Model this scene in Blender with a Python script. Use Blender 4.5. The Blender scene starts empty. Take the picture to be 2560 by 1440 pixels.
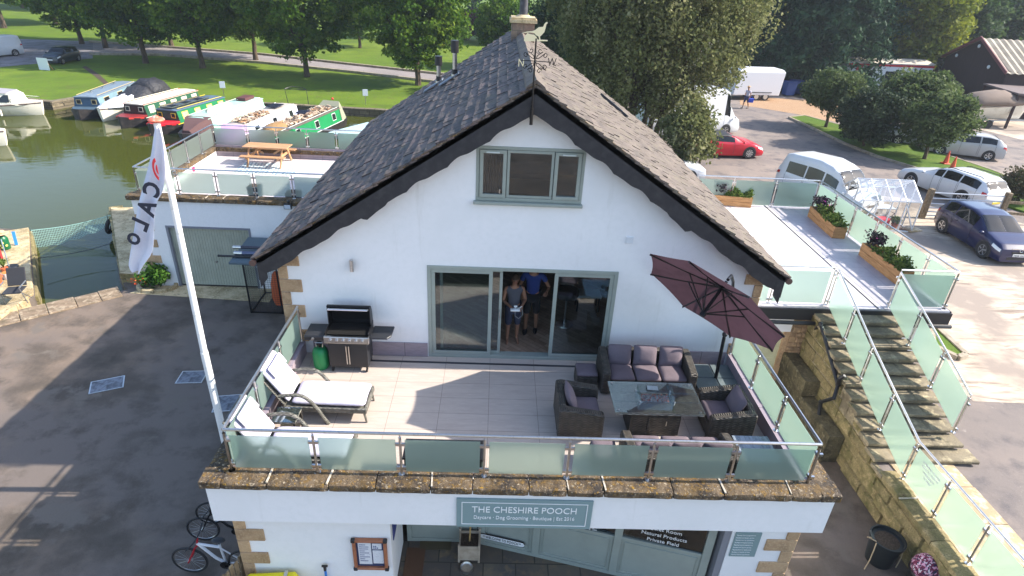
import bpy, math, random
import numpy as np
from mathutils import Vector, Matrix, Euler, noise
random.seed(7); RNG = np.random.default_rng(7)
R = math.radians
scene = bpy.context.scene
C = scene.collection
# ---------------- camera ----------------
cam = bpy.data.objects.new('camera', bpy.data.cameras.new('camera')); C.objects.link(cam)
cam.location = (-0.0081, -10.635, 7.3397)
cam.rotation_euler = (R(62.060), R(-2.583), R(-0.7742))
cam.data.sensor_width = 36; cam.data.lens = 1502.97/2560*36
cam.data.clip_start = 0.1; cam.data.clip_end = 3000
scene.camera = cam
# ---------------- light ----------------
SUN_EL, SUN_AZ = 36.3, 1.3      # azimuth: degrees from +X towards +Y
w = bpy.data.worlds.new('World'); scene.world = w; w.use_nodes = True
nt = w.node_tree; nt.nodes.clear()
sky = nt.nodes.new('ShaderNodeTexSky'); sky.sky_type = 'NISHITA'; sky.sun_disc = False
sky.sun_elevation = R(SUN_EL); sky.sun_rotation = R(90-SUN_AZ); sky.air_density = 1.0; sky.dust_density = 1.2; sky.ozone_density = 1.6
bg = nt.nodes.new('ShaderNodeBackground'); bg.inputs[1].default_value = 0.15
wo = nt.nodes.new('ShaderNodeOutputWorld'); nt.links.new(sky.outputs[0], bg.inputs[0]); nt.links.new(bg.outputs[0], wo.inputs[0])
sl = bpy.data.lights.new('sun', 'SUN'); sl.energy = 4.0; sl.angle = R(0.5); sl.color = (1.0, 0.93, 0.83)
so = bpy.data.objects.new('sun', sl); C.objects.link(so); so.location = (30, 0, 40)
sd = Vector((math.cos(R(SUN_AZ))*math.cos(R(SUN_EL)), math.sin(R(SUN_AZ))*math.cos(R(SUN_EL)), math.sin(R(SUN_EL))))
so.rotation_euler = sd.to_track_quat('Z', 'Y').to_euler()
scene.view_settings.view_transform = 'Standard'; scene.view_settings.look = 'None'
scene.view_settings.exposure = 1.33; scene.view_settings.gamma = 1.0
scene.cycles.max_bounces = 7; scene.cycles.transparent_max_bounces = 24; scene.cycles.caustics_reflective = False; scene.cycles.caustics_refractive = False
# ---------------- helpers ----------------
_rot = cam.rotation_euler.to_matrix(); _loc = Vector(cam.location); F = 1502.97
def ray(u, v): return _rot @ Vector(((u-1280)/F, -(v-720)/F, -1))
def at(u, v, z=None, y=None, x=None):
    """point of the place seen at photo position (u, v) on the plane z, y or x"""
    d = ray(u, v)
    t = (z-_loc.z)/d.z if z is not None else (y-_loc.y)/d.y if y is not None else (x-_loc.x)/d.x
    return _loc + d*t
G0 = -2.8      # yard and left bank
G1 = -1.75     # car park on the right
WZ = -3.35     # canal
def tag(o, label, cat, group=None, kind=None):
    if label: o['label'] = label
    if cat: o['category'] = cat
    if group: o['group'] = group
    if kind: o['kind'] = kind
    return o
def thing(name, label, cat, loc=(0,0,0), rz=0, group=None, rot=None):
    o = bpy.data.objects.new(name, None); C.objects.link(o); o.location = loc
    o.rotation_euler = rot if rot else (0,0,rz); o.empty_display_size = .2
    return tag(o, label, cat, group)
def copy_tree(o, parent=None):
    c = o.copy(); C.objects.link(c); c.parent = parent
    for ch in o.children: copy_tree(ch, c)
    return c
class MB:
    def __init__(s): s.v=[]; s.f=[]; s.m=[]; s.r=[]; s.T=None
    def add(s, vs, fs, mi=0, rnd=None):
        b=len(s.v)
        if s.T is not None: vs=[s.T@Vector(p) for p in vs]
        s.v.extend([tuple(p) for p in vs]); r=random.random() if rnd is None else rnd
        for f in fs: s.f.append(tuple(i+b for i in f)); s.m.append(mi); s.r.append(r)
        return s
    def box(s, x0,x1,y0,y1,z0,z1, mi=0, rnd=None, M=None):
        vs=[Vector((x,y,z)) for z in (z0,z1) for y in (y0,y1) for x in (x0,x1)]
        if M is not None: vs=[M@p for p in vs]
        return s.add(vs, [(0,2,3,1),(4,5,7,6),(0,1,5,4),(2,6,7,3),(0,4,6,2),(1,3,7,5)], mi, rnd)
    def cbox(s, c, size, M=None, mi=0, rnd=None):
        hx,hy,hz=[k/2 for k in size]; c=Vector(c)
        MM=Matrix.Translation(c)@(M.to_4x4() if M is not None else Matrix())
        return s.box(-hx,hx,-hy,hy,-hz,hz,mi,rnd,MM)
    def bar(s, p, q, w, h=None, mi=0, up=(0,0,1)):
        """rectangular bar from p to q, w wide and h high"""
        h=h or w; p=Vector(p); q=Vector(q); d=q-p; L=d.length
        if L<1e-6: return s
        d.normalize(); u=Vector(up)
        if abs(d.dot(u))>.98: u=Vector((1,0,0))
        a=d.cross(u).normalized(); b=a.cross(d)
        vs=[c+a*sx*w/2+b*sy*h/2 for c in (p,q) for sx,sy in ((-1,-1),(1,-1),(1,1),(-1,1))]
        return s.add(vs,[(3,2,1,0),(4,5,6,7),(0,1,5,4),(1,2,6,5),(2,3,7,6),(3,0,4,7)],mi)
    def cyl(s, p, q, r0, r1=None, n=12, mi=0, caps=True):
        r1=r0 if r1 is None else r1; p=Vector(p); q=Vector(q); d=(q-p).normalized()
        u=Vector((0,0,1)) if abs(d.z)<.95 else Vector((1,0,0))
        a=d.cross(u).normalized(); b=a.cross(d)
        vs=[c+(a*math.cos(2*math.pi*k/n)+b*math.sin(2*math.pi*k/n))*r for c,r in ((p,r0),(q,r1)) for k in range(n)]
        fs=[(k,(k+1)%n,n+(k+1)%n,n+k) for k in range(n)]
        if caps: fs+= [tuple(range(n))[::-1], tuple(range(n,2*n))]
        return s.add(vs,fs,mi)
    def tube(s, pts, r, n=8, mi=0, closed=False):
        pts=[Vector(p) for p in pts]; m=len(pts); rs=r if isinstance(r,(list,tuple)) else [r]*m
        vs=[]; prev=None
        for i,p in enumerate(pts):
            a=pts[(i-1)%m] if (closed or i>0) else p; b=pts[(i+1)%m] if (closed or i<m-1) else p
            d=(b-a).normalized()
            if prev is None:
                u=Vector((0,0,1)) if abs(d.z)<.9 else Vector((1,0,0)); prev=d.cross(u).normalized()
            prev=(prev-d*prev.dot(d)).normalized(); bb=d.cross(prev)
            vs+=[p+(prev*math.cos(2*math.pi*k/n)+bb*math.sin(2*math.pi*k/n))*rs[i] for k in range(n)]
        fs=[]
        for i in range(m if closed else m-1):
            j=(i+1)%m
            fs+=[(i*n+k,i*n+(k+1)%n,j*n+(k+1)%n,j*n+k) for k in range(n)]
        if not closed: fs+=[tuple(range(n))[::-1], tuple(range((m-1)*n,m*n))]
        return s.add(vs,fs,mi)
    def prism(s, poly, z0, z1, mi=0, M=None, rnd=None):
        n=len(poly); vs=[Vector((x,y,z)) for z in (z0,z1) for x,y in poly]
        if M is not None: vs=[M@p for p in vs]
        return s.add(vs,[tuple(range(n))[::-1],tuple(range(n,2*n))]+[(k,(k+1)%n,n+(k+1)%n,n+k) for k in range(n)],mi,rnd)
    def prismy(s, poly, y0, y1, mi=0, rnd=None):
        """poly in x,z extruded along y"""
        return s.prism(poly, -y1, -y0, mi, Matrix(((1,0,0,0),(0,0,-1,0),(0,1,0,0),(0,0,0,1))), rnd)
    def prismx(s, poly, x0, x1, mi=0, rnd=None):
        """poly in y,z extruded along x"""
        return s.prism(poly, x0, x1, mi, Matrix(((0,0,1,0),(1,0,0,0),(0,1,0,0),(0,0,0,1))), rnd)
    def loft(s, rings, mi=0, cap=True, closed=True):
        n=len(rings[0]); vs=[p for r in rings for p in r]; fs=[]
        for i in range(len(rings)-1):
            for k in range(n if closed else n-1):
                fs.append((i*n+k,i*n+(k+1)%n,(i+1)*n+(k+1)%n,(i+1)*n+k))
        if cap: fs+=[tuple(range(n))[::-1], tuple(range((len(rings)-1)*n,len(rings)*n))]
        return s.add(vs,fs,mi)
    def lathe(s, prof, c=(0,0,0), n=20, mi=0, ax=None):
        c=Vector(c); rings=[[c+Vector((r*math.cos(2*math.pi*k/n),r*math.sin(2*math.pi*k/n),z)) for k in range(n)] for r,z in prof]
        return s.loft(rings,mi)
    def ball(s, c, r, n=12, m=8, mi=0):
        rx,ry,rz=r if isinstance(r,(tuple,list)) else (r,r,r); c=Vector(c); rings=[]
        for i in range(m+1):
            a=math.pi*(i/m); a=min(max(a,.03),math.pi-.03)
            rings.append([c+Vector((rx*math.sin(a)*math.cos(2*math.pi*k/n),ry*math.sin(a)*math.sin(2*math.pi*k/n),-rz*math.cos(a))) for k in range(n)])
        return s.loft(rings,mi)
    def build(s, name, mats, parent=None, smooth=False, bevel=0, seg=1, sub=0, angle=35, label=None):
        me=bpy.data.meshes.new(name); me.from_pydata(s.v,[],s.f)
        for m in (mats if isinstance(mats,(list,tuple)) else [mats]): me.materials.append(m)
        if len(s.f):
            me.polygons.foreach_set('material_index', s.m)
            at_=me.attributes.new('rnd','FLOAT','FACE'); at_.data.foreach_set('value', s.r)
        me.validate(); me.update()
        o=bpy.data.objects.new(name,me); C.objects.link(o)
        if parent is not None: o.parent=parent
        if smooth:
            me.polygons.foreach_set('use_smooth',[True]*len(me.polygons))
            if smooth!='all': me.set_sharp_from_angle(angle=R(angle))
        if bevel:
            b=o.modifiers.new('bevel','BEVEL'); b.width=bevel; b.segments=seg; b.limit_method='ANGLE'; b.angle_limit=R(40)
        if sub:
            b=o.modifiers.new('sub','SUBSURF'); b.levels=sub; b.render_levels=sub
        if label: o['label']=label
        return o
def np_mesh(name, V, Fq, mat, parent=None, rnd=None):
    me=bpy.data.meshes.new(name); nv=len(V); nf=len(Fq); k=Fq.shape[1]
    me.vertices.add(nv); me.vertices.foreach_set('co', V.astype(np.float32).ravel())
    me.loops.add(nf*k); me.loops.foreach_set('vertex_index', Fq.astype(np.int32).ravel())
    me.polygons.add(nf); me.polygons.foreach_set('loop_start', np.arange(0,nf*k,k,dtype=np.int32)); me.polygons.foreach_set('loop_total', np.full(nf,k,dtype=np.int32))
    if rnd is not None:
        a=me.attributes.new('rnd','FLOAT','FACE'); a.data.foreach_set('value', rnd.astype(np.float32))
    me.update(calc_edges=True)
    for m in (mat if isinstance(mat,(list,tuple)) else [mat]): me.materials.append(m)
    o=bpy.data.objects.new(name,me); C.objects.link(o)
    if parent is not None: o.parent=parent
    return o
# ---------------- materials ----------------
MATS={}
def rgb(h):
    """sRGB 0-255 triple to linear"""
    return tuple(((c/255)/12.92 if c/255<=.04045 else ((c/255+.055)/1.055)**2.4) for c in h)
def mat(name, col, rough=.6, metal=0, layers=(), bump=None, attr=0, spec=.5, coat=0, bump2=None, emit=None, attr_cols=None, trans=0):
    if name in MATS: return MATS[name]
    m=bpy.data.materials.new(name); m.use_nodes=True; t=m.node_tree; N=t.nodes; L=t.links
    p=N['Principled BSDF']; p.inputs['Roughness'].default_value=rough; p.inputs['Metallic'].default_value=metal
    p.inputs['Specular IOR Level'].default_value=spec; p.inputs['Coat Weight'].default_value=coat; p.inputs['Coat Roughness'].default_value=.05
    col=(*col,1); p.inputs['Base Color'].default_value=col
    if emit: p.inputs['Emission Color'].default_value=(*emit[0],1); p.inputs['Emission Strength'].default_value=emit[1]
    tc=N.new('ShaderNodeTexCoord'); cur=None
    if attr_cols:
        a=N.new('ShaderNodeAttribute'); a.attribute_name='rnd'; cr=N.new('ShaderNodeValToRGB'); e=cr.color_ramp.elements
        n=len(attr_cols); e[0].color=(*attr_cols[0],1); e[1].color=(*attr_cols[-1],1)
        for i,c in enumerate(attr_cols[1:-1]): x=cr.color_ramp.elements.new((i+1)/(n-1)); x.color=(*c,1)
        L.new(a.outputs['Fac'],cr.inputs[0]); cur=cr.outputs[0]
    for ly in layers:
        sc,c2,lo,hi=ly[:4]; det=ly[4] if len(ly)>4 else 5; st=ly[5] if len(ly)>5 else None; dist=ly[6] if len(ly)>6 else 0
        n=N.new('ShaderNodeTexNoise'); n.inputs['Scale'].default_value=sc; n.inputs['Detail'].default_value=det; n.inputs['Distortion'].default_value=dist; n.inputs['Roughness'].default_value=.62
        vec=tc.outputs['Object']
        if st:
            mp=N.new('ShaderNodeMapping'); mp.inputs['Scale'].default_value=st; L.new(vec,mp.inputs[0]); vec=mp.outputs[0]
        L.new(vec,n.inputs['Vector'])
        r=N.new('ShaderNodeMapRange'); r.inputs[1].default_value=lo; r.inputs[2].default_value=hi; r.clamp=True; L.new(n.outputs[0],r.inputs[0])
        mx=N.new('ShaderNodeMix'); mx.data_type='RGBA'; L.new(r.outputs[0],mx.inputs[0])
        if cur: L.new(cur,mx.inputs[6])
        else: mx.inputs[6].default_value=col
        mx.inputs[7].default_value=(*c2,1); cur=mx.outputs[2]
    if attr:
        a=N.new('ShaderNodeAttribute'); a.attribute_name='rnd'
        r=N.new('ShaderNodeMapRange'); r.inputs[3].default_value=1-attr; r.inputs[4].default_value=1+attr; L.new(a.outputs['Fac'],r.inputs[0])
        mx=N.new('ShaderNodeMix'); mx.data_type='RGBA'; mx.blend_type='MULTIPLY'; mx.inputs[0].default_value=1
        if cur: L.new(cur,mx.inputs[6])
        else: mx.inputs[6].default_value=col
        L.new(r.outputs[0],mx.inputs[7]); cur=mx.outputs[2]
    if cur: L.new(cur,p.inputs['Base Color'])
    prev=None
    for bp in (bump,bump2):
        if not bp: continue
        n=N.new('ShaderNodeTexNoise'); n.inputs['Scale'].default_value=bp[0]; n.inputs['Detail'].default_value=6; L.new(tc.outputs['Object'],n.inputs['Vector'])
        b=N.new('ShaderNodeBump'); b.inputs['Strength'].default_value=bp[1]; b.inputs['Distance'].default_value=bp[2] if len(bp)>2 else .02; L.new(n.outputs[0],b.inputs['Height'])
        if prev: L.new(prev,b.inputs['Normal'])
        prev=b.outputs[0]
    if prev: L.new(prev,p.inputs['Normal'])
    if trans:
        o=N['Material Output']; tr=N.new('ShaderNodeBsdfTranslucent'); ms=N.new('ShaderNodeMixShader'); ms.inputs[0].default_value=trans
        if cur: L.new(cur,tr.inputs[0])
        else: tr.inputs[0].default_value=col
        L.new(p.outputs[0],ms.inputs[1]); L.new(tr.outputs[0],ms.inputs[2]); L.new(ms.outputs[0],o.inputs[0])
    MATS[name]=m; return m
def texbase(m):
    t=m.node_tree; return t.nodes, t.links, t.nodes['Principled BSDF'], [n for n in t.nodes if n.type=='TEX_COORD'][0]
def grid_mat(name, col, mortar, bw, bh, ms, rough=.6, offset=0, layers=(), axes='xy', c2=None, bump=.3, rot=0):
    """tiles or blocks drawn by the brick texture over two of the object axes"""
    if name in MATS: return MATS[name]
    m=mat(name, col, rough, layers=layers); N,L,p,tc=texbase(m)
    old=p.inputs['Base Color'].links[0].from_socket if p.inputs['Base Color'].links else None
    sp=N.new('ShaderNodeSeparateXYZ'); L.new(tc.outputs['Object'],sp.inputs[0]); cb=N.new('ShaderNodeCombineXYZ')
    ix={'x':0,'y':1,'z':2}; L.new(sp.outputs[ix[axes[0]]],cb.inputs[0]); L.new(sp.outputs[ix[axes[1]]],cb.inputs[1])
    mp=N.new('ShaderNodeMapping'); mp.inputs['Rotation'].default_value=(0,0,rot); L.new(cb.outputs[0],mp.inputs[0])
    b=N.new('ShaderNodeTexBrick'); b.inputs['Scale'].default_value=1; b.inputs['Brick Width'].default_value=bw; b.inputs['Row Height'].default_value=bh
    b.inputs['Mortar Size'].default_value=ms; b.inputs['Mortar Smooth'].default_value=.1; b.offset=offset; b.inputs['Bias'].default_value=0
    L.new(mp.outputs[0],b.inputs['Vector']); b.inputs['Mortar'].default_value=(*mortar,1)
    if old: L.new(old,b.inputs['Color1'])
    else: b.inputs['Color1'].default_value=(*col,1)
    if c2 is None and old: L.new(old,b.inputs['Color2'])
    else: b.inputs['Color2'].default_value=(*(c2 or col),1)
    L.new(b.outputs[0],p.inputs['Base Color'])
    if bump:
        bm=N.new('ShaderNodeBump'); bm.invert=True; bm.inputs['Strength'].default_value=bump; bm.inputs['Distance'].default_value=.01; L.new(b.outputs['Fac'],bm.inputs['Height']); L.new(bm.outputs[0],p.inputs['Normal'])
    return m
def wicker_mat(name, ca, cb_, sc=26):
    if name in MATS: return MATS[name]
    m=mat(name, ca, .55); N,L,p,tc=texbase(m)
    sp=N.new('ShaderNodeSeparateXYZ'); L.new(tc.outputs['Object'],sp.inputs[0])
    def mth(op,a,b=None):
        n=N.new('ShaderNodeMath'); n.operation=op
        for i,x in enumerate((a,b)):
            if x is None: continue
            if isinstance(x,(int,float)): n.inputs[i].default_value=x
            else: L.new(x,n.inputs[i])
        return n.outputs[0]
    ge=N.new('ShaderNodeNewGeometry'); sn=N.new('ShaderNodeSeparateXYZ'); L.new(ge.outputs['Normal'],sn.inputs[0])
    top=mth('GREATER_THAN',mth('ABSOLUTE',sn.outputs[2]),.7)
    row=mth('ADD',mth('MULTIPLY',sp.outputs[1],top),mth('MULTIPLY',sp.outputs[2],mth('SUBTRACT',1,top)))
    col=mth('ADD',sp.outputs[0],mth('MULTIPLY',sp.outputs[1],mth('SUBTRACT',1,top)))
    a=mth('SINE',mth('MULTIPLY',row,sc*6.28)); b=mth('SINE',mth('MULTIPLY',col,sc*2.2))
    h=mth('ADD',mth('MULTIPLY',a,b),mth('MULTIPLY',a,.6))
    nz=N.new('ShaderNodeTexNoise'); nz.inputs['Scale'].default_value=9; nz.inputs['Detail'].default_value=3; L.new(tc.outputs['Object'],nz.inputs['Vector'])
    f=mth('ADD',mth('MULTIPLY',h,.28),nz.outputs[0])
    r=N.new('ShaderNodeMapRange'); r.inputs[1].default_value=.2; r.inputs[2].default_value=.95; L.new(f,r.inputs[0])
    mx=N.new('ShaderNodeMix'); mx.data_type='RGBA'; mx.inputs[6].default_value=(*ca,1); mx.inputs[7].default_value=(*cb_,1); L.new(r.outputs[0],mx.inputs[0]); L.new(mx.outputs[2],p.inputs['Base Color'])
    bm=N.new('ShaderNodeBump'); bm.inputs['Strength'].default_value=.6; bm.inputs['Distance'].default_value=.01; L.new(h,bm.inputs['Height']); L.new(bm.outputs[0],p.inputs['Normal'])
    return m
def pane_mat(name, tint=(.86,.92,.9), refl=1.3, amount=.86):
    """clear window glass: see-through with fresnel reflections"""
    if name in MATS: return MATS[name]
    m=bpy.data.materials.new(name); m.use_nodes=True; N=m.node_tree.nodes; L=m.node_tree.links; N.clear()
    o=N.new('ShaderNodeOutputMaterial'); tr=N.new('ShaderNodeBsdfTransparent'); tr.inputs[0].default_value=(*tint,1)
    gl=N.new('ShaderNodeBsdfGlossy'); gl.inputs['Roughness'].default_value=.02; gl.inputs[0].default_value=(.9,.95,1,1)
    fr=N.new('ShaderNodeFresnel'); fr.inputs[0].default_value=1.5; mm=N.new('ShaderNodeMath'); mm.operation='MULTIPLY_ADD'; mm.inputs[1].default_value=refl; mm.inputs[2].default_value=1-amount
    L.new(fr.outputs[0],mm.inputs[0]); mx=N.new('ShaderNodeMixShader'); L.new(mm.outputs[0],mx.inputs[0]); L.new(tr.outputs[0],mx.inputs[1]); L.new(gl.outputs[0],mx.inputs[2]); L.new(mx.outputs[0],o.inputs[0])
    MATS[name]=m; return m
def frost_mat(name, col, blur=.5, clear=.12):
    """sand-blasted balustrade glass: blurs what is behind, glows when the light is behind it"""
    if name in MATS: return MATS[name]
    m=bpy.data.materials.new(name); m.use_nodes=True; N=m.node_tree.nodes; L=m.node_tree.links; N.clear()
    o=N.new('ShaderNodeOutputMaterial')
    rf=N.new('ShaderNodeBsdfRefraction'); rf.inputs['Roughness'].default_value=.42; rf.inputs['IOR'].default_value=1.12; rf.inputs[0].default_value=(.88,.97,.93,1)
    tl=N.new('ShaderNodeBsdfTranslucent'); tl.inputs[0].default_value=(*col,1)
    df=N.new('ShaderNodeBsdfDiffuse'); df.inputs[0].default_value=(*[c*.8 for c in col],1)
    tp=N.new('ShaderNodeBsdfTransparent'); tp.inputs[0].default_value=(.75,.95,.88,1)
    gs=N.new('ShaderNodeBsdfGlossy'); gs.inputs['Roughness'].default_value=.25
    def mix(f,a,b):
        x=N.new('ShaderNodeMixShader'); x.inputs[0].default_value=f; L.new(a,x.inputs[1]); L.new(b,x.inputs[2]); return x.outputs[0]
    a=mix(.45,tl.outputs[0],df.outputs[0]); a=mix(blur,a,rf.outputs[0]); a=mix(clear,a,tp.outputs[0]); a=mix(.05,a,gs.outputs[0]); L.new(a,o.inputs[0])
    MATS[name]=m; return m
# common materials
WHITE=mat('render_white',(.80,.80,.80),.85,layers=((.7,(.71,.72,.71),.5,.9),(9,(.765,.77,.765),.45,.7),(1.3,(.66,.66,.64),.60,.80,7,(3,3,.35))),bump=(60,.18,.01))
SAGE=mat('sage_paint',rgb((150,158,150)),.4,layers=((3,rgb((142,150,142)),.4,.7),))
DARKWOOD=mat('dark_bargeboard',(.022,.021,.024),.75,layers=((6,(.04,.038,.04),.45,.7),))
STEEL=mat('brushed_steel',(.62,.61,.6),.28,1,layers=((20,(.42,.41,.4),.5,.8),))
BLACK=mat('black_plastic',(.015,.015,.017),.45)
BLKMETAL=mat('black_metal',(.02,.02,.022),.35,.6)
QUOIN=mat('quoin_sandstone',rgb((176,146,112)),.85,layers=((4,rgb((150,122,92)),.45,.65),(30,rgb((190,165,130)),.5,.7)),bump=(25,.3,.01),attr=.12)
TILEUP=grid_mat('upstand_tile',rgb((150,138,145)),rgb((90,84,90)),.9,.6,.006,.5,0,((5,rgb((140,128,136)),.45,.6,6,(1,1,5)),),'xz')
TILEUPY=grid_mat('upstand_tile_side',rgb((150,138,145)),rgb((90,84,90)),.9,.6,.006,.5,0,(),'yz')
FROST=frost_mat('frosted_glass',(.66,.82,.72),blur=.55)
FROST2=frost_mat('frosted_glass_grey',(.58,.63,.57),blur=.6)
PANE=pane_mat('window_glass',(.80,.86,.86),1.0,amount=.965)
RUBBER=mat('rubber',(.014,.014,.015),.8)
WOODL=mat('planter_wood',rgb((188,142,92)),.7,layers=((3,rgb((150,105,62)),.4,.7,6,(1,1,8)),(14,rgb((120,84,50)),.6,.8)),attr=.12)
SOIL=mat('soil',(.05,.033,.02),.95,layers=((30,(.09,.06,.04),.45,.6),),bump=(40,.8,.03))
MOSSY=mat('mossy_stone',rgb((142,128,88)),.9,layers=((1.6,rgb((92,92,48)),.42,.62),(7,rgb((166,148,108)),.48,.66),(3.2,rgb((70,60,38)),.56,.74),(40,rgb((110,98,68)),.45,.65)),bump=(9,.5,.03),bump2=(50,.4,.01),attr=.16)
LICHEN=mat('lichen_stone',rgb((102,86,66)),.92,layers=((4.5,rgb((44,38,34)),.44,.58),(9,rgb((120,92,44)),.52,.66),(17,rgb((160,122,30)),.60,.70),(26,rgb((160,146,124)),.57,.66),(3,rgb((92,72,40)),.55,.7),(60,rgb((60,50,40)),.52,.66)),bump=(18,.7,.03),bump2=(70,.5,.01))
SANDST=mat('sunny_sandstone',rgb((196,176,138)),.9,layers=((2,rgb((150,130,92)),.42,.62),(6,rgb((120,104,70)),.55,.7),(25,rgb((206,190,158)),.5,.7)),bump=(20,.5,.02),attr=.12)
# ================= SETTING =================
def sheet(name, pts, z, m, kind='structure', skirt=0, parent=None, label=None, sub=0):
    mb=MB(); n=len(pts); vs=[(p[0],p[1],z) for p in pts]; mb.add(vs,[tuple(range(n))])
    if skirt:
        lo=[(p[0],p[1],z-skirt) for p in pts]; mb.add(vs+lo,[(k,n+k,n+(k+1)%n,(k+1)%n) for k in range(n)])
    o=mb.build(name,m,parent)
    if parent is None: o['kind']=kind
    return o
GRASS=mat('meadow_grass',(.105,.17,.012),.9,layers=((.05,(.15,.21,.018),.42,.6),(.35,(.08,.135,.012),.45,.65),(1.6,(.11,.12,.03),.55,.7,8),(9,(.07,.10,.016),.5,.75)),bump=(14,.7,.06),spec=.2)
LAWN=mat('short_lawn',(.075,.14,.014),.9,layers=((.8,(.11,.165,.02),.45,.65),(12,(.05,.09,.012),.5,.7)),bump=(30,.8,.03),spec=.2)
YARD=mat('yard_tarmac',rgb((108,97,89)),.88,layers=((.22,rgb((126,108,92)),.46,.62,6),(.42,rgb((68,60,50)),.47,.66,8),(1.7,rgb((80,70,60)),.50,.70,8),(.9,rgb((108,98,88)),.58,.66,8),(90,rgb((118,110,104)),.55,.75),(55,rgb((56,50,48)),.56,.75)),bump=(120,.5,.01))
ROADM=mat('old_asphalt',rgb((118,108,102)),.88,layers=((.25,rgb((138,124,114)),.45,.62,6),(1.2,rgb((90,84,84)),.5,.68,6),(2.2,rgb((160,150,142)),.66,.74,9),(70,rgb((136,128,124)),.55,.75)),bump=(90,.5,.01))
CONC=mat('worn_concrete',rgb((184,166,146)),.88,layers=((.6,rgb((204,188,168)),.45,.62,8,(1,2.4,1)),(1.4,rgb((128,112,98)),.50,.66,9,(.5,2.2,1),1.2),(.25,rgb((144,130,118)),.5,.6),(60,rgb((150,140,126)),.55,.75)),bump=(50,.4,.01))
GRAVEL=mat('orange_gravel',rgb((150,118,88)),.95,layers=((.6,rgb((150,116,84)),.45,.6),(30,rgb((200,176,146)),.5,.7)),bump=(40,.6,.02))
PATH=mat('park_road',rgb((124,116,114)),.9,layers=((.5,rgb((140,130,128)),.45,.65),(40,rgb((176,168,164)),.5,.7)),bump=(60,.4,.01))
SLABS=mat('flagstones',rgb((172,150,118)),.85,layers=((1.5,rgb((184,160,120)),.45,.62),(5,rgb((222,208,180)),.5,.66),(24,rgb((160,140,108)),.56,.7)),bump=(30,.4,.01),attr=.1)
WATER=bpy.data.materials.new('canal_water'); WATER.use_nodes=True; MATS['canal_water']=WATER
_N,_L=WATER.node_tree.nodes,WATER.node_tree.links; _p=_N['Principled BSDF']; _p.inputs['Base Color'].default_value=(.055,.062,.012,1); _p.inputs['Roughness'].default_value=.035; _p.inputs['IOR'].default_value=1.33; _p.inputs['Specular IOR Level'].default_value=.42
_tc=_N.new('ShaderNodeTexCoord'); _mp=_N.new('ShaderNodeMapping'); _mp.inputs['Scale'].default_value=(.7,1.6,1); _L.new(_tc.outputs['Object'],_mp.inputs[0])
_n=_N.new('ShaderNodeTexNoise'); _n.inputs['Scale'].default_value=1.6; _n.inputs['Detail'].default_value=4; _L.new(_mp.outputs[0],_n.inputs['Vector'])
_b=_N.new('ShaderNodeBump'); _b.inputs['Strength'].default_value=.09; _b.inputs['Distance'].default_value=.05; _L.new(_n.outputs[0],_b.inputs['Height']); _L.new(_b.outputs[0],_p.inputs['Normal'])

# canal bed and water
sheet('canal_bed',[(-200,0),(4,0),(4,40),(-200,60)],-5,mat('silt',(.02,.022,.01),.9))
sheet('canal_water',[(-200,-20),(4,-20),(4,41),(-200,60)],WZ,WATER)
bank=[at(u,v,z=G0) for u,v in ((-420,232),(-60,236),(128,256),(190,246))]
b0=[(-200,42),(-95,40)]+[(p.x,p.y) for p in bank]+[(-22,38.0),(-9,37.2),(3,36.6)]
# south land: yard, front, passage
south=[(-80,-60),(8.45,-60),(8.45,11.0),(6.5,14.6),(-11.9,14.6),(-16.6,14.0),(-13.0,8.2),(-12.3,7.5),(-13.6,6.2),(-15.0,5.2),(-15.0,6.9),(-18.7,12.1),(-80,14.5)]
mbS=MB(); n=len(south); mbS.add([(x,y,G0) for x,y in south],[tuple(range(n))]); mbS.add([(x,y,G0) for x,y in south]+[(x,y,-5) for x,y in south],[(k,n+k,n+(k+1)%n,(k+1)%n) for k in range(n)])
o=mbS.build('yard',YARD); o['kind']='structure'
# slipway down to the water
mbS=MB(); mbS.add([(-15.0,5.15,G0-.01),(-12.3,7.5,G0-.01),(-12.5,9.4,-3.9),(-15.9,7.4,-3.9)],[(0,1,2,3)]); o=mbS.build('slipway',SANDST); o['kind']='structure'
# far land with its quay wall, one sheet to the horizon
far=b0+[(3,14.6),(8.45,11.0),(8.45,16)]
ring=[(x,y) for x,y in b0]+[(3.0,14.6),(6.5,14.6),(8.3,14.6),(8.3,900),(-900,900),(-900,60)]
mbS=MB(); n=len(ring); mbS.add([(x,y,G0) for x,y in ring],[tuple(range(n))]); o=mbS.build('grass_field',GRASS); o['kind']='structure'
QUAY=grid_mat('quay_stone',rgb((124,112,92)),rgb((60,54,44)),.8,.32,.02,.9,.5,((1.2,rgb((88,82,58)),.42,.62),(6,rgb((150,136,112)),.5,.68)),'xz',rgb((104,94,76)),.5)
mbS=MB()
wl=b0+[(3,14.6)]
for (x0,y0),(x1,y1) in zip(wl[:-1],wl[1:]):
    mbS.add([(x0,y0,G0-.02),(x1,y1,G0-.02),(x1,y1,-5),(x0,y0,-5)],[(0,1,2,3)])
for (x0,y0),(x1,y1) in zip(wl[2:-2],wl[3:-1]):
    d=Vector((x1-x0,y1-y0,0)); L=d.length; k=max(1,int(L/1.1)); nrm=Vector((d.y,-d.x,0)).normalized()
    for i in range(k):
        a=Vector((x0,y0,0))+d*(i/k); b=Vector((x0,y0,0))+d*((i+.985)/k)
        q=[a-nrm*.05,b-nrm*.05,b+nrm*.45,a+nrm*.45]
        if nrm.y<0: q=[a+nrm*.05,b+nrm*.05,b-nrm*.45,a-nrm*.45]
        mbS.prism([(p.x,p.y) for p in q],G0-.16,G0+.05+random.uniform(-.01,.01))
o=mbS.build('quay_wall',QUAY); tag(o,'low grey stone quay wall along the far bank behind the moored boats','quay wall')
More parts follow.
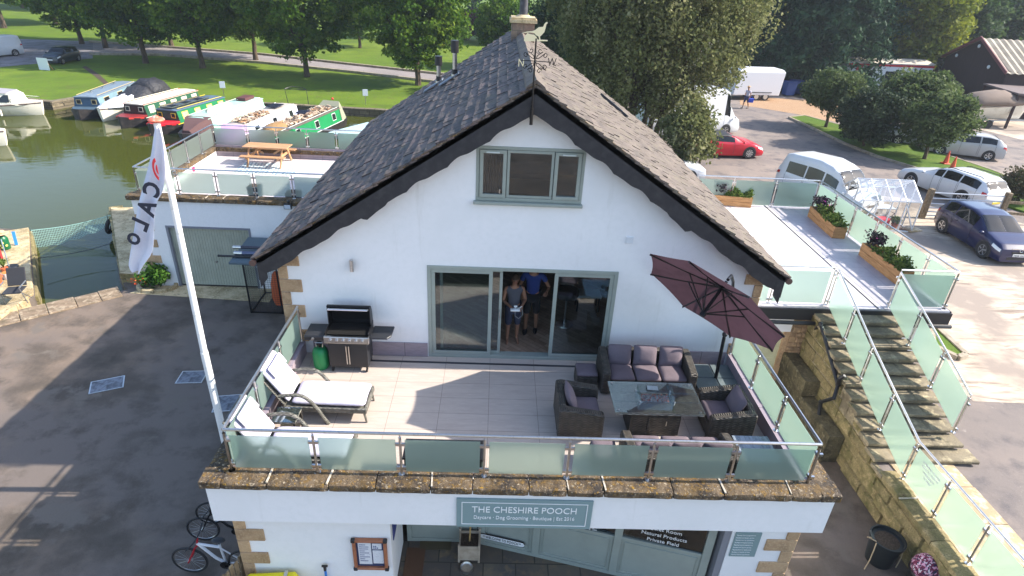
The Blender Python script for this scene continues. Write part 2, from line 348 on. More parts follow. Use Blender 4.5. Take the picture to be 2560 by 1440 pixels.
# right hand ground, one step higher
sheet('car_park',[(8.45,-60),(900,-60),(900,900),(8.3,900),(8.3,14.6),(8.45,11)],G1,ROADM)
mbS=MB(); mbS.add([(4,14.6,G0+.0),(8.35,14.6,G1),(8.35,900,G1),(4,900,G0)],[(0,1,2,3)]); o=mbS.build('grass_slope',GRASS); o['kind']='structure'
def A(u,v,z=G1): p=at(u,v,z=z); return (p.x,p.y)
conc=[(12.2,1.25),(60,.2),(60,17),A(2560,560),A(2490,540),A(2300,500),(16.5,18.2),(12.2,16.5)]
sheet('concrete_apron',conc,G1+.004,CONC)
sheet('concrete_yard',[A(2330,295),A(2600,360),A(2900,360),A(2900,240),A(2440,235)],G1+.004,CONC)
sheet('gravel_patch',[A(1850,262),A(1990,285),A(2060,300),A(2240,330),A(2240,285),A(2020,250),A(1850,240)],G1+.006,GRAVEL)
gf=[(80,900),(80,200),(30,110),(8.3,75),(8.3,900)]
sheet('far_field',gf,G1+.02,GRASS)
sheet('woodland_floor',[A(2000,245),A(2200,250),A(2420,255),A(2900,230),(300,160),(160,900),(60,300),(14,75)],G1+.012,mat('leaf_litter',(.03,.028,.014),.95,layers=((1,(.05,.045,.02),.4,.6),)))
isl=[A(*q) for q in ((1972,296),(2040,327),(2110,361),(2190,393),(2290,424),(2370,447),(2470,486),(2600,530),(2600,480),(2480,430),(2330,380),(2230,352),(2100,316),(2010,292))]
mbS=MB(); mbS.prism(isl,G1-.1,G1+.12); o=mbS.build('grass_verge',LAWN); o['kind']='structure'
KERB=mat('kerb_concrete',rgb((164,152,134)),.9,layers=((3,rgb((130,118,100)),.45,.65),),bump=(30,.4,.01),attr=.1)
def kerb(pts,name='kerb',w_=.14,h=.14,z=G1,closed=True):
    mb=MB(); m=len(pts)
    for i in range(m if closed else m-1):
        a=Vector((*pts[i],0)); b=Vector((*pts[(i+1)%m],0)); L=(b-a).length; k=max(1,int(L/.9))
        for j in range(k):
            p=a.lerp(b,j/k); q=a.lerp(b,(j+.98)/k); mb.bar((p.x,p.y,z+h/2-.03),(q.x,q.y,z+h/2-.03),w_,h+.06)
    o=mb.build(name,KERB); o['kind']='structure'; return o
kerb(isl)
tri=[A(2325,812),A(2330,870),A(2392,900),A(2412,893)]
mbS=MB(); mbS.prism(tri,G1-.1,G1+.10); o=mbS.build('grass_verge',LAWN); o['kind']='structure'
kerb(tri)
isl2=[A(2505,515),A(2640,560),A(2700,520),A(2560,470),A(2500,480)]
mbS=MB(); mbS.prism(isl2,G1-.1,G1+.10); o=mbS.build('grass_verge',LAWN); o['kind']='structure'
# park road and gravel car park on the left
up=[(225,106),(400,118),(560,130),(660,138),(900,165),(1130,190)]; lo=[(225,137),(400,139),(560,151),(660,159),(900,184),(1130,212)]
pr=[A(*q,z=G0) for q in lo]+[A(*q,z=G0) for q in up[::-1]]
sheet('park_road',pr,G0+.008,PATH)
kerb([A(*q,z=G0) for q in lo],z=G0,w_=.3,h=.22,closed=False); kerb([A(*q,z=G0) for q in up],z=G0,w_=.3,h=.22,closed=False)
sheet('gravel_car_park',[A(-300,170,z=G0),A(0,168,z=G0),A(110,158,z=G0),A(232,146,z=G0),A(232,104,z=G0),A(70,98,z=G0),A(-300,100,z=G0)],G0+.012,mat('grey_gravel',rgb((120,116,120)),.95,layers=((.8,rgb((96,92,92)),.45,.6),(20,rgb((140,136,134)),.5,.7)),bump=(40,.6,.03)))
sheet('worn_path',[A(236,190,z=G0),A(262,212,z=G0),A(276,212,z=G0),A(248,186,z=G0),A(215,165,z=G0),A(205,168,z=G0)],G0+.012,SOIL)
# flagged footpath beside the stair railing
mbS=MB()
x0=8.75
yy=-.9
while yy>-16:
    L=random.uniform(.7,1.15); xr=10.15+random.uniform(-.03,.03)
    mbS.box(8.72,9.5,yy-L+.015,yy,G1-.05,G1+.02+random.uniform(0,.008)); mbS.box(9.515,xr,yy-L+.015,yy,G1-.05,G1+.022+random.uniform(0,.008)); yy-=L
o=mbS.build('footpath',SLABS); o['kind']='structure'
# left quay: stone kerbs round the dock
def stones(poly, z, wdt, hgt, m, name, label, cat, L0=.7, side=1, parent=None, drop=0):
    mb=MB()
    for a,b in zip(poly[:-1],poly[1:]):
        a=Vector((*a,0)); b=Vector((*b,0)); d=b-a; L=d.length; d.normalize(); nn=Vector((-d.y,d.x,0))*side; s=0
        while s<L-.05:
            l=min(random.uniform(L0*.7,L0*1.4),L-s); p=a+d*s; q=a+d*(s+l-.015); w2=wdt*random.uniform(.9,1.08); j=random.uniform(-.015,.015)
            mb.prism([(p.x,p.y),(q.x,q.y),(q.x+nn.x*w2,q.y+nn.y*w2),(p.x+nn.x*w2,p.y+nn.y*w2)],z-hgt,z+j); s+=l
    o=mb.build(name,m,parent,bevel=.02,seg=2)
    if parent is None: tag(o,label,cat)
    return o
stones([(-18.7,12.1),(-16.9,9.5),(-15.02,6.9),(-14.9,5.2)],G0+.1,.9,.5,SANDST,'dock_edge','sunlit sandstone blocks edging the left side of the dock','quay edge',side=-1)
stones([(-14.75,4.85),(-12.2,7.0)],G0+.03,.85,.25,mat('worn_sill',rgb((140,120,98)),.92,layers=((2,rgb((112,96,76)),.4,.62,8,(1,3,1)),(7,rgb((170,152,128)),.5,.66),(1.2,rgb((84,76,56)),.56,.72)),bump=(18,.6,.02)),'slipway_edge','pale worn stone sill across the head of the slipway','stone sill',side=1)
mbS=MB()
for i in range(9):                       # dock wall faces under the left quay
    for j in range(4):
        t0,t1=i/9,(i+.97)/9; a=Vector((-15.0,6.9,0)).lerp(Vector((-18.7,12.1,0)),t0); b=Vector((-15.0,6.9,0)).lerp(Vector((-18.7,12.1,0)),t1)
        mbS.bar((a.x+.03,a.y,G0-.15-j*.22),(b.x+.03,b.y,G0-.15-j*.22),.1,.2)
tag(mbS.build('dock_wall',MOSSY,bevel=.015),'mossy stone wall facing the water on the left of the dock','wall')
# right pier wall of the dock under the flat-roofed building
mbS=MB(); P0=Vector((-12.75,7.9,0)); P1=Vector((-16.6,14.0,0)); d=(P1-P0); L=d.length; d.normalize(); nn=Vector((d.y,-d.x,0))
for j in range(6):
    s=-.4 if j%2 else 0
    while s<L:
        l=random.uniform(.5,.95); s0=max(s,0); s1=min(s+l-.02,L)
        if s1-s0>.08:
            p=P0+d*s0; q=P0+d*s1; dp=random.uniform(-.03,.03)
            wz=.55
            mbS.prism([(p.x-nn.x*dp,p.y-nn.y*dp),(q.x-nn.x*dp,q.y-nn.y*dp),(q.x+nn.x*wz,q.y+nn.y*wz),(p.x+nn.x*wz,p.y+nn.y*wz)],-3.9+j*.245,-3.9+(j+1)*.245-.015)
        s+=l
tag(mbS.build('dock_pier_wall',MOSSY,bevel=.02),'dark mossy stone pier wall between dock water and flat-roofed garage','wall')
sheet('pier_top',[(-12.7,7.9),(-16.4,13.9),(-11.4,14.6),(-11.4,7.8)],-2.42,SANDST)
mbS=MB(); mbS.prism([(-12.6,7.95),(-11.4,7.82),(-11.4,14.6),(-16.3,13.9)],G0-.5,-2.43); tag(mbS.build('pier_core',MOSSY),'rough stone platform under the end wall of the garage','stone platform')
# concrete threshold strip before garage
sheet('garage_threshold',[(-12.1,7.2),(-7.4,6.9),(-7.4,7.85),(-11.6,7.85)],G0+.02,SANDST,skirt=.1)
# ================= MAIN HOUSE =================
XL,XR,RX=-4.2,5.42,.605; RZ=5.68; YB=10.9; YO=-.32; SL=.659
EXL,EXR=-4.47,5.68
def roofz(x): return RZ-abs(x-RX)*SL
house=thing('house','white rendered gabled house with slate roof and glass-railed terrace over a shop','house')
# gable wall in columns round the openings
def col(x0,x1,z0,z1=None):
    mb=[]
    if z1 is not None: return [(x0,z0),(x1,z0),(x1,z1),(x0,z1)]
    pts=[(x0,z0),(x1,z0),(x1,roofz(x1)-.16)]
    if x0<RX<x1: pts.append((RX,roofz(RX)-.16))
    pts.append((x0,roofz(x0)-.16)); return pts
DX0,DX1,DZ1=-1.30,2.49,2.15; WX0,WX1,WZ0,WZ1=-.37,1.60,3.53,4.55
m=MB(); cols=[(XL,DX0,-2.8,None),(DX0,DX1,-2.8,-.12),(DX0,DX1,DZ1,WZ0),(DX0,WX0,WZ0,None),(WX1,DX1,WZ0,None),(DX1,XR,-2.8,None)]
for a in cols: m.prismy(col(*a),0,.3)
m.prismy([(WX0,WZ1),(WX1,WZ1),(WX1,roofz(WX1)-.16),(RX,RZ-.16),(WX0,roofz(WX0)-.16)],0,.3)
m.box(XL,XL+.3,.3,YB-.3,-2.8,roofz(XL)-.14); m.box(XR-.3,XR,.3,YB-.3,-2.8,roofz(XR)-.14)
m.prismy([(XL,-2.8),(XR,-2.8),(XR,roofz(XR)-.16),(RX,RZ-.16),(XL,roofz(XL)-.16)],YB-.3,YB)
m.build('gable_wall',WHITE,house)
# quoins on the corners
def quoins(x,side,y,zs,parent,name='quoin_stones',big=.52,small=.28,h=.30):
    m=MB(); z,top=zs; k=0
    while z<top-.05:
        w_=big if k%2 else small; hh=min(h,top-z)
        xa,xb=(x-.012,x+w_) if side>0 else (x-w_,x+.012)
        m.box(xa,xb,y-.025,y+(.3 if k%2 else .5),z+.006,z+hh-.006); z+=h; k+=1
    return m.build(name,QUOIN,parent,bevel=.008)
quoins(XL,1,0,(.0,2.25),house,big=.42,small=.17,h=.29); quoins(XR,-1,0,(.0,2.2),house,big=.38,small=.16,h=.28)
# roof: under-deck, slates, ridge
roof=MB()
for sx,ex in ((-1,EXL),(1,EXR)):
    ez=roofz(ex)
    roof.prismy([(RX,RZ-.15),(ex,ez-.15),(ex,ez-.05),(RX,RZ-.05)],YO,YB+.3)
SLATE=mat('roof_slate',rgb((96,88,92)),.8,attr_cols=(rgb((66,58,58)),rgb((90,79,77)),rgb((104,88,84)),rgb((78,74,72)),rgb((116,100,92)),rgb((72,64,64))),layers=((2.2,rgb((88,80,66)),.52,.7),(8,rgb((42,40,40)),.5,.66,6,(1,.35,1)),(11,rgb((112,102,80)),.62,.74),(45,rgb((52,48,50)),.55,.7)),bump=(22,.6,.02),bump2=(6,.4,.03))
SLATE2=mat('roof_slate_sunlit_weathered',rgb((168,150,134)),.85,attr_cols=(rgb((96,86,79)),rgb((110,99,91)),rgb((102,91,82)),rgb((118,106,97)),rgb((90,82,76))),layers=((7,rgb((70,60,52)),.5,.66,6,(.25,3,1)),(3,rgb((112,103,88)),.5,.66),(13,rgb((120,112,72)),.62,.72),(45,rgb((60,52,46)),.55,.72)),bump=(22,.6,.02),bump2=(6,.4,.03))  # right slope: sunlight painted in as paler tones, with weathering streaks
rooft=roof.build('roof',DARKWOOD,house)
L=math.hypot(EXL-RX,(EXL-RX)*SL)
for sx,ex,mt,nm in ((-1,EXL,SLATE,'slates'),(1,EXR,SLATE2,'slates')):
    m=MB(); L=abs(ex-RX)*math.hypot(1,SL); ux=Vector((sx,0,-SL)).normalized(); up=Vector((sx*SL,0,1)).normalized()
    s=0.0; r=0; rows=[]
    while s<L-.02:
        g=(.22+.13*(s/L))*(1 if sx<0 else .82)+random.uniform(-.01,.01); rows.append((s,min(s+g,L))); s+=g
    for r,(s0,s1) in enumerate(rows):
        y=YO-.03; first=True
        while y<YB+.33:
            wd=random.uniform(.22,.55); wd=wd*.5 if first and r%2 else wd; first=False; y1=min(y+wd,YB+.36)
            j=random.uniform(-.014,.014); lift=random.uniform(0,.022 if sx<0 else .010); e=s1+.05+j; h0,h1=.0,.042+lift
            o_=Vector((RX,0,RZ-.05)); t=.022+random.uniform(0,.016)
            q=[]
            for (ss,hh) in ((s0-.02,h0),(e,h1)):
                for yy_,tw in ((y+.004,random.uniform(-.006,.006)),(y1-.004,random.uniform(-.006,.006))):
                    q.append((o_+ux*ss+up*(hh+tw)+Vector((0,yy_,0)),o_+ux*ss+up*(hh+tw+t)+Vector((0,yy_,0))))
            (a0,a1),(b0_,b1),(c0,c1),(d0,d1)=q
            m.add([a0,b0_,d0,c0,a1,b1,d1,c1],[(3,2,1,0),(4,5,6,7),(0,1,5,4),(1,2,6,5),(2,3,7,6),(3,0,4,7)])
            y=y1
    m.build(nm,mt,rooft)
m=MB(); y=YO-.04                # ridge tiles
while y<YB+.35:
    y1=y+.45; hh=random.uniform(0,.012)
    m.prismy([(RX-.17,RZ-.08),(RX-.15,RZ-.03),(RX,RZ+.075+hh),(RX+.15,RZ-.03),(RX+.17,RZ-.08),(RX,RZ+.02)],y+.006,min(y1,YB+.36)); y=y1
m.build('ridge_tiles',SLATE2,rooft)
# bargeboards with a carved lower edge
for sx,ex in ((-1,EXL),(1,EXR)):
    n=90; top=[];bot=[]
    for i in range(n+1):
        t=i/n; x=RX+(ex-RX)*t; z=roofz(x)-.04; s=t*7.0; ph=s%1
        d=.42+.022*math.sin(s*2*math.pi)+.012*math.sin(s*4*math.pi+1.2)
        if .50<t<.60: d+=.10*math.sin((t-.50)/.10*math.pi)**.7
        if ph<.05: d+=.018
        top.append((x,z)); bot.append((x,z-d))
    m=MB()
    for i in range(n): m.prismy([top[i],top[i+1],bot[i+1],bot[i]] if sx>0 else [top[i+1],top[i],bot[i],bot[i+1]],YO,YO+.035)
    m.prismy([(ex,roofz(ex)-.1),(ex+sx*.0+(-sx)*.02,roofz(ex)-.62),(ex-sx*.16,roofz(ex)-.44),(ex-sx*.16,roofz(ex)-.1)],YO-.004,YO+.03)
    m.build('bargeboard',DARKWOOD,house)
    m=MB()                        # soffit between board and wall, gutter
    m.prismy([(RX,RZ-.20),(ex,roofz(ex)-.20),(ex,roofz(ex)-.17),(RX,RZ-.17)],YO+.036,0)
    m.build('soffit',DARKWOOD,house)
    m=MB(); gx=ex+sx*.06; m.tube([(gx,YO-.05,roofz(ex)-.10),(gx,YB+.3,roofz(ex)-.10)],.065,8); m.build('gutter',mat('brown_gutter',rgb((88,66,60)),.5),house,smooth=True)
# lead verge strip
m=MB()
for sx,ex in ((-1,EXL),(1,EXR)):
    m.bar((RX,YO-.0,RZ-.005),(ex,YO-.0,roofz(ex)-.005),.05,.035)
m.build('verge_mortar',LICHEN,rooft)
# chimney
CHB=grid_mat('chimney_stone',rgb((150,128,104)),rgb((110,98,84)),.32,.2,.012,.9,.5,((3,rgb((120,104,92)),.4,.6),(9,rgb((176,150,120)),.5,.7)),'xz',rgb((128,104,90)))
m=MB(); m.box(.30,.96,8.0,8.75,5.0,6.0); ch=m.build('chimney',CHB,rooft)
m=MB(); m.box(.24,1.02,7.94,8.81,6.0,6.09); m.box(.28,.98,7.98,8.77,6.09,6.14); m.build('chimney_cap',SANDST,rooft)
m=MB(); m.cyl((.63,8.37,6.12),(.63,8.37,6.2),.26,.16,16); m.build('pot_flaunching',SANDST,rooft,smooth=True)
m=MB(); m.cyl((.63,8.37,6.16),(.63,8.37,6.62),.125,.115,16); m.cyl((.63,8.37,6.62),(.63,8.37,6.66),.14,.14,16); m.cyl((.63,8.37,6.66),(.63,8.37,7.1),.10,.10,16); m.build('chimney_pot',mat('pot_dark',(.035,.035,.045),.5,layers=((8,(.07,.07,.08),.5,.7),)),rooft,smooth=True)
def flue(u,v,h,r,label):
    # stands on the left slope where the photo shows its foot
    d=ray(u,v); nrm=Vector((-SL,0,1)); o_=Vector((RX,0,RZ)); t=(o_-_loc).dot(nrm)/d.dot(nrm); p=_loc+d*t
    m=MB(); m.cyl(p-Vector((0,0,.1)),p+Vector((0,0,.12)),r*1.25,r*1.2,14); m.cyl(p+Vector((0,0,.1)),p+Vector((0,0,h*.70)),r*.78,None,14); f=m.build('flue',STEEL,rooft,smooth=True)
    m=MB(); m.cyl(p+Vector((0,0,h*.68)),p+Vector((0,0,h)),r*1.35,None,14); m.build('flue_cowl',BLACK,rooft,smooth=True); m=MB(); m.cyl(p+Vector((0,0,.12)),p+Vector((0,0,.26)),r*.95,None,14); m.build('flue_collar',BLACK,rooft,smooth=True)
    m=MB(); a=Vector((-1,0,-SL)).normalized(); bb=Vector((-SL,0,1)).normalized(); m.bar(p-a*.2+bb*.08,p+a*.5+bb*.08,.42,.03,up=bb); m.build('flue_flashing',mat('lead',rgb((120,128,138)),.6),rooft)
    return p
flue(1137,196,1.05,.085,''); flue(1097,212,.85,.085,'')
# lead step flashing beside chimney and small roof window strip on right slope
m=MB(); nrm=Vector((SL,0,1))
def onR(u,v):
    d=ray(u,v); o_=Vector((RX,0,RZ)); t=(o_-_loc).dot(nrm)/d.dot(nrm); return _loc+d*t
p,q=onR(1500,240),onR(1565,296); nn=nrm.normalized()
m.bar(p+nn*.06,q+nn*.06,.10,.07,up=nn); m.build('roof_light',mat('rooflight_frame',(.035,.037,.04),.4),rooft)
m=MB(); m.bar(p.lerp(q,.3)+nn*.10,p.lerp(q,.8)+nn*.10,.05,.012,up=nn); m.build('roof_light_trim',STEEL,rooft)
# ---- windows and doors
def frame_rect(m,x0,x1,z0,z1,y0,y1,t,mi=0):
    m.box(x0,x1,y0,y1,z0,z0+t,mi); m.box(x0,x1,y0,y1,z1-t,z1,mi); m.box(x0,x0+t,y0,y1,z0+t,z1-t,mi); m.box(x1-t,x1,y0,y1,z0+t,z1-t,mi)
win=MB(); frame_rect(win,WX0,WX1,WZ0,WZ1,-.01,.08,.06); wino=win.build('window',SAGE,house,bevel=.006)
xa,xb=WX0+.55,WX1-.55
for nm,(x0,x1,t) in (('casement',(WX0+.065,xa,.065)),('fixed_light',(xa+.01,xb-.01,.05)),('casement',(xb,WX1-.065,.065))):
    m=MB(); frame_rect(m,x0,x1,WZ0+.065,WZ1-.065,-.03 if nm=='casement' else -.005,.05,t); m.build(nm,SAGE,wino,bevel=.005)
    m=MB(); m.box(x0+t-.01,x1-t+.01,.005,.015,WZ0+.06+t,WZ1-.06-t); m.build('pane',PANE,wino)
m=MB(); m.box(WX0-.04,WX1+.02,-.10,.02,WZ0-.06,WZ0-.002); m.build('sill',SAGE,wino,bevel=.01)
for a_,b_ in ((WX0+.18,WX0+.42),(WX1-.42,WX1-.18)): m=MB(); m.box(a_,b_,-.045,-.031,WZ1-.12,WZ1-.095); m.build('trickle_vent',mat('vent_pale',rgb((200,210,208)),.4),wino)
m=MB(); m.bar((WX0+.44,-.055,WZ0+.16),(WX0+.44,-.055,WZ0+.24),.02); m.build('window_handle',STEEL,wino)
# sliding door set
pd=MB(); frame_rect(pd,DX0,DX1,.0,DZ1,-.02,.16,.075); pdo=pd.build('patio_door',SAGE,house,bevel=.006)
m=MB(); m.box(DX0-.02,DX1+.02,-.12,.1,-.10,-.004); m.build('threshold',SAGE,pdo,bevel=.01)
def leaf(x0,x1,y,t=.075,handle=None):
    m=MB(); frame_rect(m,x0,x1,.078,DZ1-.078,y-.03,y+.03,t); lf=m.build('door_leaf',SAGE,pdo,bevel=.005)
    m=MB(); m.box(x0+t-.01,x1-t+.01,y-.006,y+.006,.078+t,DZ1-.078-t); m.build('pane',PANE,pdo)
    if handle: m=MB(); m.tube([(handle,y-.04,.95),(handle,y-.09,.97),(handle,y-.10,1.05),(handle,y-.09,1.13),(handle,y-.04,1.15)],.014,6); m.build('handle',STEEL,pdo,smooth=True)
leaf(DX0+.078,DX0+1.30,.02); leaf(DX0+.24,DX0+1.50,.095,.06,DX0+1.46); leaf(1.23,DX1-.078,.02)
# interior room behind the doors
FLOORW=grid_mat('herringbone_floor',rgb((176,142,118)),rgb((120,92,74)),.5,.11,.004,.35,.5,((4,rgb((150,116,92)),.4,.6),),'xy',rgb((196,164,138)),0,rot=R(42))
INT=mat('interior_wall',(.045,.045,.05),.9);  # gloom of the rooms put into a near-black wall colour
m=MB(); m.box(XL+.31,XR-.31,.16,5.2,-.1,-.02); m.build('room_floor',FLOORW,house)
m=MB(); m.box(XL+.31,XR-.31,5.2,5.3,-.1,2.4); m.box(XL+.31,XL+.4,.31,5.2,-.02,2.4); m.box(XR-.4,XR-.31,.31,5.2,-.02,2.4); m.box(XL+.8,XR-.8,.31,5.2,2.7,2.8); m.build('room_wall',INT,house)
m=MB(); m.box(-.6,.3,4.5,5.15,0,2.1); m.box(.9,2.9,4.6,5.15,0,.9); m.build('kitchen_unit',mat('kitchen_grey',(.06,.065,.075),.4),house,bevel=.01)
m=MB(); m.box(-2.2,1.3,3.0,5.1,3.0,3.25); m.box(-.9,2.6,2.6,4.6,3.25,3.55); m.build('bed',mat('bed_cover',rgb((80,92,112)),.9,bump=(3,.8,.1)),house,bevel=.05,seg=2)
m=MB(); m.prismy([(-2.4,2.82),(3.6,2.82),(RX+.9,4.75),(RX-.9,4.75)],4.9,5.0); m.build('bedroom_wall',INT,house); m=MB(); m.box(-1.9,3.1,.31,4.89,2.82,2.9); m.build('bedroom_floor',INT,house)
m=MB()
for i in range(12):
    x=WX0+.05+i*.045; m.cyl((x,.25,3.4),(x,.25,4.6),.03,None,6)
m.build('curtain',mat('curtain_grey',(.03,.03,.036),.9),house,smooth=True)
# wall light, vent, alarm
m=MB(); m.cyl((-2.745,-.09,2.0),(-2.745,-.09,2.24),.042,None,14); m.bar((-2.745,-.07,2.12),(-2.745,.0,2.12),.05,.05); m.build('wall_light',STEEL,house,smooth=True)
m=MB(); vx=at(1575,592,y=0).x; vz=at(1575,600,y=0).z; m.box(vx-.07,vx+.07,-.02,.0,vz-.07,vz+.07)
for k in range(5): m.box(vx-.055,vx+.055,-.028,-.021,vz-.055+k*.025,vz-.045+k*.025)
m.build('air_vent',mat('vent_white',(.7,.72,.74),.5),house)
# tile upstand at the foot of the wall
for a_,b_ in ((XL+.5,DX0-.025),(DX1+.025,XR-.4)): m=MB(); m.box(a_,b_,-.03,-.001,0,.33); m.build('wall_upstand',TILEUP,house)
# ---- terrace over the shop
PAVE=grid_mat('porcelain_paving',rgb((192,178,166)),rgb((140,124,114)),.92,.46,.0045,.5,0,((2.2,rgb((184,169,158)),.42,.62,8,(.7,3,1)),(7,rgb((198,185,174)),.5,.7,6,(.5,3,1))),'xy',None,.2)
TY=-3.6
m=MB(); m.box(-3.98,5.2,TY,-.0,-.25,0); terr=m.build('terrace_floor',PAVE,house)
m=MB(); m.box(-2.9,5.0,-.26,-.20,.001,.006); m.build('drain_channel',mat('drain_dark',(.04,.04,.045),.5),house)
for a_,b_ in ((-3.98,-3.86),(5.06,5.2)): m=MB(); m.box(a_,b_,TY,-.03,0,.30); m.build('terrace_side_upstand',TILEUPY,house)
m=MB(); m.box(-3.98,5.2,TY-.03,TY,-.05,.30); m.build('terrace_front_upstand',TILEUP,house)
# slab and white fascia
m=MB(); m.box(-4.28,5.52,-3.9,-3.632,-.57,.21); m.box(-4.28,-3.99,-3.632,-.0,-.57,.21); m.box(5.21,5.52,-3.632,-.0,-.57,.21); m.box(-3.985,5.205,-3.625,-.01,-.57,-.26); m.build('fascia_wall',WHITE,house)
# coping stones, rough and covered in lichen
def coping(segs,parent,z0,z1,seed=1,mt=None,cuts=None):
    """rough coping stones with weathered, uneven faces"""
    m=MB(); rnd=random.Random(seed); mj=[]
    for (ax,ay),(bx,by),wd in segs:
        a=Vector((ax,ay,0)); b=Vector((bx,by,0)); d=(b-a); L=d.length; d.normalize(); nn=Vector((d.y,-d.x,0)); s=0
        while s<L-.02:
            l=rnd.uniform(.55,1.15); l=min(l,L-s); l=L-s if L-s-l<.25 else l
            nu,nvv=max(3,int(l/.07)),4; prof=[(0,z0),(0,z1),(.33,z1+.005),(.7,z1-.0),(.96,z1-.022),(1.0,z1-.05),(.985,(z0+z1)/2-.02),(.99,z0+.01),(.9,z0)]
            rings=[]
            for i in range(nu+1):
                t=s+.008+(l-.016)*i/nu; base=a+d*t; ring=[]; eg=.012 if i in (0,nu) else 0
                for k,(pw,pz) in enumerate(prof):
                    nz=noise.noise(Vector((t*3.1+seed*7,k*.9,by+ax)))*.022+noise.noise(Vector((t*11,k*2.3,seed+ay)))*.012
                    p=base+nn*(wd*pw-(eg if k>3 else 0)+(nz if 0<k else 0)); ring.append((p.x,p.y,pz-(eg if 0<k<5 else 0)+(nz*.7 if 0<k<8 else 0)))
                rings.append(ring)
            m.loft(rings)
            if s+l<L-.05:
                c=a+d*(s+l); sk=rnd.uniform(-.03,.03)
                if rnd.random()<.6: mj.append(MB().bar((c.x+nn.x*.02,c.y+nn.y*.02,z1-.002),(c.x+nn.x*(wd-.03)+d.x*sk,c.y+nn.y*(wd-.03)+d.y*sk,z1-.006),rnd.uniform(.012,.03),.02))
            s+=l
    o=m.build('coping_stones',mt or LICHEN,parent,smooth=True,angle=50)
    for q_ in mj: q_.build('mortar_joint',mat('pale_mortar',rgb((196,186,172)),.9,layers=((14,rgb((150,140,120)),.45,.65),)),o)
    return o
coping([((-4.0,-3.66),(5.24,-3.66),.34)],house,.215,.36,3)
coping([((-3.97,-.02),(-3.97,-3.70),.34)],house,.213,.355,5); coping([((5.20,-3.70),(5.20,-.02),.34)],house,.213,.355,9)
for sx,xx in ((-1,-4.0),(1,5.22)): m=MB(); m.prism([(xx,-3.66),(xx+sx*.33,-3.66),(xx+sx*.32,-3.99),(xx,-3.995)],.214,.352); m.build('coping_corner',LICHEN,house,bevel=.015,seg=2)
# ---- ground floor shop
GY=-3.6
SHOPW=MB(); SHOPW.box(-4.15,-1.58,GY,GY+.28,G0,-.571); SHOPW.box(-4.15,-3.87,GY+.28,-.002,G0,-.571); SHOPW.build('shop_wall',WHITE,house)
SHOPW=MB(); SHOPW.box(4.22,5.37,GY,GY+.28,G0,-.571); SHOPW.box(5.09,5.37,GY+.28,-.002,G0,-.571)
SHOPW.build('shop_wall',WHITE,house)
m=MB(); m.box(-1.9,-1.6,GY+.281,-2.42,G0,-.571); m.box(-1.599,-.1,-2.4,-2.3,-.75,-.571); m.build('porch_wall',WHITE,house)
quoins(-4.15,1,GY,(G0,-.6),house,big=.46,small=.18,h=.285); quoins(5.37,-1,GY,(G0,-.6),house,big=.52,small=.2,h=.285)
FLAG=grid_mat('porch_flags',rgb((104,96,82)),rgb((60,56,48)),.62,.48,.012,.8,.4,((2,rgb((84,80,76)),.42,.6),(5,rgb((132,112,84)),.5,.68)),'xy',rgb((84,76,68)))
o=sheet('porch_floor',[(-1.58,-3.62),(4.2,-3.62),(4.2,-3.3),(4.1,-3.3),(-.1,-2.3),(-1.58,-2.3)],G0+.012,FLAG,parent=house)
o=sheet('stone_apron',[(-1.9,-5.4),(4.4,-5.4),(4.6,-3.6),(-1.8,-3.6)],G0+.008,FLAG)
# porch back door
m=MB(); frame_rect(m,-1.52,-.14,G0+.02,-.6,-2.42,-2.34,.09); m.box(-1.43,-.23,-2.40,-2.36,G0+.11,G0+.62); pdr=m.build('porch_door',SAGE,house,bevel=.005)
m=MB(); m.box(-1.43,-.23,-2.385,-2.375,G0+.62,-.7); m.build('pane',PANE,pdr)
# diagonal shopfront
SA=Vector((-.12,-2.44,0)); SD=Vector((.9703,-.2419,0)); SN=Vector((-.2419,-.9703,0))
SM=Matrix(((SD.x,-SN.x,0,SA.x),(SD.y,-SN.y,0,SA.y),(0,0,1,0),(0,0,0,1)))
sf=MB(); sf.T=SM
sf.box(0,4.32,0,.08,G0,G0+.10); sf.box(0,4.32,0,.08,-.66,-.571)
for x in (0,1.08,2.58,4.14): sf.box(x,x+.14,-.015,.07,G0+.10,-.66)
sf.box(.14,1.08,.02,.06,G0+.1,-.66); sf.box(1.22,2.58,.02,.06,G0+.1,-1.80); sf.box(2.72,4.14,.02,.06,G0+.1,-1.78)
sf.box(1.22,2.58,.0,.07,-1.80,-1.745); sf.box(2.72,4.14,.0,.07,-1.78,-1.73)
for a,b_ in ((1.22,2.58),(2.72,4.14),(.14,1.08)):
    frame_rect(sf,a+.06,b_-.06,G0+.16,-1.85 if a>1 else -.75,.005,.025,.012)
sfo=sf.build('shopfront',SAGE,house,bevel=.004)
m=MB(); m.T=SM; m.box(1.22,2.58,.03,.04,-1.74,-.66); m.build('pane',PANE,sfo); m=MB(); m.T=SM; m.box(2.72,4.14,.03,.04,-1.72,-.66); m.build('pane',PANE,sfo)
m=MB(); m.T=SM; m.box(1.2,4.14,.25,.28,G0,-.6); m.build('shop_blind',mat('shop_inside',rgb((108,96,60)),.9,layers=((3,rgb((70,62,40)),.4,.65),)),sfo)
m=MB(); m.box(4.1,4.22,GY+.02,GY+.26,G0,-.6); m.build('corner_post',mat('post_grey',rgb((128,130,138)),.5),house)
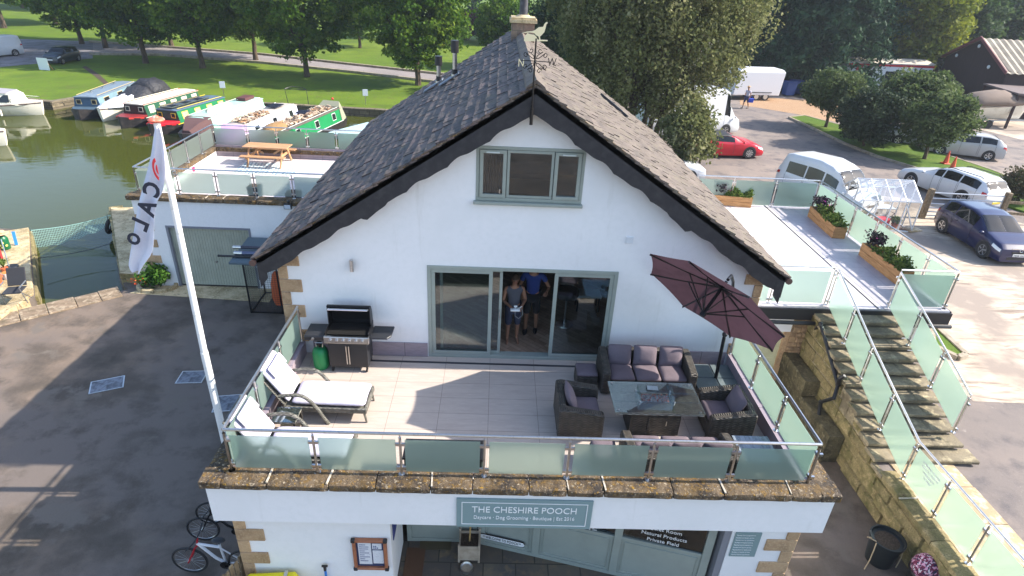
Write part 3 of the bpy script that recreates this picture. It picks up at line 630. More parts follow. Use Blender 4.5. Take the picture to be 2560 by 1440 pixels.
def text(s,size,M,mt,parent,name='lettering',ext=.003,align='CENTER',space=1.0,sx=1.0,off=0):
    cu=bpy.data.curves.new('t','FONT'); cu.body=s; cu.size=size; cu.extrude=ext; cu.align_x=align; cu.align_y='CENTER'; cu.space_character=space; cu.resolution_u=3; cu.offset=off
    t=bpy.data.objects.new('t',cu); C.objects.link(t); dg=bpy.context.evaluated_depsgraph_get(); me=bpy.data.meshes.new_from_object(t.evaluated_get(dg)); bpy.data.objects.remove(t)
    me.transform(M@Matrix.Diagonal((sx,1,1,1))); me.materials.clear(); me.materials.append(mt); me.name=name
    o=bpy.data.objects.new(name,me); C.objects.link(o); 
    if parent is not None: o.parent=parent
    return o
FRONT=lambda x,y,z: Matrix.Translation((x,y,z))@Matrix.Rotation(R(90),4,'X')
PALE=mat('letter_white',(.78,.80,.80),.5)
# painted window words on the shopfront
for i,wd_ in enumerate(('Quiet Room','Natural Products','Private Field')):
    M=SM@Matrix.Translation((3.43,-.006,-1.33-i*.145))@Matrix.Rotation(R(90),4,'X'); text(wd_,.115,M,PALE,sfo)
for i in range(3): text('Daycare  Grooming  Spa',.06,SM@Matrix.Translation((1.95,-.003,-1.69+i*.09))@Matrix.Rotation(R(90),4,'X'),PALE,sfo)
# shop sign on the fascia
sg=thing('shop_sign','teal grey shop sign with white border reading The Cheshire Pooch','sign',(.62,-3.93,-.25))
BOARD=mat('sign_teal',rgb((122,146,148)),.5)
m=MB(); m.box(-1.07,1.07,0,.03,-.31,.31); m.build('board',BOARD,sg,bevel=.004)
m=MB(); frame_rect(m,-.99,.99,-.245,.245,-.006,-.001,.012); m.build('border_line',PALE,sg)
text('THE CHESHIRE POOCH',.185,Matrix.Translation((0,-.004,.085))@Matrix.Rotation(R(90),4,'X'),PALE,sg,sx=.86)
text('Daycare · Dog Grooming · Boutique | Est 2016',.105,Matrix.Translation((0,-.004,-.085))@Matrix.Rotation(R(90),4,'X'),PALE,sg,sx=.80)
# welcome sign on the shopfront
ws=thing('welcome_sign','narrow white oval-ended plate reading Welcome to Pooch on the sage shopfront','sign',(0,0,0))
m=MB(); m.T=SM; n=8; pts=[]
for cx_,a0 in ((.88,-90),(.10,90)):
    for k in range(n+1): a=R(a0+180*k/n); pts.append((cx_+.07*math.cos(a),-2.5+.07*math.sin(a)))
m.prismy(pts,-.03,-.02); wso=m.build('rim',BLACK,ws)
m=MB(); m.T=SM; m.prismy([(a*.98+.0098,(b_+2.5)*.8-2.5) for a,b_ in pts],-.036,-.031); m.build('plate',PALE,ws)
text('* WELCOME TO POOCH *',.088,SM@Matrix.Translation((.49,-.038,-2.5))@Matrix.Rotation(R(90),4,'X'),BLACK,ws,sx=.72)
# small information plaque on right pier
pq=thing('information_plaque','small blue grey plaque with white list on right-hand shop pier','plaque',(4.50,GY-.02,-1.235))
m=MB(); m.box(-.225,.225,0,.018,-.295,.295); m.build('board',BOARD,pq)
for i in range(9): text('Boutique and daycare services' if i%2 else 'Opening hours by appointment',.032,Matrix.Translation((-.2,-.003,.24-i*.06))@Matrix.Rotation(R(90),4,'X'),PALE,pq,align='LEFT',sx=.8)
# notice case on the left pier
nb=thing('notice_board','copper-framed glazed notice case with papers on left shop pier','notice board',(-1.94,GY-.05,-1.62))
COPPER=mat('copper_frame',rgb((176,116,84)),.4,.3,layers=((8,rgb((150,96,70)),.4,.7),))
m=MB(); frame_rect(m,-.29,.29,-.37,.37,-.03,.045,.055); m.build('frame',COPPER,nb,bevel=.01)
for a in (-.27,.27):
    for b_ in (-.35,.35): m=MB(); m.box(a-.035,a+.035,-.04,.03,b_-.035,b_+.035); m.build('corner_cap',BLACK,nb,bevel=.01)
m=MB(); m.box(-.24,.24,.02,.03,-.32,.32); m.build('backing',mat('navy_felt',(.03,.04,.10),.9),nb)
PAPER=mat('paper',(.66,.67,.70),.7,layers=((30,(.35,.36,.42),.62,.7,2,(1,1,4)),))
for a,b_,c_,d_ in ((-.2,.02,-.26,.27),(.04,.2,.12,.26),(.04,.22,-.24,.09)): m=MB(); m.box(a,b_,.012,.018,c_,d_); m.build('notice',PAPER,nb)
m=MB()
for k in range(9): m.box(-.18,-.18+random.uniform(.08,.17),.008,.011,.22-k*.05,.232-k*.05)
for k in range(5): m.box(.06+.03*(k%3),.08+.03*(k%3),.008,.011,.14+.04*(k//3),.165+.04*(k//3))
m.build('notice_print',mat('ink_blue',(.06,.08,.2),.7),nb)
# ================= BALUSTRADES =================
def balustrade(name,label,paths,h=.80,glass=FROST,g0=.07,g1=None,rail=True,cap=.09,group=None,gap=.07,closed=False):
    """paths: lists of post foot points; glass between neighbours; handrail over the posts"""
    t=thing(name,label,'balustrade',paths[0][0],group=group); O=Vector(paths[0][0])
    for pts in paths:
        P_=[Vector(p)-O for p in pts]; g1_=g1 or (h-.10)
        for i,p in enumerate(P_):
            if i==len(P_)-1 and closed=='skiplast': continue
            m=MB(); m.cyl(p,p+Vector((0,0,h-.05)),.021,None,10); m.cyl(p,p+Vector((0,0,.012)),.05,None,12); m.cyl(p+Vector((0,0,h-.05)),p+Vector((0,0,h)),.008,None,6)
            nb_=P_[i+1] if i<len(P_)-1 else P_[i-1]; d=nb_-p; d.z=0; d.normalize(); side=(0,) 
            for zz in (g0+.07,g1_-.09):
                m.bar(p+Vector((0,0,zz))-d*(.075 if i>0 else .0),p+Vector((0,0,zz))+d*(.075 if (i<len(P_)-1 or i==0) else .0),.035,.045)
            m.build('post',STEEL,t,smooth=True)
        for a,b in zip(P_[:-1],P_[1:]):
            d=b-a; L=Vector((d.x,d.y,0)).length; k=gap/L; u=d*k
            p,q=a+u,b-u; nn=Vector((d.y,-d.x,0)).normalized()*.005
            vs=[p+Vector((0,0,g0)),q+Vector((0,0,g0)),q+Vector((0,0,g1_)),p+Vector((0,0,g1_))]
            m=MB(); m.add([v-nn for v in vs]+[v+nn for v in vs],[(3,2,1,0),(4,5,6,7),(0,1,5,4),(1,2,6,5),(2,3,7,6),(3,0,4,7)]); m.build('glass_panel',glass,t)
        if rail:
            m=MB(); m.tube([p+Vector((0,0,h+.015)) for p in P_],.024,10); m.build('handrail',STEEL,t,smooth=True)
    return t
FX=[-3.90,-2.60,-1.31,-.04,1.25,2.53,3.81,5.08]; FY=-3.74; CZ=.355
balustrade('glass_balustrade','frosted glass balustrade with steel handrail round the front terrace over the shop sign',
  [[(x,FY,CZ) for x in FX],[(FX[0],FY,CZ),(FX[0],-2.5,CZ),(FX[0],-1.28,CZ),(FX[0],-.10,CZ)],[(FX[-1],FY,CZ),(FX[-1],-2.5,CZ),(FX[-1],-1.28,CZ),(FX[-1],-.10,CZ)]],h=.80)
# ================= LEFT FLAT-ROOFED GARAGE =================
LB=thing('garage_building','white flat-roofed garage with roof terrace beside the canal','building',(-11.6,7.8,G0)); lo_=Vector((-11.6,7.8,G0))
LF=.10
m=MB(); m.T=Matrix.Translation(-lo_)
m.box(-11.62,-10.72,7.8,8.05,G0,.30); m.box(-8.02,-4.21,7.8,8.05,G0,.30); m.box(-10.72,-8.02,7.8,8.05,-.55,.30)
m.box(-11.62,-11.37,8.05,13.7,G0-1.1,.30); m.box(-11.62,-4.21,13.7,13.95,G0-1.1,.30); m.build('wall',WHITE,LB)
m=MB(); m.T=Matrix.Translation(-lo_); m.box(-11.37,-4.21,8.05,13.7,LF-.25,LF); m.build('roof_terrace_floor',grid_mat('pale_paving',rgb((214,204,202)),rgb((150,140,138)),.9,.46,.006,.5,0,((2,rgb((200,190,190)),.42,.62,8,(.5,5,1)),),'xy'),LB)
m=MB(); m.T=Matrix.Translation(-lo_); m.box(-11.37,-4.21,13.67,13.699,LF,.55); m.build('parapet_tiles',TILEUP,LB)
COPL=Matrix.Translation(-lo_)
def shift(o,v):
    o.location=v; return o
o=coping([((-11.75,8.08),(-4.3,8.08),.36)],None,.30,.47,21); o.parent=LB; o.location=-lo_
o=coping([((-11.35,13.95),(-11.35,8.1),.36)],None,.30,.46,22); o.parent=LB; o.location=-lo_
o=coping([((-4.3,13.62),(-11.7,13.62),.36)],None,.30,.46,23); o.parent=LB; o.location=-lo_
m=MB(); m.T=Matrix.Translation(-lo_); k=0; z=G0
while z<-.3:
    w_=.5 if k%2 else .24; m.box(-11.635,-11.62+w_,7.775,7.95,z+.006,z+.284); z+=.29; k+=1
m.build('quoin_stones',QUOIN,LB,bevel=.008)
GDOOR=mat('garage_door_green',rgb((166,170,154)),.45,layers=((2,rgb((154,158,142)),.42,.65),))
m=MB(); m.T=Matrix.Translation(-lo_)
x=-10.68
while x<-8.08: m.box(x,x+.082,7.90,7.93,G0+.05,-.62); x+=.09
m.box(-10.7,-8.04,7.93,7.96,G0+.05,-.6); gd=m.build('garage_door',GDOOR,LB)
m=MB(); m.T=Matrix.Translation(-lo_); m.box(-10.74,-10.67,7.79,7.96,G0,-.55); m.box(-8.07,-8.0,7.79,7.96,G0,-.55); m.box(-10.67,-8.07,7.79,7.96,-.62,-.55); m.build('frame',mat('door_frame_grey',rgb((120,124,134)),.5),gd)
m=MB(); m.T=Matrix.Translation(-lo_); hx=-9.35; m.cyl((hx,7.9,G0+.95),(hx,7.86,G0+.95),.03,None,8); m.build('handle',STEEL,gd)
# security light and dark round lamp on the garage wall
p=at(722,512,y=7.79)
fl=thing('floodlight','small black security floodlight on the white garage wall','lamp',(p.x,7.79,p.z))
m=MB(); m.box(-.12,.12,-.16,-.05,-.1,.08); m.build('housing',BLACK,fl,bevel=.01); m=MB(); m.box(-.1,.1,-.17,-.161,-.08,.05); m.build('lens',mat('lamp_glass',(.5,.55,.6),.1),fl); m=MB(); m.ball((.02,-.05,.13),.05); m.bar((0,-.05,.05),(0,0,.05),.03); m.build('sensor',BLACK,fl)
RZ_=.46; RY=8.0
ux=[-11.42]+[at(u,440,y=RY).x for u in (440,537,632,728,824)]+[at(824,440,y=RY).x+(at(824,440,y=RY).x-at(728,440,y=RY).x)]
bx_=[at(u,350,y=13.75).x for u in (620,693,768,841)]; bx_=[-11.42]+bx_+[bx_[-1]+1.1]
balustrade('glass_balustrade','frosted glass balustrade round the canal-side roof terrace of the garage',
  [[(x,RY,RZ_) for x in ux if x<-4.4],[(x,13.75,RZ_) for x in bx_],[(-11.42,y,RZ_) for y in (8.0,9.15,10.3,11.45,12.6,13.75)]],h=.84,glass=FROST2)
# ================= RIGHT TERRACE AND STAIRS =================
RT=thing('raised_terrace','pale tiled side terrace on a white and stone building right of the house','terrace',(8.6,2.75,G0)); ro=Vector((8.6,2.75,G0)); TR=Matrix.Translation(-ro)
PAVR=grid_mat('bright_paving',rgb((222,214,208)),rgb((190,184,182)),1.2,.62,.005,.45,0,((2.2,rgb((208,200,202)),.42,.62,8,(5,.5,1)),),'xy')
PAVG=grid_mat('shaded_paving',rgb((176,172,176)),rgb((140,138,144)),1.2,.62,.006,.5,0,((3,rgb((166,162,168)),.42,.6),),'xy')  # shaded copy of the pale paving, shade put into the greyer colour
m=MB(); m.T=TR; m.box(5.43,11.9,2.72,10.5,-.12,0); m.build('terrace_floor',PAVR,RT)
m=MB(); m.T=TR; m.box(10.15,11.9,2.72,10.5,.001,.006); m.build('shadow_strip_tiles',PAVG,RT)  # strip of shadow along the outer edge, painted as greyer tiles
m=MB(); m.T=TR; m.box(9.98,10.03,2.72,10.45,.001,.007); m.build('slot_drain',mat('drain_dark',(.04,.04,.045),.5),RT)
m=MB(); m.T=TR; m.box(5.43,8.3,2.66,2.718,-.36,-.04); m.box(10.47,11.95,2.66,2.718,-.36,-.04); m.box(11.9,11.95,2.72,10.5,-.36,-.01); m.box(8.3,10.47,2.66,2.718,-.2,-.04); m.build('fascia_board',BLACK,RT)
m=MB(); m.T=TR; m.tube([(5.45,2.60,-.40),(8.5,2.60,-.42)],.055,8); m.build('gutter',BLACK,RT,smooth=True)
m=MB(); m.T=TR; m.tube([(10.5,2.62,-.40),(12.0,2.62,-.40)],.055,8); m.build('gutter',BLACK,RT,smooth=True)
m=MB(); m.T=TR; m.box(5.43,8.28,2.98,3.2,-.93,-.125); m.box(5.43,11.7,10.2,10.45,G0,-.125); m.box(11.6,11.8,3.0,10.2,G0,-.125); m.box(10.5,11.6,2.95,3.0,G1,-.125); m.build('white_wall',WHITE,RT)
DOORC=mat('cream_door',rgb((206,204,168)),.5,layers=((3,rgb((192,190,152)),.42,.6),))
m=MB(); m.T=TR; m.box(5.6,7.9,3.05,3.1,G0+.02,-.95)
for i in range(4):
    for j in range(4): frame_rect(m,5.66+i*.56,5.66+i*.56+.5,G0+.08+j*.44,G0+.46+j*.44,3.035,3.049,.014)
m.build('garage_door',DOORC,RT)
m=MB(); m.T=TR; m.box(7.9,8.04,2.97,3.15,G0,-.93); m.build('door_post',QUOIN,RT)
def rubble(x0,x1,y,z0,z1,parent,mt=MOSSY,axis='x',seed=1,name='stone_wall',T=None,lh=(.18,.30),lw=(.28,.7),depth=.2,prot=.03):
    """coursed rubble wall facing -y (axis x) or -x (axis y)"""
    r=random.Random(seed); m=MB(); m.T=T; z=z0
    while z<z1-.02:
        h=min(r.uniform(*lh),z1-z); h=z1-z if z1-z-h<.08 else h; s=x0-r.uniform(0,.3)
        while s<x1:
            l=r.uniform(*lw); a=max(s,x0); b=min(s+l,x1)
            if b-a>.04:
                dp=r.uniform(0,prot); g=.008
                ch=.02; q=[(a+g,z+g),(b-g,z+g),(b-g,z+h-g),(a+g,z+h-g)]
                c=[(a+g+ch,z+g+ch),(b-g-ch,z+g+ch*r.uniform(.6,1.6)),(b-g-ch,z+h-g-ch*r.uniform(.6,1.6)),(a+g+ch,z+h-g-ch)]
                if axis=='x': vs=[(px,y,pz) for px,pz in q]+[(px,y-dp-.015,pz) for px,pz in c]
                else: vs=[(y,px,pz) for px,pz in q[::-1]]+[(y-dp-.015,px,pz) for px,pz in c[::-1]]
                m.add(vs,[(0,1,5,4),(1,2,6,5),(2,3,7,6),(3,0,4,7),(4,5,6,7)])
            s+=l
        z+=h
    if axis=='x': m.box(x0,x1,y+.002,y+depth,z0,z1,0,.1)
    else: m.box(y+.002,y+depth,x0,x1,z0,z1,0,.1)
    return m.build(name,mt,parent,smooth=True,angle=30)
BRST=mat('brown_rubble',rgb((150,124,96)),.9,layers=((3,rgb((116,98,76)),.4,.62),(8,rgb((178,150,116)),.5,.68),(2,rgb((104,98,62)),.56,.7)),bump=(16,.5,.02),attr=.25)
rubble(8.04,8.55,2.95,G0,-.125,RT,BRST,'x',4,T=TR,lh=(.12,.22),lw=(.16,.4))
# staircase
ST=thing('staircase','broad weathered sandstone staircase climbing from car park to side terrace','staircase',(9.4,2.66,G1)); so_=Vector((9.4,2.66,G1)); TS=Matrix.Translation(-so_)
STEPM=mat('step_stone',rgb((140,128,104)),.9,layers=((2.2,rgb((108,98,78)),.42,.62),(5,rgb((182,168,134)),.52,.68),(3,rgb((92,88,60)),.58,.72),(30,rgb((120,110,90)),.5,.7)),bump=(22,.5,.02),attr=.18)
NS=12; RUN=.335; RIS=1.75/NS
for i in range(NS):
    zt=-RIS*(i+1); yf=2.66-RUN*(i+1); xr=10.47+(.0,.16,.34)[max(0,i-NS+3)]+random.uniform(-.02,.02); xl=8.32+random.uniform(-.02,.03); xm=xr-random.uniform(.5,.7)
    m=MB(); m.T=TS; j=random.uniform(-.006,.006)
    # slab with an uneven nose
    for xa,xb_ in ((xl,8.79),(8.795,xm),(xm+.006,xr)):
        n=max(2,int((xb_-xa)/.12)); rings=[]
        for k in range(n+1):
            x=xa+(xb_-xa)*k/n; e=noise.noise(Vector((x*4,i*3.3,1)))*.022; e2=noise.noise(Vector((x*3,i*5.1,4)))*.008
            rings.append([(x,yf+RUN+.03,zt-.085),(x,yf+RUN+.03,zt+j),(x,yf-.02+e,zt+j+e2),(x,yf-.035+e,zt-.02),(x,yf-.03+e,zt-.075+e2),(x,yf-.01,zt-.088)])
        m.loft(rings)
    m.build('step',STEPM,ST,smooth=True,angle=40)
m=MB(); m.T=TS
for i in range(NS):
    zt=-RIS*(i+1)-.086; yf=2.66-RUN*(i+1)+.05
    if zt-G1>.02: m.box(8.42,10.36,yf,yf+RUN+(.02 if i else 0),G1-.01,zt)
m.build('step_core',STEPM,ST)
# stair side wall facing the passage, then the long retaining wall
m=MB()
SW=thing('retaining_wall','long mossy sandstone block wall between the sunken passage and the footpath','wall',(8.4,2.9,G0)); wo_=Vector((8.4,2.9,G0)); TW=Matrix.Translation(-wo_)
for i in range(NS):
    y1=2.66-RUN*i; y0=y1-RUN; rubble(y0,y1+.001,8.40,G0,-RIS*(i+1)-.1,SW,MOSSY,'y',30+i,T=TW,depth=.02,lh=(.2,.34),lw=(.3,.8)) if False else None
r_=random.Random(5); mm_=MB(); mm_.T=TW; z=G0
prof=lambda y: (-RIS*((2.66-y)/RUN)-.16) if y>-1.3 else G1-.13
while z<-.2:
    h=r_.uniform(.22,.34); y=2.9
    while y>-16:
        l=r_.uniform(.45,1.1); ya=max(y-l,-16); 
        if z+h<=G1-.12: 
            zt=z+h
        else:
            zt=z+h
        pm=min(prof(y),prof(ya)); pM=max(prof(y),prof(ya))
        if z<pM-.02:
            zt=z+h; g=.009; ch=.018; dp=r_.uniform(0,.05); zt2a=min(zt,prof(y)); zt2b=min(zt,prof(ya))
            if zt2b>z+.03 and zt2a>z+.03:
                q=[(y-g,z+g),(ya+g,z+g),(ya+g,zt2b-g),(y-g,zt2a-g)]; c=[(y-g-ch,z+g+ch),(ya+g+ch,z+g+ch),(ya+g+ch,zt2b-g-ch),(y-g-ch,zt2a-g-ch)]
                mm_.add([(8.44,a,b) for a,b in q]+[(8.425-dp,a,b) for a,b in c],[(0,1,5,4),(1,2,6,5),(2,3,7,6),(3,0,4,7),(4,5,6,7)])
        y-=l
    z+=h
mm_.add([(8.445,2.9,G0),(8.445,-16,G0),(8.445,-16,G1-.13),(8.445,-1.3,G1-.13),(8.445,2.9,-.1)],[(0,1,2,3,4)],rnd=.05)
mm_.build('wall_face',MOSSY,SW,smooth=True,angle=30)
o=coping([((8.36+.36,-16.0),(8.36+.36,-1.25),-.36)],None,G1-.13,G1+.03,31,mt=MOSSY); o.parent=SW; o.location=-wo_
DKST=mat('dark_ledge_stone',rgb((96,88,64)),.95,layers=((2,rgb((58,54,38)),.42,.6),(9,rgb((120,110,84)),.52,.68),(26,rgb((70,62,46)),.5,.7)),bump=(20,.7,.03))
m=MB(); m.T=TW
def rough_box(m,x0,x1,y0,y1,z0,z1,amp=.02,seed=0):
    n=max(2,int((y1-y0)/.2)); rings=[]
    for k in range(n+1):
        y=y0+(y1-y0)*k/n; a=[noise.noise(Vector((y*2.1+seed,c*3.7,seed)))*amp for c in range(6)]
        rings.append([(x0+a[0],y,z0),(x0+a[1],y,z1-.03),(x0+.03+a[2],y,z1+a[2]*.5),(x1-.02+a[3],y,z1+a[4]*.5),(x1,y,z1-.03),(x1,y,z0)])
    m.loft(rings)
rough_box(m,8.02,8.40,.1,2.95,G0,-2.02,.03,1); rough_box(m,8.0,8.40,1.6,2.94,-2.0,-1.55,.03,5); m.build('lower_ledge',DKST,SW,smooth=True,angle=40)
# drainpipe
dp=thing('drainpipe','black cast drainpipe running down the mossy stair wall','drainpipe',(8.35,2.55,G0)); m=MB(); m.T=Matrix.Translation((-8.35,-2.55,-G0))
q=[Vector((8.42,2.56,-.42)),Vector((8.42,2.54,-.55))]+[at(u,v,x=8.33) for u,v in ((2052,810),(2095,962))]+[at(u,v,x=8.16) for u,v in ((2085,995),(2052,1005),(2045,1050))]+[Vector((7.98,at(2045,1050,x=7.98).y,G0))]
m.tube(q,.048,10); m.tube([q[3],at(2100,945,x=8.2),at(2112,940,x=8.25)],.045,10); m.build('pipe',BLACK,dp,smooth=True)
m=MB(); m.T=Matrix.Translation((-8.35,-2.55,-G0))
for p in (q[2],q[3],q[5]): m.ball(p,.062,10,6)
m.build('collar',BLACK,dp,smooth=True)
# terrace and stair railings
zz=lambda y: -RIS*max(0,min(NS,(2.66-y)/RUN))
def stz(y):   # tread height under a post
    i=int((2.66-y)/RUN); return -RIS*(i+1) if y<2.66 else 0
by=[2.85,1.72,.71,-.42]; low=[-1.5,-2.5,-3.52,-4.6,-5.7,-6.8,-7.9,-9.0]
balustrade('glass_balustrade','frosted green glass railing down the left side of the staircase and along the footpath',
  [[(8.7,y,(0,-.45,-.89,-1.33)[k]) for k,y in enumerate(by)]+[(8.7,y,G1+.02) for y in low]],h=1.02,g0=.06)
balustrade('glass_balustrade','frosted green glass railing down the right side of the staircase',
  [[(10.3,y,z) for y,z in ((2.82,0),(1.69,-.42),(.58,-.85),(-.5,-1.28))]],h=1.0,g0=.06)
m=None
balustrade('glass_balustrade','frosted glass balustrade on the three outer sides of the side terrace with planters',
  [[(7.3,10.35,0),(8.65,10.33,0),(10.2,10.3,0),(11.75,10.28,0)],[(11.75,10.28,0),(11.77,9.0,0),(11.78,7.75,0),(11.8,6.5,0),(11.8,5.25,0),(11.81,4.0,0),(11.82,2.86,0)],[(11.82,2.86,0),(10.33,2.86,0)]],h=1.06,g0=.05)
balustrade('glass_balustrade','short frosted glass balustrade between the roof eave and the top of the stairs',
  [[(5.6,2.86,0),(7.15,2.86,0),(8.62,2.86,0)]],h=1.06,g0=.05)
# ================= FURNITURE ON THE TERRACE =================
WICK=wicker_mat('dark_wicker',(.014,.012,.010),(.10,.085,.065))
WICKT=wicker_mat('grey_wicker',(.09,.088,.072),(.42,.40,.33),20)
WICKS=wicker_mat('lounger_wicker',(.05,.048,.04),(.26,.25,.21),34)
CUSH=mat('mauve_cushion',rgb((112,99,105)),.9,layers=((2,rgb((100,88,94)),.42,.62),(120,rgb((126,114,118)),.5,.75)),bump=(140,.3,.005),bump2=(5,.4,.03))
LCUSH=mat('white_cushion',rgb((196,192,206)),.9,layers=((2,rgb((184,180,198)),.45,.65),),bump=(6,.35,.03),bump2=(120,.2,.004))
def cushion(name,size,M,mt,parent,puff=.3,label=None):
    """soft box with pinched edges"""
    sx,sy,sz=size; m=MB(); n=6; vs=[];fs=[]
    def P(i,j,s):
        u=-1+2*i/n; v=-1+2*j/n; e=(1-abs(u)**4)*(1-abs(v)**4); z=s*sz/2*((1-puff)*(.55+.45*min(1,e*3))+puff*e)
        k=1-.03*(1-abs(v))*(abs(u)>.9)
        return M@Vector((u*sx/2*k,v*sy/2,z))
    for s in (1,-1):
        b=len(vs); vs+=[P(i,j,s) for i in range(n+1) for j in range(n+1)]
        for i in range(n):
            for j in range(n):
                a=b+i*(n+1)+j; q=(a,a+n+1,a+n+2,a+1); fs.append(q if s>0 else q[::-1])
    N1=(n+1)**2; rim=[(i,0) for i in range(n)]+[(n,j) for j in range(n)]+[(i,n) for i in range(n,0,-1)]+[(0,j) for j in range(n,0,-1)]
    ids=[i*(n+1)+j for i,j in rim]
    for a,b in zip(ids,ids[1:]+ids[:1]): fs.append((a,a+N1,b+N1,b))
    m.add(vs,fs); return m.build(name,mt,parent,smooth='all',sub=1,label=label)
TM=Matrix.Translation; RXm=lambda a:Matrix.Rotation(R(a),4,'X'); RYm=lambda a:Matrix.Rotation(R(a),4,'Y'); RZm=lambda a:Matrix.Rotation(R(a),4,'Z')
def seat_unit(name,label,cat,loc,rz,w,seats,d=.80,h=.66,cush=True,tilt=0,group=None):
    t=thing(name,label,cat,loc,R(rz),group); a=.16
    m=MB(); m.box(-w/2+a,w/2-a,-d/2+.02,d/2-.14,.04,.30); m.build('seat_base',WICK,t,bevel=.015)
    for s in (-1,1):
        m=MB(); x0=s*w/2; x1=s*(w/2-a+.002); 
        m.prismx([(-d/2,.03),(d/2-.001,.03),(d/2-.001,h-.02),(d/2-.1,h),(-d/2+.05,h-.10),(-d/2,h-.13)],min(x0,x1),max(x0,x1)); m.build('arm',WICK,t,bevel=.02)
    m=MB(); m.box(-w/2+a+.001,w/2-a-.001,d/2-.13,d/2,.05,h); m.build('backrest',WICK,t,bevel=.02)
    iw=(w-2*a)/seats
    for i in range(seats):
        x=-w/2+a+iw*(i+.5)
        cushion('seat_cushion',(iw-.01,d-.20,.13),TM((x,-.08,.37)),CUSH,t,.15)
        if cush: cushion('back_cushion',(iw-.03,.42,.17),TM((x+random.uniform(-.01,.01),d/2-.24,.60))@RZm(random.uniform(-4,4))@RXm(68),CUSH,t,.7)
    return t
# positions measured from the photograph on the paving
seat_unit('garden_sofa','three-seat wicker sofa with mauve cushions against the house wall','sofa',(3.12,-.78,0),0,1.86,3)
seat_unit('garden_sofa','wicker sofa with mauve cushions seen from behind the front glass railing','sofa',(3.20,-3.12,0),180,1.86,3,h=.60)
seat_unit('garden_armchair','left wicker armchair with upright mauve cushion, turned towards the fire table','armchair',(1.63,-2.02,0),90,.92,1,group='armchairs round the fire table')
seat_unit('garden_armchair','right wicker armchair in front of the glass railing, cushion leaning on its back','armchair',(4.32,-2.02,0),-90,.92,1,group='armchairs round the fire table')
# ottoman on the left of the sofa
t=thing('footstool','square wicker footstool with mauve top at left end of the rear sofa','footstool',(1.93,-.82,0)); m=MB(); m.box(-.21,.21,-.21,.21,.03,.30); m.build('base',WICK,t,bevel=.015); cushion('cushion',(.43,.43,.10),TM((0,0,.345)),CUSH,t,.1)
t=thing('footstool','small mauve footstool half hidden behind the front railing beside the sofa','footstool',(1.95,-3.05,0)); m=MB(); m.box(-.21,.21,-.21,.21,.03,.30); m.build('base',WICK,t,bevel=.015); cushion('cushion',(.43,.43,.10),TM((0,0,.345)),CUSH,t,.1)
# fire table
ft=thing('fire_table','rectangular wicker fire-pit table with glass top between sofa and armchairs','table',(2.98,-2.05,0))
m=MB(); m.box(-.78,.78,-.43,-.12,.60,.66); m.box(-.78,.78,.12,.43,.60,.66); m.box(-.78,-.27,-.12,.12,.60,.66); m.box(.27,.78,-.12,.12,.60,.66); m.build('tabletop',WICKT,ft,bevel=.008)
m=MB(); n=4; m.loft([[(-.68,-.36,.6),(.68,-.36,.6),(.68,.36,.6),(-.68,.36,.6)],[(-.45,-.27,.5),(.45,-.27,.5),(.45,.27,.5),(-.45,.27,.5)],[(-.45,-.27,.02),(.45,-.27,.02),(.45,.27,.02),(-.45,.27,.02)]]); m.build('pedestal',WICK,ft)
m=MB(); m.box(-.79,.79,-.44,-.13,.664,.672); m.box(-.79,.79,.13,.44,.664,.672); m.box(-.79,-.28,-.13,.13,.664,.672); m.box(.28,.79,-.13,.13,.664,.672); m.build('glass_top',pane_mat('table_glass',(.92,.96,.94),.7,amount=1.0),ft)
m=MB(); m.box(-.27,.27,-.12,.12,.60,.63); m.build('burner_tray',STEEL,ft)
m=MB()
for i in range(170): m.ball((random.uniform(-.25,.25),random.uniform(-.10,.10),.645+random.uniform(-.01,.02)),(random.uniform(.009,.02),random.uniform(.009,.02),random.uniform(.009,.016)),5,3)
st_=m.build('fire_glass',mat('red_fire_glass',(.30,.09,.06),.25,attr_cols=((.32,.05,.035),(.5,.20,.13),(.12,.03,.03),(.5,.42,.38))),ft); st_['kind']='stuff'
m=MB()
for a,b_,c_,d_ in ((-.31,.31,-.155,-.149),(-.31,.31,.149,.155),(-.31,-.304,-.149,.149),(.304,.31,-.149,.149)): m.box(a,b_,c_,d_,.672,.83)
m.build('wind_guard',pane_mat('guard_glass',(.95,.98,.97),.5,amount=1.0),ft)
m=MB()
for a in (-1,1):
    for b_ in (-1,1): m.cyl((a*.31,b_*.152,.67),(a*.31,b_*.152,.70),.02,None,8); m.cyl((a*.72,b_*.38,.672),(a*.72,b_*.38,.68),.022,None,10)
m.build('glass_clip',STEEL,ft)
m=MB(); m.box(-.13,.21,-.285,-.272,.12,.44); m.build('cupboard_door',WICK,ft); 
m=MB(); m.box(.19,.2,-.30,-.286,.26,.36); m.build('handle',STEEL,ft)
tb=thing('tablet','silver tablet lying on the fire table by the fire bowl','tablet',(2.99,-1.80,.6725),R(-4)); m=MB(); m.box(-.11,.11,-.075,.075,0,.008); m.build('body',BLACK,tb,bevel=.002); m=MB(); m.box(-.10,.10,-.065,.065,.0085,.0095); m.build('screen',mat('screen_pale',(.55,.58,.6),.3),tb)
# glass side table in the corner
t=thing('side_table','low square wicker side table with glass top in the right front corner','side table',(4.50,-3.05,0)); m=MB(); m.box(-.27,.27,-.26,.26,.03,.43); m.build('base',WICK,t,bevel=.01); m=MB(); m.box(-.31,.31,-.30,.30,.43,.437); m.build('glass_top',mat('blue_glass_top',rgb((138,150,160)),.08,layers=((4,rgb((96,106,116)),.4,.6,2,(6,.6,1)),(30,rgb((150,160,168)),.5,.6,1,(1,8,1)))),t)
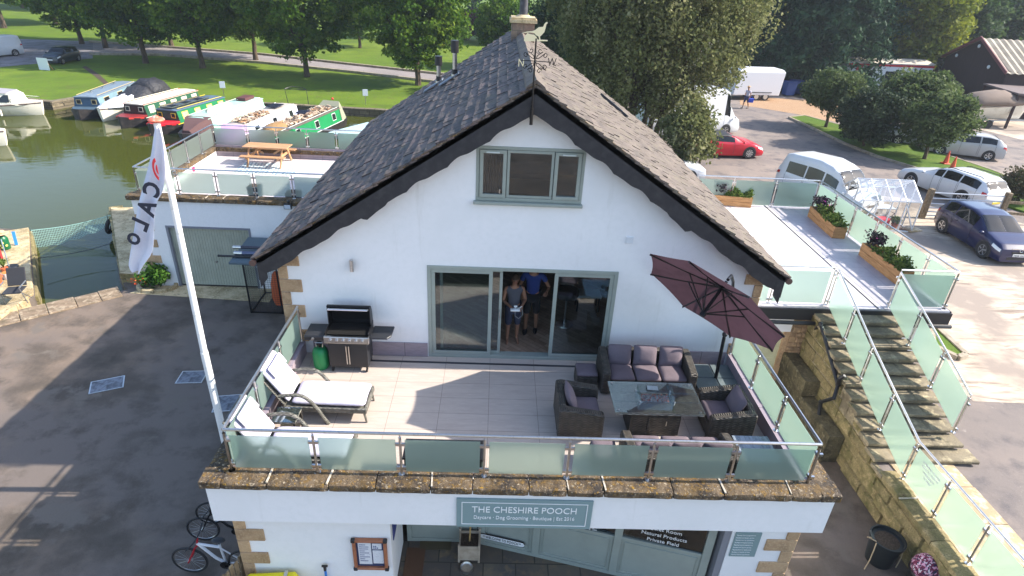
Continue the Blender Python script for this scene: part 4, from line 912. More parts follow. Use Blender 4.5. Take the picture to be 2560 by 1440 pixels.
# loungers
def lounger(label,loc,rz,group):
    t=thing('sun_lounger',label,'sun lounger',loc,R(rz),group); W=.70; L0,L1=-.55,.92; bh=.33
    m=MB(); m.box(L0,L1,-W/2,-W/2+.06,.22,bh); m.box(L0,L1,W/2-.06,W/2,.22,bh); m.box(L1-.05,L1,-W/2+.06,W/2-.06,.22,bh); m.box(L0,L1-.05,-W/2+.06,W/2-.06,.27,.31); m.build('frame',WICKS,t,bevel=.012)
    a=R(58); bm=MB(); bm.T=TM((-.50,0,bh+.02))@Matrix.Rotation(a,4,'Y'); bm.box(-.80,0,-W/2,W/2,-.03,0); bm.build('backrest',WICKS,t,bevel=.012)
    cushion('seat_cushion',(1.34,W-.04,.13),TM((.24,0,bh+.06)),LCUSH,t,.1)
    B=TM((-.48,0,bh+.03))@Matrix.Rotation(a,4,'Y'); cushion('back_cushion',(.82,W-.04,.12),B@TM((-.42,0,.055)),LCUSH,t,.12)
    cushion('head_pillow',(.24,W-.14,.09),B@TM((-.62,0,.15)),LCUSH,t,.5)
    for s in (-1,1):
        m=MB(); pts=[]; y=s*(W/2+.035)
        for k in range(13):
            q=k/12; x=-.58+.80*q; z=.60-.62*max(0,(q-.42)/.58)**2.0+ .02*math.sin(q*3)-.10*max(0,.22-q)
            pts.append((x,y,z))
        pts[-1]=(pts[-1][0]+.02,y,.0); m.tube(pts,.032,8); m.build('armrest',WICKS,t,smooth=True)
        m=MB(); m.cyl((L1-.05,s*(W/2-.04),.22),(L1-.02,s*(W/2-.04),0),.026,.018,8); m.build('leg',WICKS,t)
        m=MB(); m.cyl((L0+.05,s*(W/2-.04),.22),(L0+.0,s*(W/2-.04),0),.026,.018,8); m.build('leg',WICKS,t)
    m=MB(); m.tube([(-.52,-.2,.3),(-.78,-.2,.62),(-.78,.2,.62),(-.52,.2,.3)],.012,6); m.build('backrest_prop',BLKMETAL,t)
    return t
lounger('white-cushioned wicker sun lounger in the open between barbecue and side table',(-3.08,-1.83,0),-1,'wicker sun loungers')
lounger('white-cushioned sun lounger mostly hidden behind the front glass railing',(-3.12,-3.10,0),-1,'wicker sun loungers')
t=thing('side_table','small striped wicker side table with glass top between the two loungers','side table',(-3.45,-2.52,0)); m=MB(); m.box(-.20,.20,-.19,.19,.40,.44); m.build('tabletop',WICKT,t,bevel=.006)
m=MB(); m.box(-.205,.205,-.195,.195,.4405,.4465); m.build('glass_top',MATS['table_glass'],t)
for a in (-1,1):
    for b_ in (-1,1): m=MB(); m.bar((a*.18,b_*.17,.4),(a*.18,b_*.17,0),.035); m.build('leg',WICK,t)
m=MB(); m.box(-.165,.165,-.155,.155,.10,.13); m.build('shelf',WICK,t)
# barbecue
bb=thing('gas_barbecue','large black gas barbecue with its lid open against the wall','barbecue',(-2.82,-.40,0)); GRY=mat('bbq_charcoal',(.028,.029,.033),.45,.2)
m=MB(); m.box(-.38,.38,-.25,.22,.12,.70); m.build('cabinet',GRY,bb,bevel=.01)
m=MB(); m.box(-.377,-.004,-.262,-.251,.15,.69); m.build('cabinet_door',GRY,bb); m=MB(); m.box(.004,.377,-.262,-.251,.15,.69); m.build('cabinet_door',GRY,bb)
m=MB(); m.cyl((-.025,-.285,.22),(-.025,-.285,.64),.011,None,8); m.cyl((.025,-.285,.22),(.025,-.285,.64),.011,None,8); m.build('door_handle',STEEL,bb,smooth=True)
m=MB(); m.box(-.44,.44,-.30,-.24,.71,.86); pn=m.build('control_panel',STEEL,bb,bevel=.012,seg=2)
for i in range(6): m=MB(); x=-.31+i*.124; m.cyl((x,-.30,.785),(x,-.345,.785),.033,.028,14); m.build('knob',STEEL,pn,smooth=True)
m=MB(); m.box(-.43,.43,-.24,.25,.71,.80); m.box(-.43,-.41,-.24,.25,.80,.93); m.box(.41,.43,-.24,.25,.80,.93); m.box(-.43,.43,.23,.25,.80,.95); m.build('firebox',BLKMETAL,bb,bevel=.006)
m=MB()
for i in range(44): x=-.40+i*.0186; m.box(x,x+.008,-.22,.20,.865,.878)
m.build('grill_grate',mat('cast_iron',(.05,.048,.046),.5,.5),bb)
m=MB(); pr_=[]; n=10                       # open hood: curved shell standing behind the grill
for k in range(n+1):
    a=R(-18+118*k/n); pr_.append((.10+.30*math.cos(a)*.62-.02,.90+.44*math.sin(a)+.02))
rings=[]
for x in (-.42,.42): rings.append([(x,y,z) for y,z in pr_]+[(x,y-.02,z-.015) for y,z in pr_[::-1]])
m.loft(rings); 
for s in (-.42,.40): m.prismx(pr_+[(.05,.92)],s,s+.02)
hood=m.build('hood',BLKMETAL,bb,smooth=True,angle=30)
m=MB(); m.tube([(-.38,.03,1.30),(-.38,-.035,1.325),(.38,-.035,1.325),(.38,.03,1.30)],.02,8); m.build('hood_handle',mat('bright_steel',(.75,.75,.75),.3,1),hood,smooth=True)
m=MB(); m.box(-.83,-.45,-.24,.22,.80,.84); m.box(-.83,-.45,-.26,-.241,.74,.83); m.build('side_shelf',GRY,bb,bevel=.01)
m=MB(); m.prism([(.45,-.24),(.78,-.24),(.85,-.14),(.86,.22),(.45,.22)],.79,.83); m.build('side_shelf',GRY,bb,bevel=.01)
m=MB(); m.cyl((-.66,-.26,.785),(-.66,-.30,.785),.032,.028,14); m.build('burner_knob',STEEL,bb,smooth=True)
for a in (-.34,.34):
    for b_ in (-.22,.2): m=MB(); m.cyl((a-.015,b_,.05),(a+.015,b_,.05),.045,None,12); m.bar((a,b_,.05),(a,b_,.12),.03); m.build('castor',BLACK,bb)
gb=thing('gas_bottle','green gas bottle under the left shelf of the barbecue','gas bottle',(-3.42,-.50,0)); GRN=mat('bottle_green',rgb((30,140,80)),.45,layers=((5,rgb((22,116,66)),.5,.7),))
m=MB(); m.lathe([(.12,.0),(.135,.02),(.15,.05),(.155,.09),(.155,.36),(.14,.43),(.10,.475),(.05,.49)],n=22); m.build('bottle_body',GRN,gb,smooth=True)
m=MB(); m.cyl((0,0,.49),(0,0,.55),.03,None,10); m.cyl((0,0,.55),(0,0,.60),.055,.05,12); m.build('regulator',BLKMETAL,gb); m=MB(); m.tube([(-.06,-.02,.50),(-.07,-.02,.60),(.07,-.02,.60),(.06,-.02,.50)],.012,6); m.build('collar',STEEL,gb)
m=MB(); m.cyl((0,0,-.0),(0,0,.03),.13,.13,18); m.build('foot_ring',GRN,gb)
# low dark cool-box like chest behind the front glass
t=thing('storage_box','long dark storage box behind the third panel of the front railing','box',(-.68,-3.36,0)); m=MB(); m.box(-.62,.62,-.2,.2,0,.50); m.build('box_body',mat('box_green',(.02,.04,.036),.6),t,bevel=.02); m=MB(); m.box(-.64,.64,-.22,.22,.50,.54)
for i in range(40): m.box(-.62+i*.031,-.62+i*.031+.014,-.20,.20,.5405,.55)
m.build('lid',BLACK,t)
# ---- cantilever parasol
PC=Vector((3.84,-1.5,2.35)); pn_=Vector((.589,.462,.662)).normalized()
RIMV=[Vector(v) for v in ((3.91,-2.59,3.06),(4.63,-2.54,2.38),(4.89,-1.88,1.68),(4.54,-1.0,1.38),(3.78,-.42,1.65),(3.06,-.47,2.33),(2.80,-1.13,3.02),(3.15,-2.01,3.32))]
RIMV=[PC+(v-PC)*1.06 for v in RIMV]; PA=PC+pn_*.36
base=Vector((4.66,-.62,0)); pa=thing('parasol','plum cantilever parasol tilted over the wicker seating','parasol',base); TP=Matrix.Translation(-base)
PLUM=mat('plum_canvas',rgb((74,54,64)),.85,layers=((3,rgb((65,47,56)),.45,.65),),bump=(150,.2,.004),trans=.3)
m=MB(); m.T=TP
for k in range(8):
    a,b=RIMV[k],RIMV[(k+1)%8]; n=8; rows=[]
    for i in range(n+1):
        t_=i/n; row=[]
        for j in range(n+1):
            s=j/n; p=PA.lerp(a.lerp(b,s),t_); sag=.10*t_*4*s*(1-s); p=p+(PA-p).normalized()*sag*.35*t_ if t_>0 else p
            p=p+pn_*(-.03*math.sin(math.pi*t_)+0); row.append(p)
        rows.append(row)
    vs=[p for r_i in rows for p in r_i]; m.add(vs,[(i*(n+1)+j,i*(n+1)+j+1,(i+1)*(n+1)+j+1,(i+1)*(n+1)+j) for i in range(n) for j in range(n)])
m.build('canopy',PLUM,pa,smooth=True,angle=20)
PM=mat('parasol_metal',(.018,.018,.022),.35,.5)
hub=PA-pn_*.62
for k in range(8):
    m=MB(); m.T=TP; q=RIMV[k]-pn_*.02; m.bar(PA-pn_*.04,q,.02,.028); rb=m.build('rib',PM,pa); m=MB(); m.T=TP; m.bar(hub,(PA-pn_*.05).lerp(q,.45),.014,.02); m.build('strut',PM,rb)
m=MB(); m.T=TP; m.cyl(PA+pn_*.10,hub-pn_*.04,.03,None,10); m.cyl(hub+pn_*.04,hub-pn_*.05,.055,None,12); m.cyl(PA,PA+pn_*.05,.08,.05,12); m.build('hub',PM,pa,smooth=True)
top=Vector((4.62,-.50,2.05)); arm_end=PA+pn_*.14
m=MB(); m.T=TP; m.cyl(base+Vector((0,0,.02)),Vector((4.645,-.57,1.05)),.035,None,12); m.cyl(Vector((4.645,-.57,1.0)),top,.030,None,12); m.build('pole',PM,pa,smooth=True)
m=MB(); m.T=TP; m.tube([top,top.lerp(arm_end,.35)+Vector((.02,.02,.12)),top.lerp(arm_end,.8)+Vector((.03,.03,.12)),arm_end],.028,10); m.build('arm',PM,pa,smooth=True)
m=MB(); m.T=TP; m.bar(Vector((4.645,-.57,1.15)),Vector((4.85,-.62,1.62)),.03); m.ball(Vector((4.645,-.57,1.12)),.055,10,6); m.build('brace',PM,pa)
m=MB(); m.T=TP
for a in (0,90,180,270): d=Vector((math.cos(R(a+45)),math.sin(R(a+45)),0)); m.bar(base+Vector((0,0,.03)),base+d*.40+Vector((0,0,.03)),.05,.04)
m.build('cross_base',PM,pa)
m=MB(); m.T=TP
for i in (-1,1):
    for j in (-1,1): m.box(base.x+i*.245-.235,base.x+i*.245+.235,base.y+j*.245-.235,base.y+j*.245+.235,.055,.10)
m.build('base_slab',mat('wet_slab',rgb((88,100,104)),.35,layers=((2,rgb((108,118,120)),.45,.6),)),pa,bevel=.01)
t=thing('socket_box','small white outdoor socket on the paving behind the right armchair','box',(4.18,-.36,0)); m=MB(); m.box(-.1,.1,-.03,.03,0,.05); m.box(-.03,.06,-.09,-.031,0,.04); m.build('casing',PALE,t,bevel=.008)
# ================= PEOPLE =================
SKIN=mat('skin',(.36,.17,.10),.55)
def skinned(name,joints,edges,mt,parent,root=0,sub=2):
    me=bpy.data.meshes.new(name); ks=list(joints); me.from_pydata([joints[k][0] for k in ks],[(ks.index(a),ks.index(b)) for a,b in edges],[])
    o=bpy.data.objects.new(name,me); C.objects.link(o); o.parent=parent; me.materials.append(mt)
    o.modifiers.new('skin','SKIN'); 
    for i,k in enumerate(ks):
        r=joints[k][1]; me.skin_vertices[0].data[i].radius=(r,r) if not isinstance(r,tuple) else r
    me.skin_vertices[0].data[0].use_root=True
    s=o.modifiers.new('sub','SUBSURF'); s.levels=sub; s.render_levels=sub
    o.modifiers['skin'].use_smooth_shade=True; return o
def person(label,loc,rz,h,top,top_m,bottom_m,hair_m,hands,stride=.10,feet='bare',sleeve=.5,head_tilt=.06,long_hair=False,hat=None):
    """facing -y; hands: two wrist points in metres for a 1.75 m figure"""
    t=thing('person',label,'person',loc,R(rz)); k=h/1.75; S=lambda p:tuple(c*k for c in p)
    J={}; E_=[]
    def j(n,p,r): J[n]=(S(p),tuple(x*k for x in r) if isinstance(r,tuple) else r*k)
    j('pelvis',(0,.0,.93),(.15,.105)); j('waist',(0,.0,1.08),(.13,.095)); j('chest',(0,0,1.28),(.155,.11)); j('neckb',(0,.01,1.45),(.07,.065)); j('neck',(0,-.01,1.52),.052)
    j('jaw',(0,-.02-head_tilt*.3,1.585),(.062,.075)); j('face',(0,-.015-head_tilt,1.655),(.075,.092)); j('crown',(0,-.0-head_tilt,1.715),(.06,.075))
    E_+=[('pelvis','waist'),('waist','chest'),('chest','neckb'),('neckb','neck'),('neck','jaw'),('jaw','face'),('face','crown')]
    for s,n in ((-1,'r'),(1,'l')):
        wr=Vector(hands[0 if s<0 else 1]); sh=Vector((s*.185,0,1.42)); el=sh.lerp(wr,.5)+Vector((s*.06,.07,-.05)); 
        L=(wr-sh).length
        if L<.5: el=el+Vector((s*.04,.06,-.10))
        j('sh'+n,sh,.055); j('el'+n,el,.040); j('wr'+n,wr,.026); d=(wr-el).normalized(); pm=wr+d*.055; j('pa'+n,pm,(.034,.018))
        E_+=[('chest','sh'+n),('sh'+n,'el'+n),('el'+n,'wr'+n),('wr'+n,'pa'+n)]
        side=d.cross(Vector((0,0,1))).normalized() if abs(d.z)<.9 else Vector((0,1,0)); up=side.cross(d)
        for f in range(4):
            b=pm+side*((f-1.5)*.019)+d*.035; l=(.062,.072,.068,.052)[f]; m1=b+d*l*.5-up*.008; e=m1+d*l*.35-up*.03
            j('f%d%s'%(f,n),b,.0095); j('g%d%s'%(f,n),m1,.009); j('h%d%s'%(f,n),e,.008); E_+=[('pa'+n,'f%d%s'%(f,n)),('f%d%s'%(f,n),'g%d%s'%(f,n)),('g%d%s'%(f,n),'h%d%s'%(f,n))]
        th=wr+d*.03-side*s*.035-up*.01; j('t'+n,th,.012); j('u'+n,th+d*.035-side*s*.015-up*.02,.010); E_+=[('wr'+n,'t'+n),('t'+n,'u'+n)]
        st=stride*s; hp=Vector((s*.095,0,.90)); kn=Vector((s*.105,-.03+st*.5,.50)); an=Vector((s*.11,.02+st,.09))
        j('hp'+n,hp,.088); j('kn'+n,kn,.056); j('ca'+n,kn.lerp(an,.35)+Vector((0,.015,0)),.054); j('an'+n,an,.036); j('fo'+n,an+Vector((s*.015,-.10,-.055)),(.042,.028)); j('to'+n,an+Vector((s*.02,-.17,-.068)),(.038,.018))
        E_+=[('pelvis','hp'+n),('hp'+n,'kn'+n),('kn'+n,'ca'+n),('ca'+n,'an'+n),('an'+n,'fo'+n),('fo'+n,'to'+n)]
    body=skinned('body',J,E_,SKIN,t)
    def sub(nm,keys,edges,grow,mt,alter={}):
        q={}
        for kk in keys:
            p,r=J[kk]; r=r if isinstance(r,tuple) else (r,r); q[kk]=(p,tuple(x+grow*k for x in r))
        for kk,(p,r) in alter.items(): q[kk]=(S(p) if not isinstance(p,str) else J[p][0],r*k if not isinstance(r,tuple) else tuple(x*k for x in r))
        return skinned(nm,q,edges,mt,t)
    al={}; ed=[('pelvis','waist'),('waist','chest'),('chest','neckb')]; al['neckb']=((0,.0,1.44),(.085,.075))
    for n,s in (('r',-1),('l',1)):
        ed.append(('chest','sh'+n))
        if sleeve: p=Vector(J['sh'+n][0]).lerp(Vector(J['el'+n][0]),sleeve)/k; al['sl'+n]=(tuple(p),.062); ed.append(('sh'+n,'sl'+n))
    ks=['pelvis','waist','chest','shr','shl']; sub(top,ks,ed,.018,top_m,al)
    al={}; ed=[]
    for n in 'rl': p=Vector(J['kn'+n][0])/k; al['sk'+n]=((p.x,p.y,p.z-.04),.078); ed+=[('pelvis','hp'+n),('hp'+n,'sk'+n)]
    sub('shorts',['pelvis','hpr','hpl'],ed,.022,bottom_m,al)
    m=MB(); hc=Vector((0,.01-head_tilt,1.70))*k
    m.ball(hc,(.086*k,.10*k,.085*k),14,8); 
    if long_hair: m.ball(hc+Vector((0,.05,-.10))*k,(.08*k,.06*k,.13*k),12,8)
    m.build('hair',hair_m,t,smooth=True)
    fc=Vector((0,-.015-head_tilt,1.645))*k
    m=MB()
    for s in (-1,1): m.ball(fc+Vector((s*.03,-.079,.012))*k,.011*k,8,6)
    m.build('eyes',BLACK,t); m=MB(); m.ball(fc+Vector((0,-.093,-.012))*k,(.012*k,.017*k,.022*k),8,6); m.ball(fc+Vector((0,-.08,-.048))*k,(.022*k,.008*k,.005*k),8,5)
    for s in (-1,1): m.ball(fc+Vector((s*.077,.01,0))*k,(.010*k,.02*k,.03*k),8,6)
    m.build('face_features',mat('skin_dark',(.28,.10,.07),.6),t,smooth=True)
    if feet!='bare':
        for n in 'rl':
            a=Vector(J['an'+n][0]); m=MB(); m.ball(a+Vector((0,-.07,-.045))*k,(.052*k,.15*k,.05*k),12,8); m.build('shoe',BLACK,t,smooth=True)
    if hat: m=MB(); m.cyl(hc+Vector((0,0,.02)),hc+Vector((0,0,.03)),.17*k,.17*k,18); m.ball(hc+Vector((0,0,.04)),(.09*k,.09*k,.07*k),14,8); m.build('hat',hat,t,smooth=True)
    return t
GREYT=mat('grey_vest',(.10,.10,.12),.9,bump=(30,.2,.01)); BLUET=mat('blue_shirt',(.025,.05,.22),.9,bump=(30,.2,.01)); NAVYS=mat('navy_shorts',(.035,.04,.07),.9); BLKS=mat('black_shorts',(.012,.012,.016),.9)
HAIRB=mat('brown_hair',(.05,.028,.015),.8,bump=(60,.5,.01))
person('barefoot person in grey sleeveless top holding a white drone controller in the doorway',(.47,.70,-.02),6,1.70,'vest',GREYT,NAVYS,HAIRB,((-.10,-.34,1.10),(.12,-.33,1.10)),.0,sleeve=0,head_tilt=.09)
person('person in royal blue shirt and dark shorts standing behind the barefoot one',(.90,1.15,-.02),-8,1.82,'shirt',BLUET,BLKS,HAIRB,((-.22,-.12,.98),(.30,-.18,1.12)),.05,'shoes',.55)
t=thing('drone_controller','white drone remote controller held by the barefoot person','controller',(.49,.28,1.02)); m=MB(); m.box(-.10,.10,-.05,.05,0,.04); m.build('casing',PALE,t,bevel=.015,seg=2); m=MB(); m.bar((.05,0,.04),(.14,-.02,.12),.012); m.box(-.03,.04,-.02,.02,.09,.12); m.bar((0,0,.04),(0,0,.1),.012); m.build('aerial',PALE,t)
m=MB(); m.tube([(.0,-.03,.02),(.0,-.07,-.09),(.08,-.07,-.15),(.16,-.05,-.07),(.15,-.03,.04),(.05,-.02,.10)],.006,6); m.build('neck_strap',mat('strap_grey',(.3,.3,.3),.6),t)
p=at(1862,271,z=G1)
person('distant person in sun hat walking across car park with a blue bag',(p.x,p.y,G1),-60,1.72,'top',mat('pale_blouse',rgb((190,186,200)),.9),mat('denim_shorts',(.04,.05,.12),.9),HAIRB,((-.26,.0,.86),(.28,-.12,.90)),.22,'shoes',.5,hat=mat('straw',rgb((206,170,130)),.9))
p2=p+Vector((.25,-.25,.72)); t=thing('shopping_bag','bright blue bag carried by the distant walking person','bag',p2); m=MB(); m.loft([[(-.17,-.08,-.2),(.17,-.08,-.2),(.17,.08,-.2),(-.17,.08,-.2)],[(-.22,-.1,.12),(.22,-.1,.12),(.22,.1,.12),(-.22,.1,.12)]]); m.build('bag_body',mat('bag_blue',(.02,.06,.5),.6),t,bevel=.02); m=MB(); m.tube([(-.1,0,.12),(-.08,0,.26),(.08,0,.26),(.1,0,.12)],.01,6); m.build('handle',mat('bag_blue',(0,0,0)),t)
# things seen inside through the glass
t=thing('ceiling_lamp','grey drum lamp with a steel stem behind the right-hand glass door','lamp',(1.72,1.6,1.45)); m=MB(); m.lathe([(.20,.55),(.20,.28),(.17,.22),(.03,.22)],n=22); m.build('lamp_shade',mat('lampshade_grey',rgb((180,190,204)),.5),t,smooth=True); m=MB(); m.cyl((0,0,0),(0,0,.22),.025,None,8); m.cyl((0,0,.5),(0,0,1.24),.01,None,6); m.build('stem',STEEL,t)
t=thing('bar_stool','black round bar stool on a steel post behind right-hand glass door','stool',(1.72,1.5,-.02)); m=MB(); m.lathe([(.02,.74),(.24,.76),(.28,.82),(.28,.92),(.25,.93),(.02,.90)],n=20); m.build('seat',BLACK,t,smooth=True); m=MB(); m.cyl((0,0,.02),(0,0,.76),.025,None,10); m.cyl((0,0,0),(0,0,.03),.2,.19,20); m.build('post',STEEL,t,smooth=True)
t=thing('coffee_table','small pale table deeper inside the room right of the stool','table',(2.35,2.3,-.02)); m=MB(); m.box(-.3,.3,-.2,.2,.40,.45); m.build('tabletop',PALE,t)
for a in (-1,1):
    for b_ in (-1,1): m=MB(); m.bar((a*.26,b_*.16,.4),(a*.26,b_*.16,0),.04); m.build('leg',BLACK,t)
# ================= WEATHER VANE =================
VY=-.40; V=lambda u,v: at(u,v,y=VY)
b0_=V(1327,318); t1=V(1340.5,96); wv=thing('weather_vane','wrought iron weather vane with golden pheasant fixed at the gable apex','weather vane',b0_)
IRON=mat('wrought_iron',(.02,.018,.018),.5,.7); GOLD=mat('gilded_plate',(.90,.80,.52),.35,.35)
TV=Matrix.Translation(-b0_)
m=MB(); m.T=TV; m.cyl(b0_+Vector((0,0,.04)),V(1330,270),.028,None,8); m.cyl(V(1330,272),t1,.014,None,8); m.bar(V(1327,300),V(1327,300)+Vector((0,.42,0)),.03); m.bar(V(1331,262),V(1331,262)+Vector((0,.12,0)),.03); m.build('pole',IRON,wv,smooth=True)
cx=V(1338,152)
m=MB(); m.T=TV; m.bar(cx-Vector((.23,.0,0)),cx+Vector((.26,0,-.01)),.012); m.bar(cx-Vector((0,.2,0)),cx+Vector((0,.2,0)),.012); m.build('direction_arms',IRON,wv)
m=MB(); m.T=TV
for sx in (-1,1):
    for sz in (-1,1):
        for k,(ox,oz,r0) in enumerate(((.075,.155,.045),(.15,.085,.042))):
            pts=[cx+Vector((sx*.015,0,sz*.03)),cx+Vector((sx*ox*.4,0,sz*oz*.5))]; cc=cx+Vector((sx*ox,0,sz*oz))
            for i in range(16): a=math.pi*(1.1 if k==0 else .6)+i*.42; rr=r0*(1-i/18); pts.append(cc+Vector((sx*math.cos(a)*rr*-1,0,sz*math.sin(a)*rr)))
            m.tube(pts,.0065,5)
m.build('scrolls',IRON,wv,smooth=True)
def plate(name,px,mt,parent,T,th=.012,y=VY):
    q=[at(u,v,y=y) for u,v in px]; m=MB(); m.T=T; m.prismy([(a.x,a.z) for a in q],y-th/2,y+th/2); return m.build(name,mt,parent)
PH=[(1304,83),(1318,79),(1332,78),(1338,75),(1347,68),(1358,67),(1361,60),(1366,55),(1370,57),(1366,61),(1364,70),(1361,80),(1354,88),(1350,91),(1351,99),(1348,99),(1346,91),(1340,88),(1336,83),(1325,81)]
plate('pheasant',PH,GOLD,wv,TV)
plate('grass_plate',[(1310,103),(1310,97),(1313,89),(1318,84),(1319,77),(1321,84),(1328,86),(1336,87),(1342,93),(1344,99),(1369,100),(1369,103)],GOLD,wv,TV)
for ch_,u,v,mt in (('N',1303,158,GOLD),('W',1380,156,IRON)):
    p=V(u,v); text(ch_,.17,TV@Matrix.Translation(p)@Matrix.Rotation(R(90),4,'X'),mt,wv,'letter',.005,sx=.8)
p=cx+Vector((0,.22,0)); text('S',.18,TV@Matrix.Translation(p)@Matrix.Rotation(R(90),4,'Z')@Matrix.Rotation(R(90),4,'X'),GOLD,wv,'letter',.005)
# ================= FLAGPOLE AND FLAG =================
FYY=-1.2; fb=at(550,1100,y=FYY); ftop=at(391,303,y=FYY); FB=Vector(((fb.x+ftop.x)/2,FYY,G0))
fp=thing('flagpole','tall white flagpole rising beside the left side of the terrace','flagpole',FB)
POLEW=mat('pole_white',(.80,.80,.78),.45,layures if False else 0) if False else mat('pole_white',(.80,.80,.78),.45,layers=((9,(.55,.56,.50),.6,.72),))
zt=ftop.z-G0; m=MB(); dz=at(508,880,y=FYY).z-G0; m.cyl((0,0,0),(0,0,dz),.072,.068,18); m.build('lower_pole',POLEW,fp,smooth=True); m=MB(); m.cyl((0,0,dz),(ftop.x-FB.x,0,zt),.06,.048,18); m.build('upper_pole',POLEW,fp,smooth=True)
m=MB(); m.ball((ftop.x-FB.x,0,zt+.02),(.12,.12,.045),16,8); m.ball((ftop.x-FB.x,0,zt+.06),(.05,.05,.03),10,6); m.build('finial',mat('finial_orange',rgb((226,110,84)),.5,layers=((12,rgb((236,190,180)),.55,.65),)),fp,smooth=True)
fg=thing('flag','limp white banner with dark letters and a red emblem hanging from the flagpole','flag',ftop)
TF=Matrix.Translation(-ftop); FM=mat('flag_cloth',(.80,.80,.86),.8,layers=((2,(.72,.72,.80),.45,.65),),bump=(4,.3,.04),trans=.25)
rows=[(318,386,398),(345,380,408),(395,372,416),(440,360,418),(480,350,412),(492,347,400),(520,341,392),(560,335,391),(600,330,390),(628,325,388),(650,322,370),(668,320,358),(682,330,352)]
m=MB(); m.T=TF; grid=[]
for v,ul,ur in rows:
    row=[]; N_=16
    for i in range(N_+1):
        s=i/N_; u=ul+(ur-ul)*s; p=at(u,v,y=FYY-.10); w_=math.sin(s*7.5+v*.006)*.045+math.sin(s*3+1)*.04; row.append(p+Vector((0,w_*min(1,(v-300)/90),0)))
    grid.append(row)
vs=[p for r_i in grid for p in r_i]; n=len(grid[0]); m.add(vs,[(i*n+j,(i+1)*n+j,(i+1)*n+j+1,i*n+j+1) for i in range(len(grid)-1) for j in range(n-1)])
fo=m.build('cloth',FM,fg,smooth='all'); sm=fo.modifiers.new('solid','SOLIDIFY'); sm.thickness=.006; sm2=fo.modifiers.new('sub','SUBSURF'); sm2.levels=1; sm2.render_levels=2
NAVY=mat('flag_navy',(.02,.022,.04),.7); REDF=mat('flag_red',(.70,.04,.04),.7)
for ch_,u,v,a,sz in (('C',381,474,-66,.34),('A',369,520,-66,.36),('L',352,561,-62,.36),('O',336,598,-60,.26)):
    p=at(u,v,y=FYY-.24); text(ch_,sz,TF@Matrix.Translation(p)@Matrix.Rotation(R(a),4,'Y')@Matrix.Diagonal((-1,1,1,1))@Matrix.Rotation(R(90),4,'X'),NAVY,fg,'letter',.004,off=.012)
m=MB(); m.T=TF; c0=at(393,424,y=FYY-.22)
for r0,r1 in ((.0,.055),(.085,.125)):
    n=14; pts=[(c0.x+math.cos(R(-70+150*k/n))*r1*-1*.7+.02,c0.z+math.sin(R(-70+150*k/n))*r1*1.5) for k in range(n+1)]
    if r0: pts+=[(c0.x+math.cos(R(-70+150*k/n))*r0*-1*.7+.02,c0.z+math.sin(R(-70+150*k/n))*r0*1.5) for k in range(n,-1,-1)]
    m.prismy(pts,c0.y-.004,c0.y)
m.build('emblem',REDF,fg)
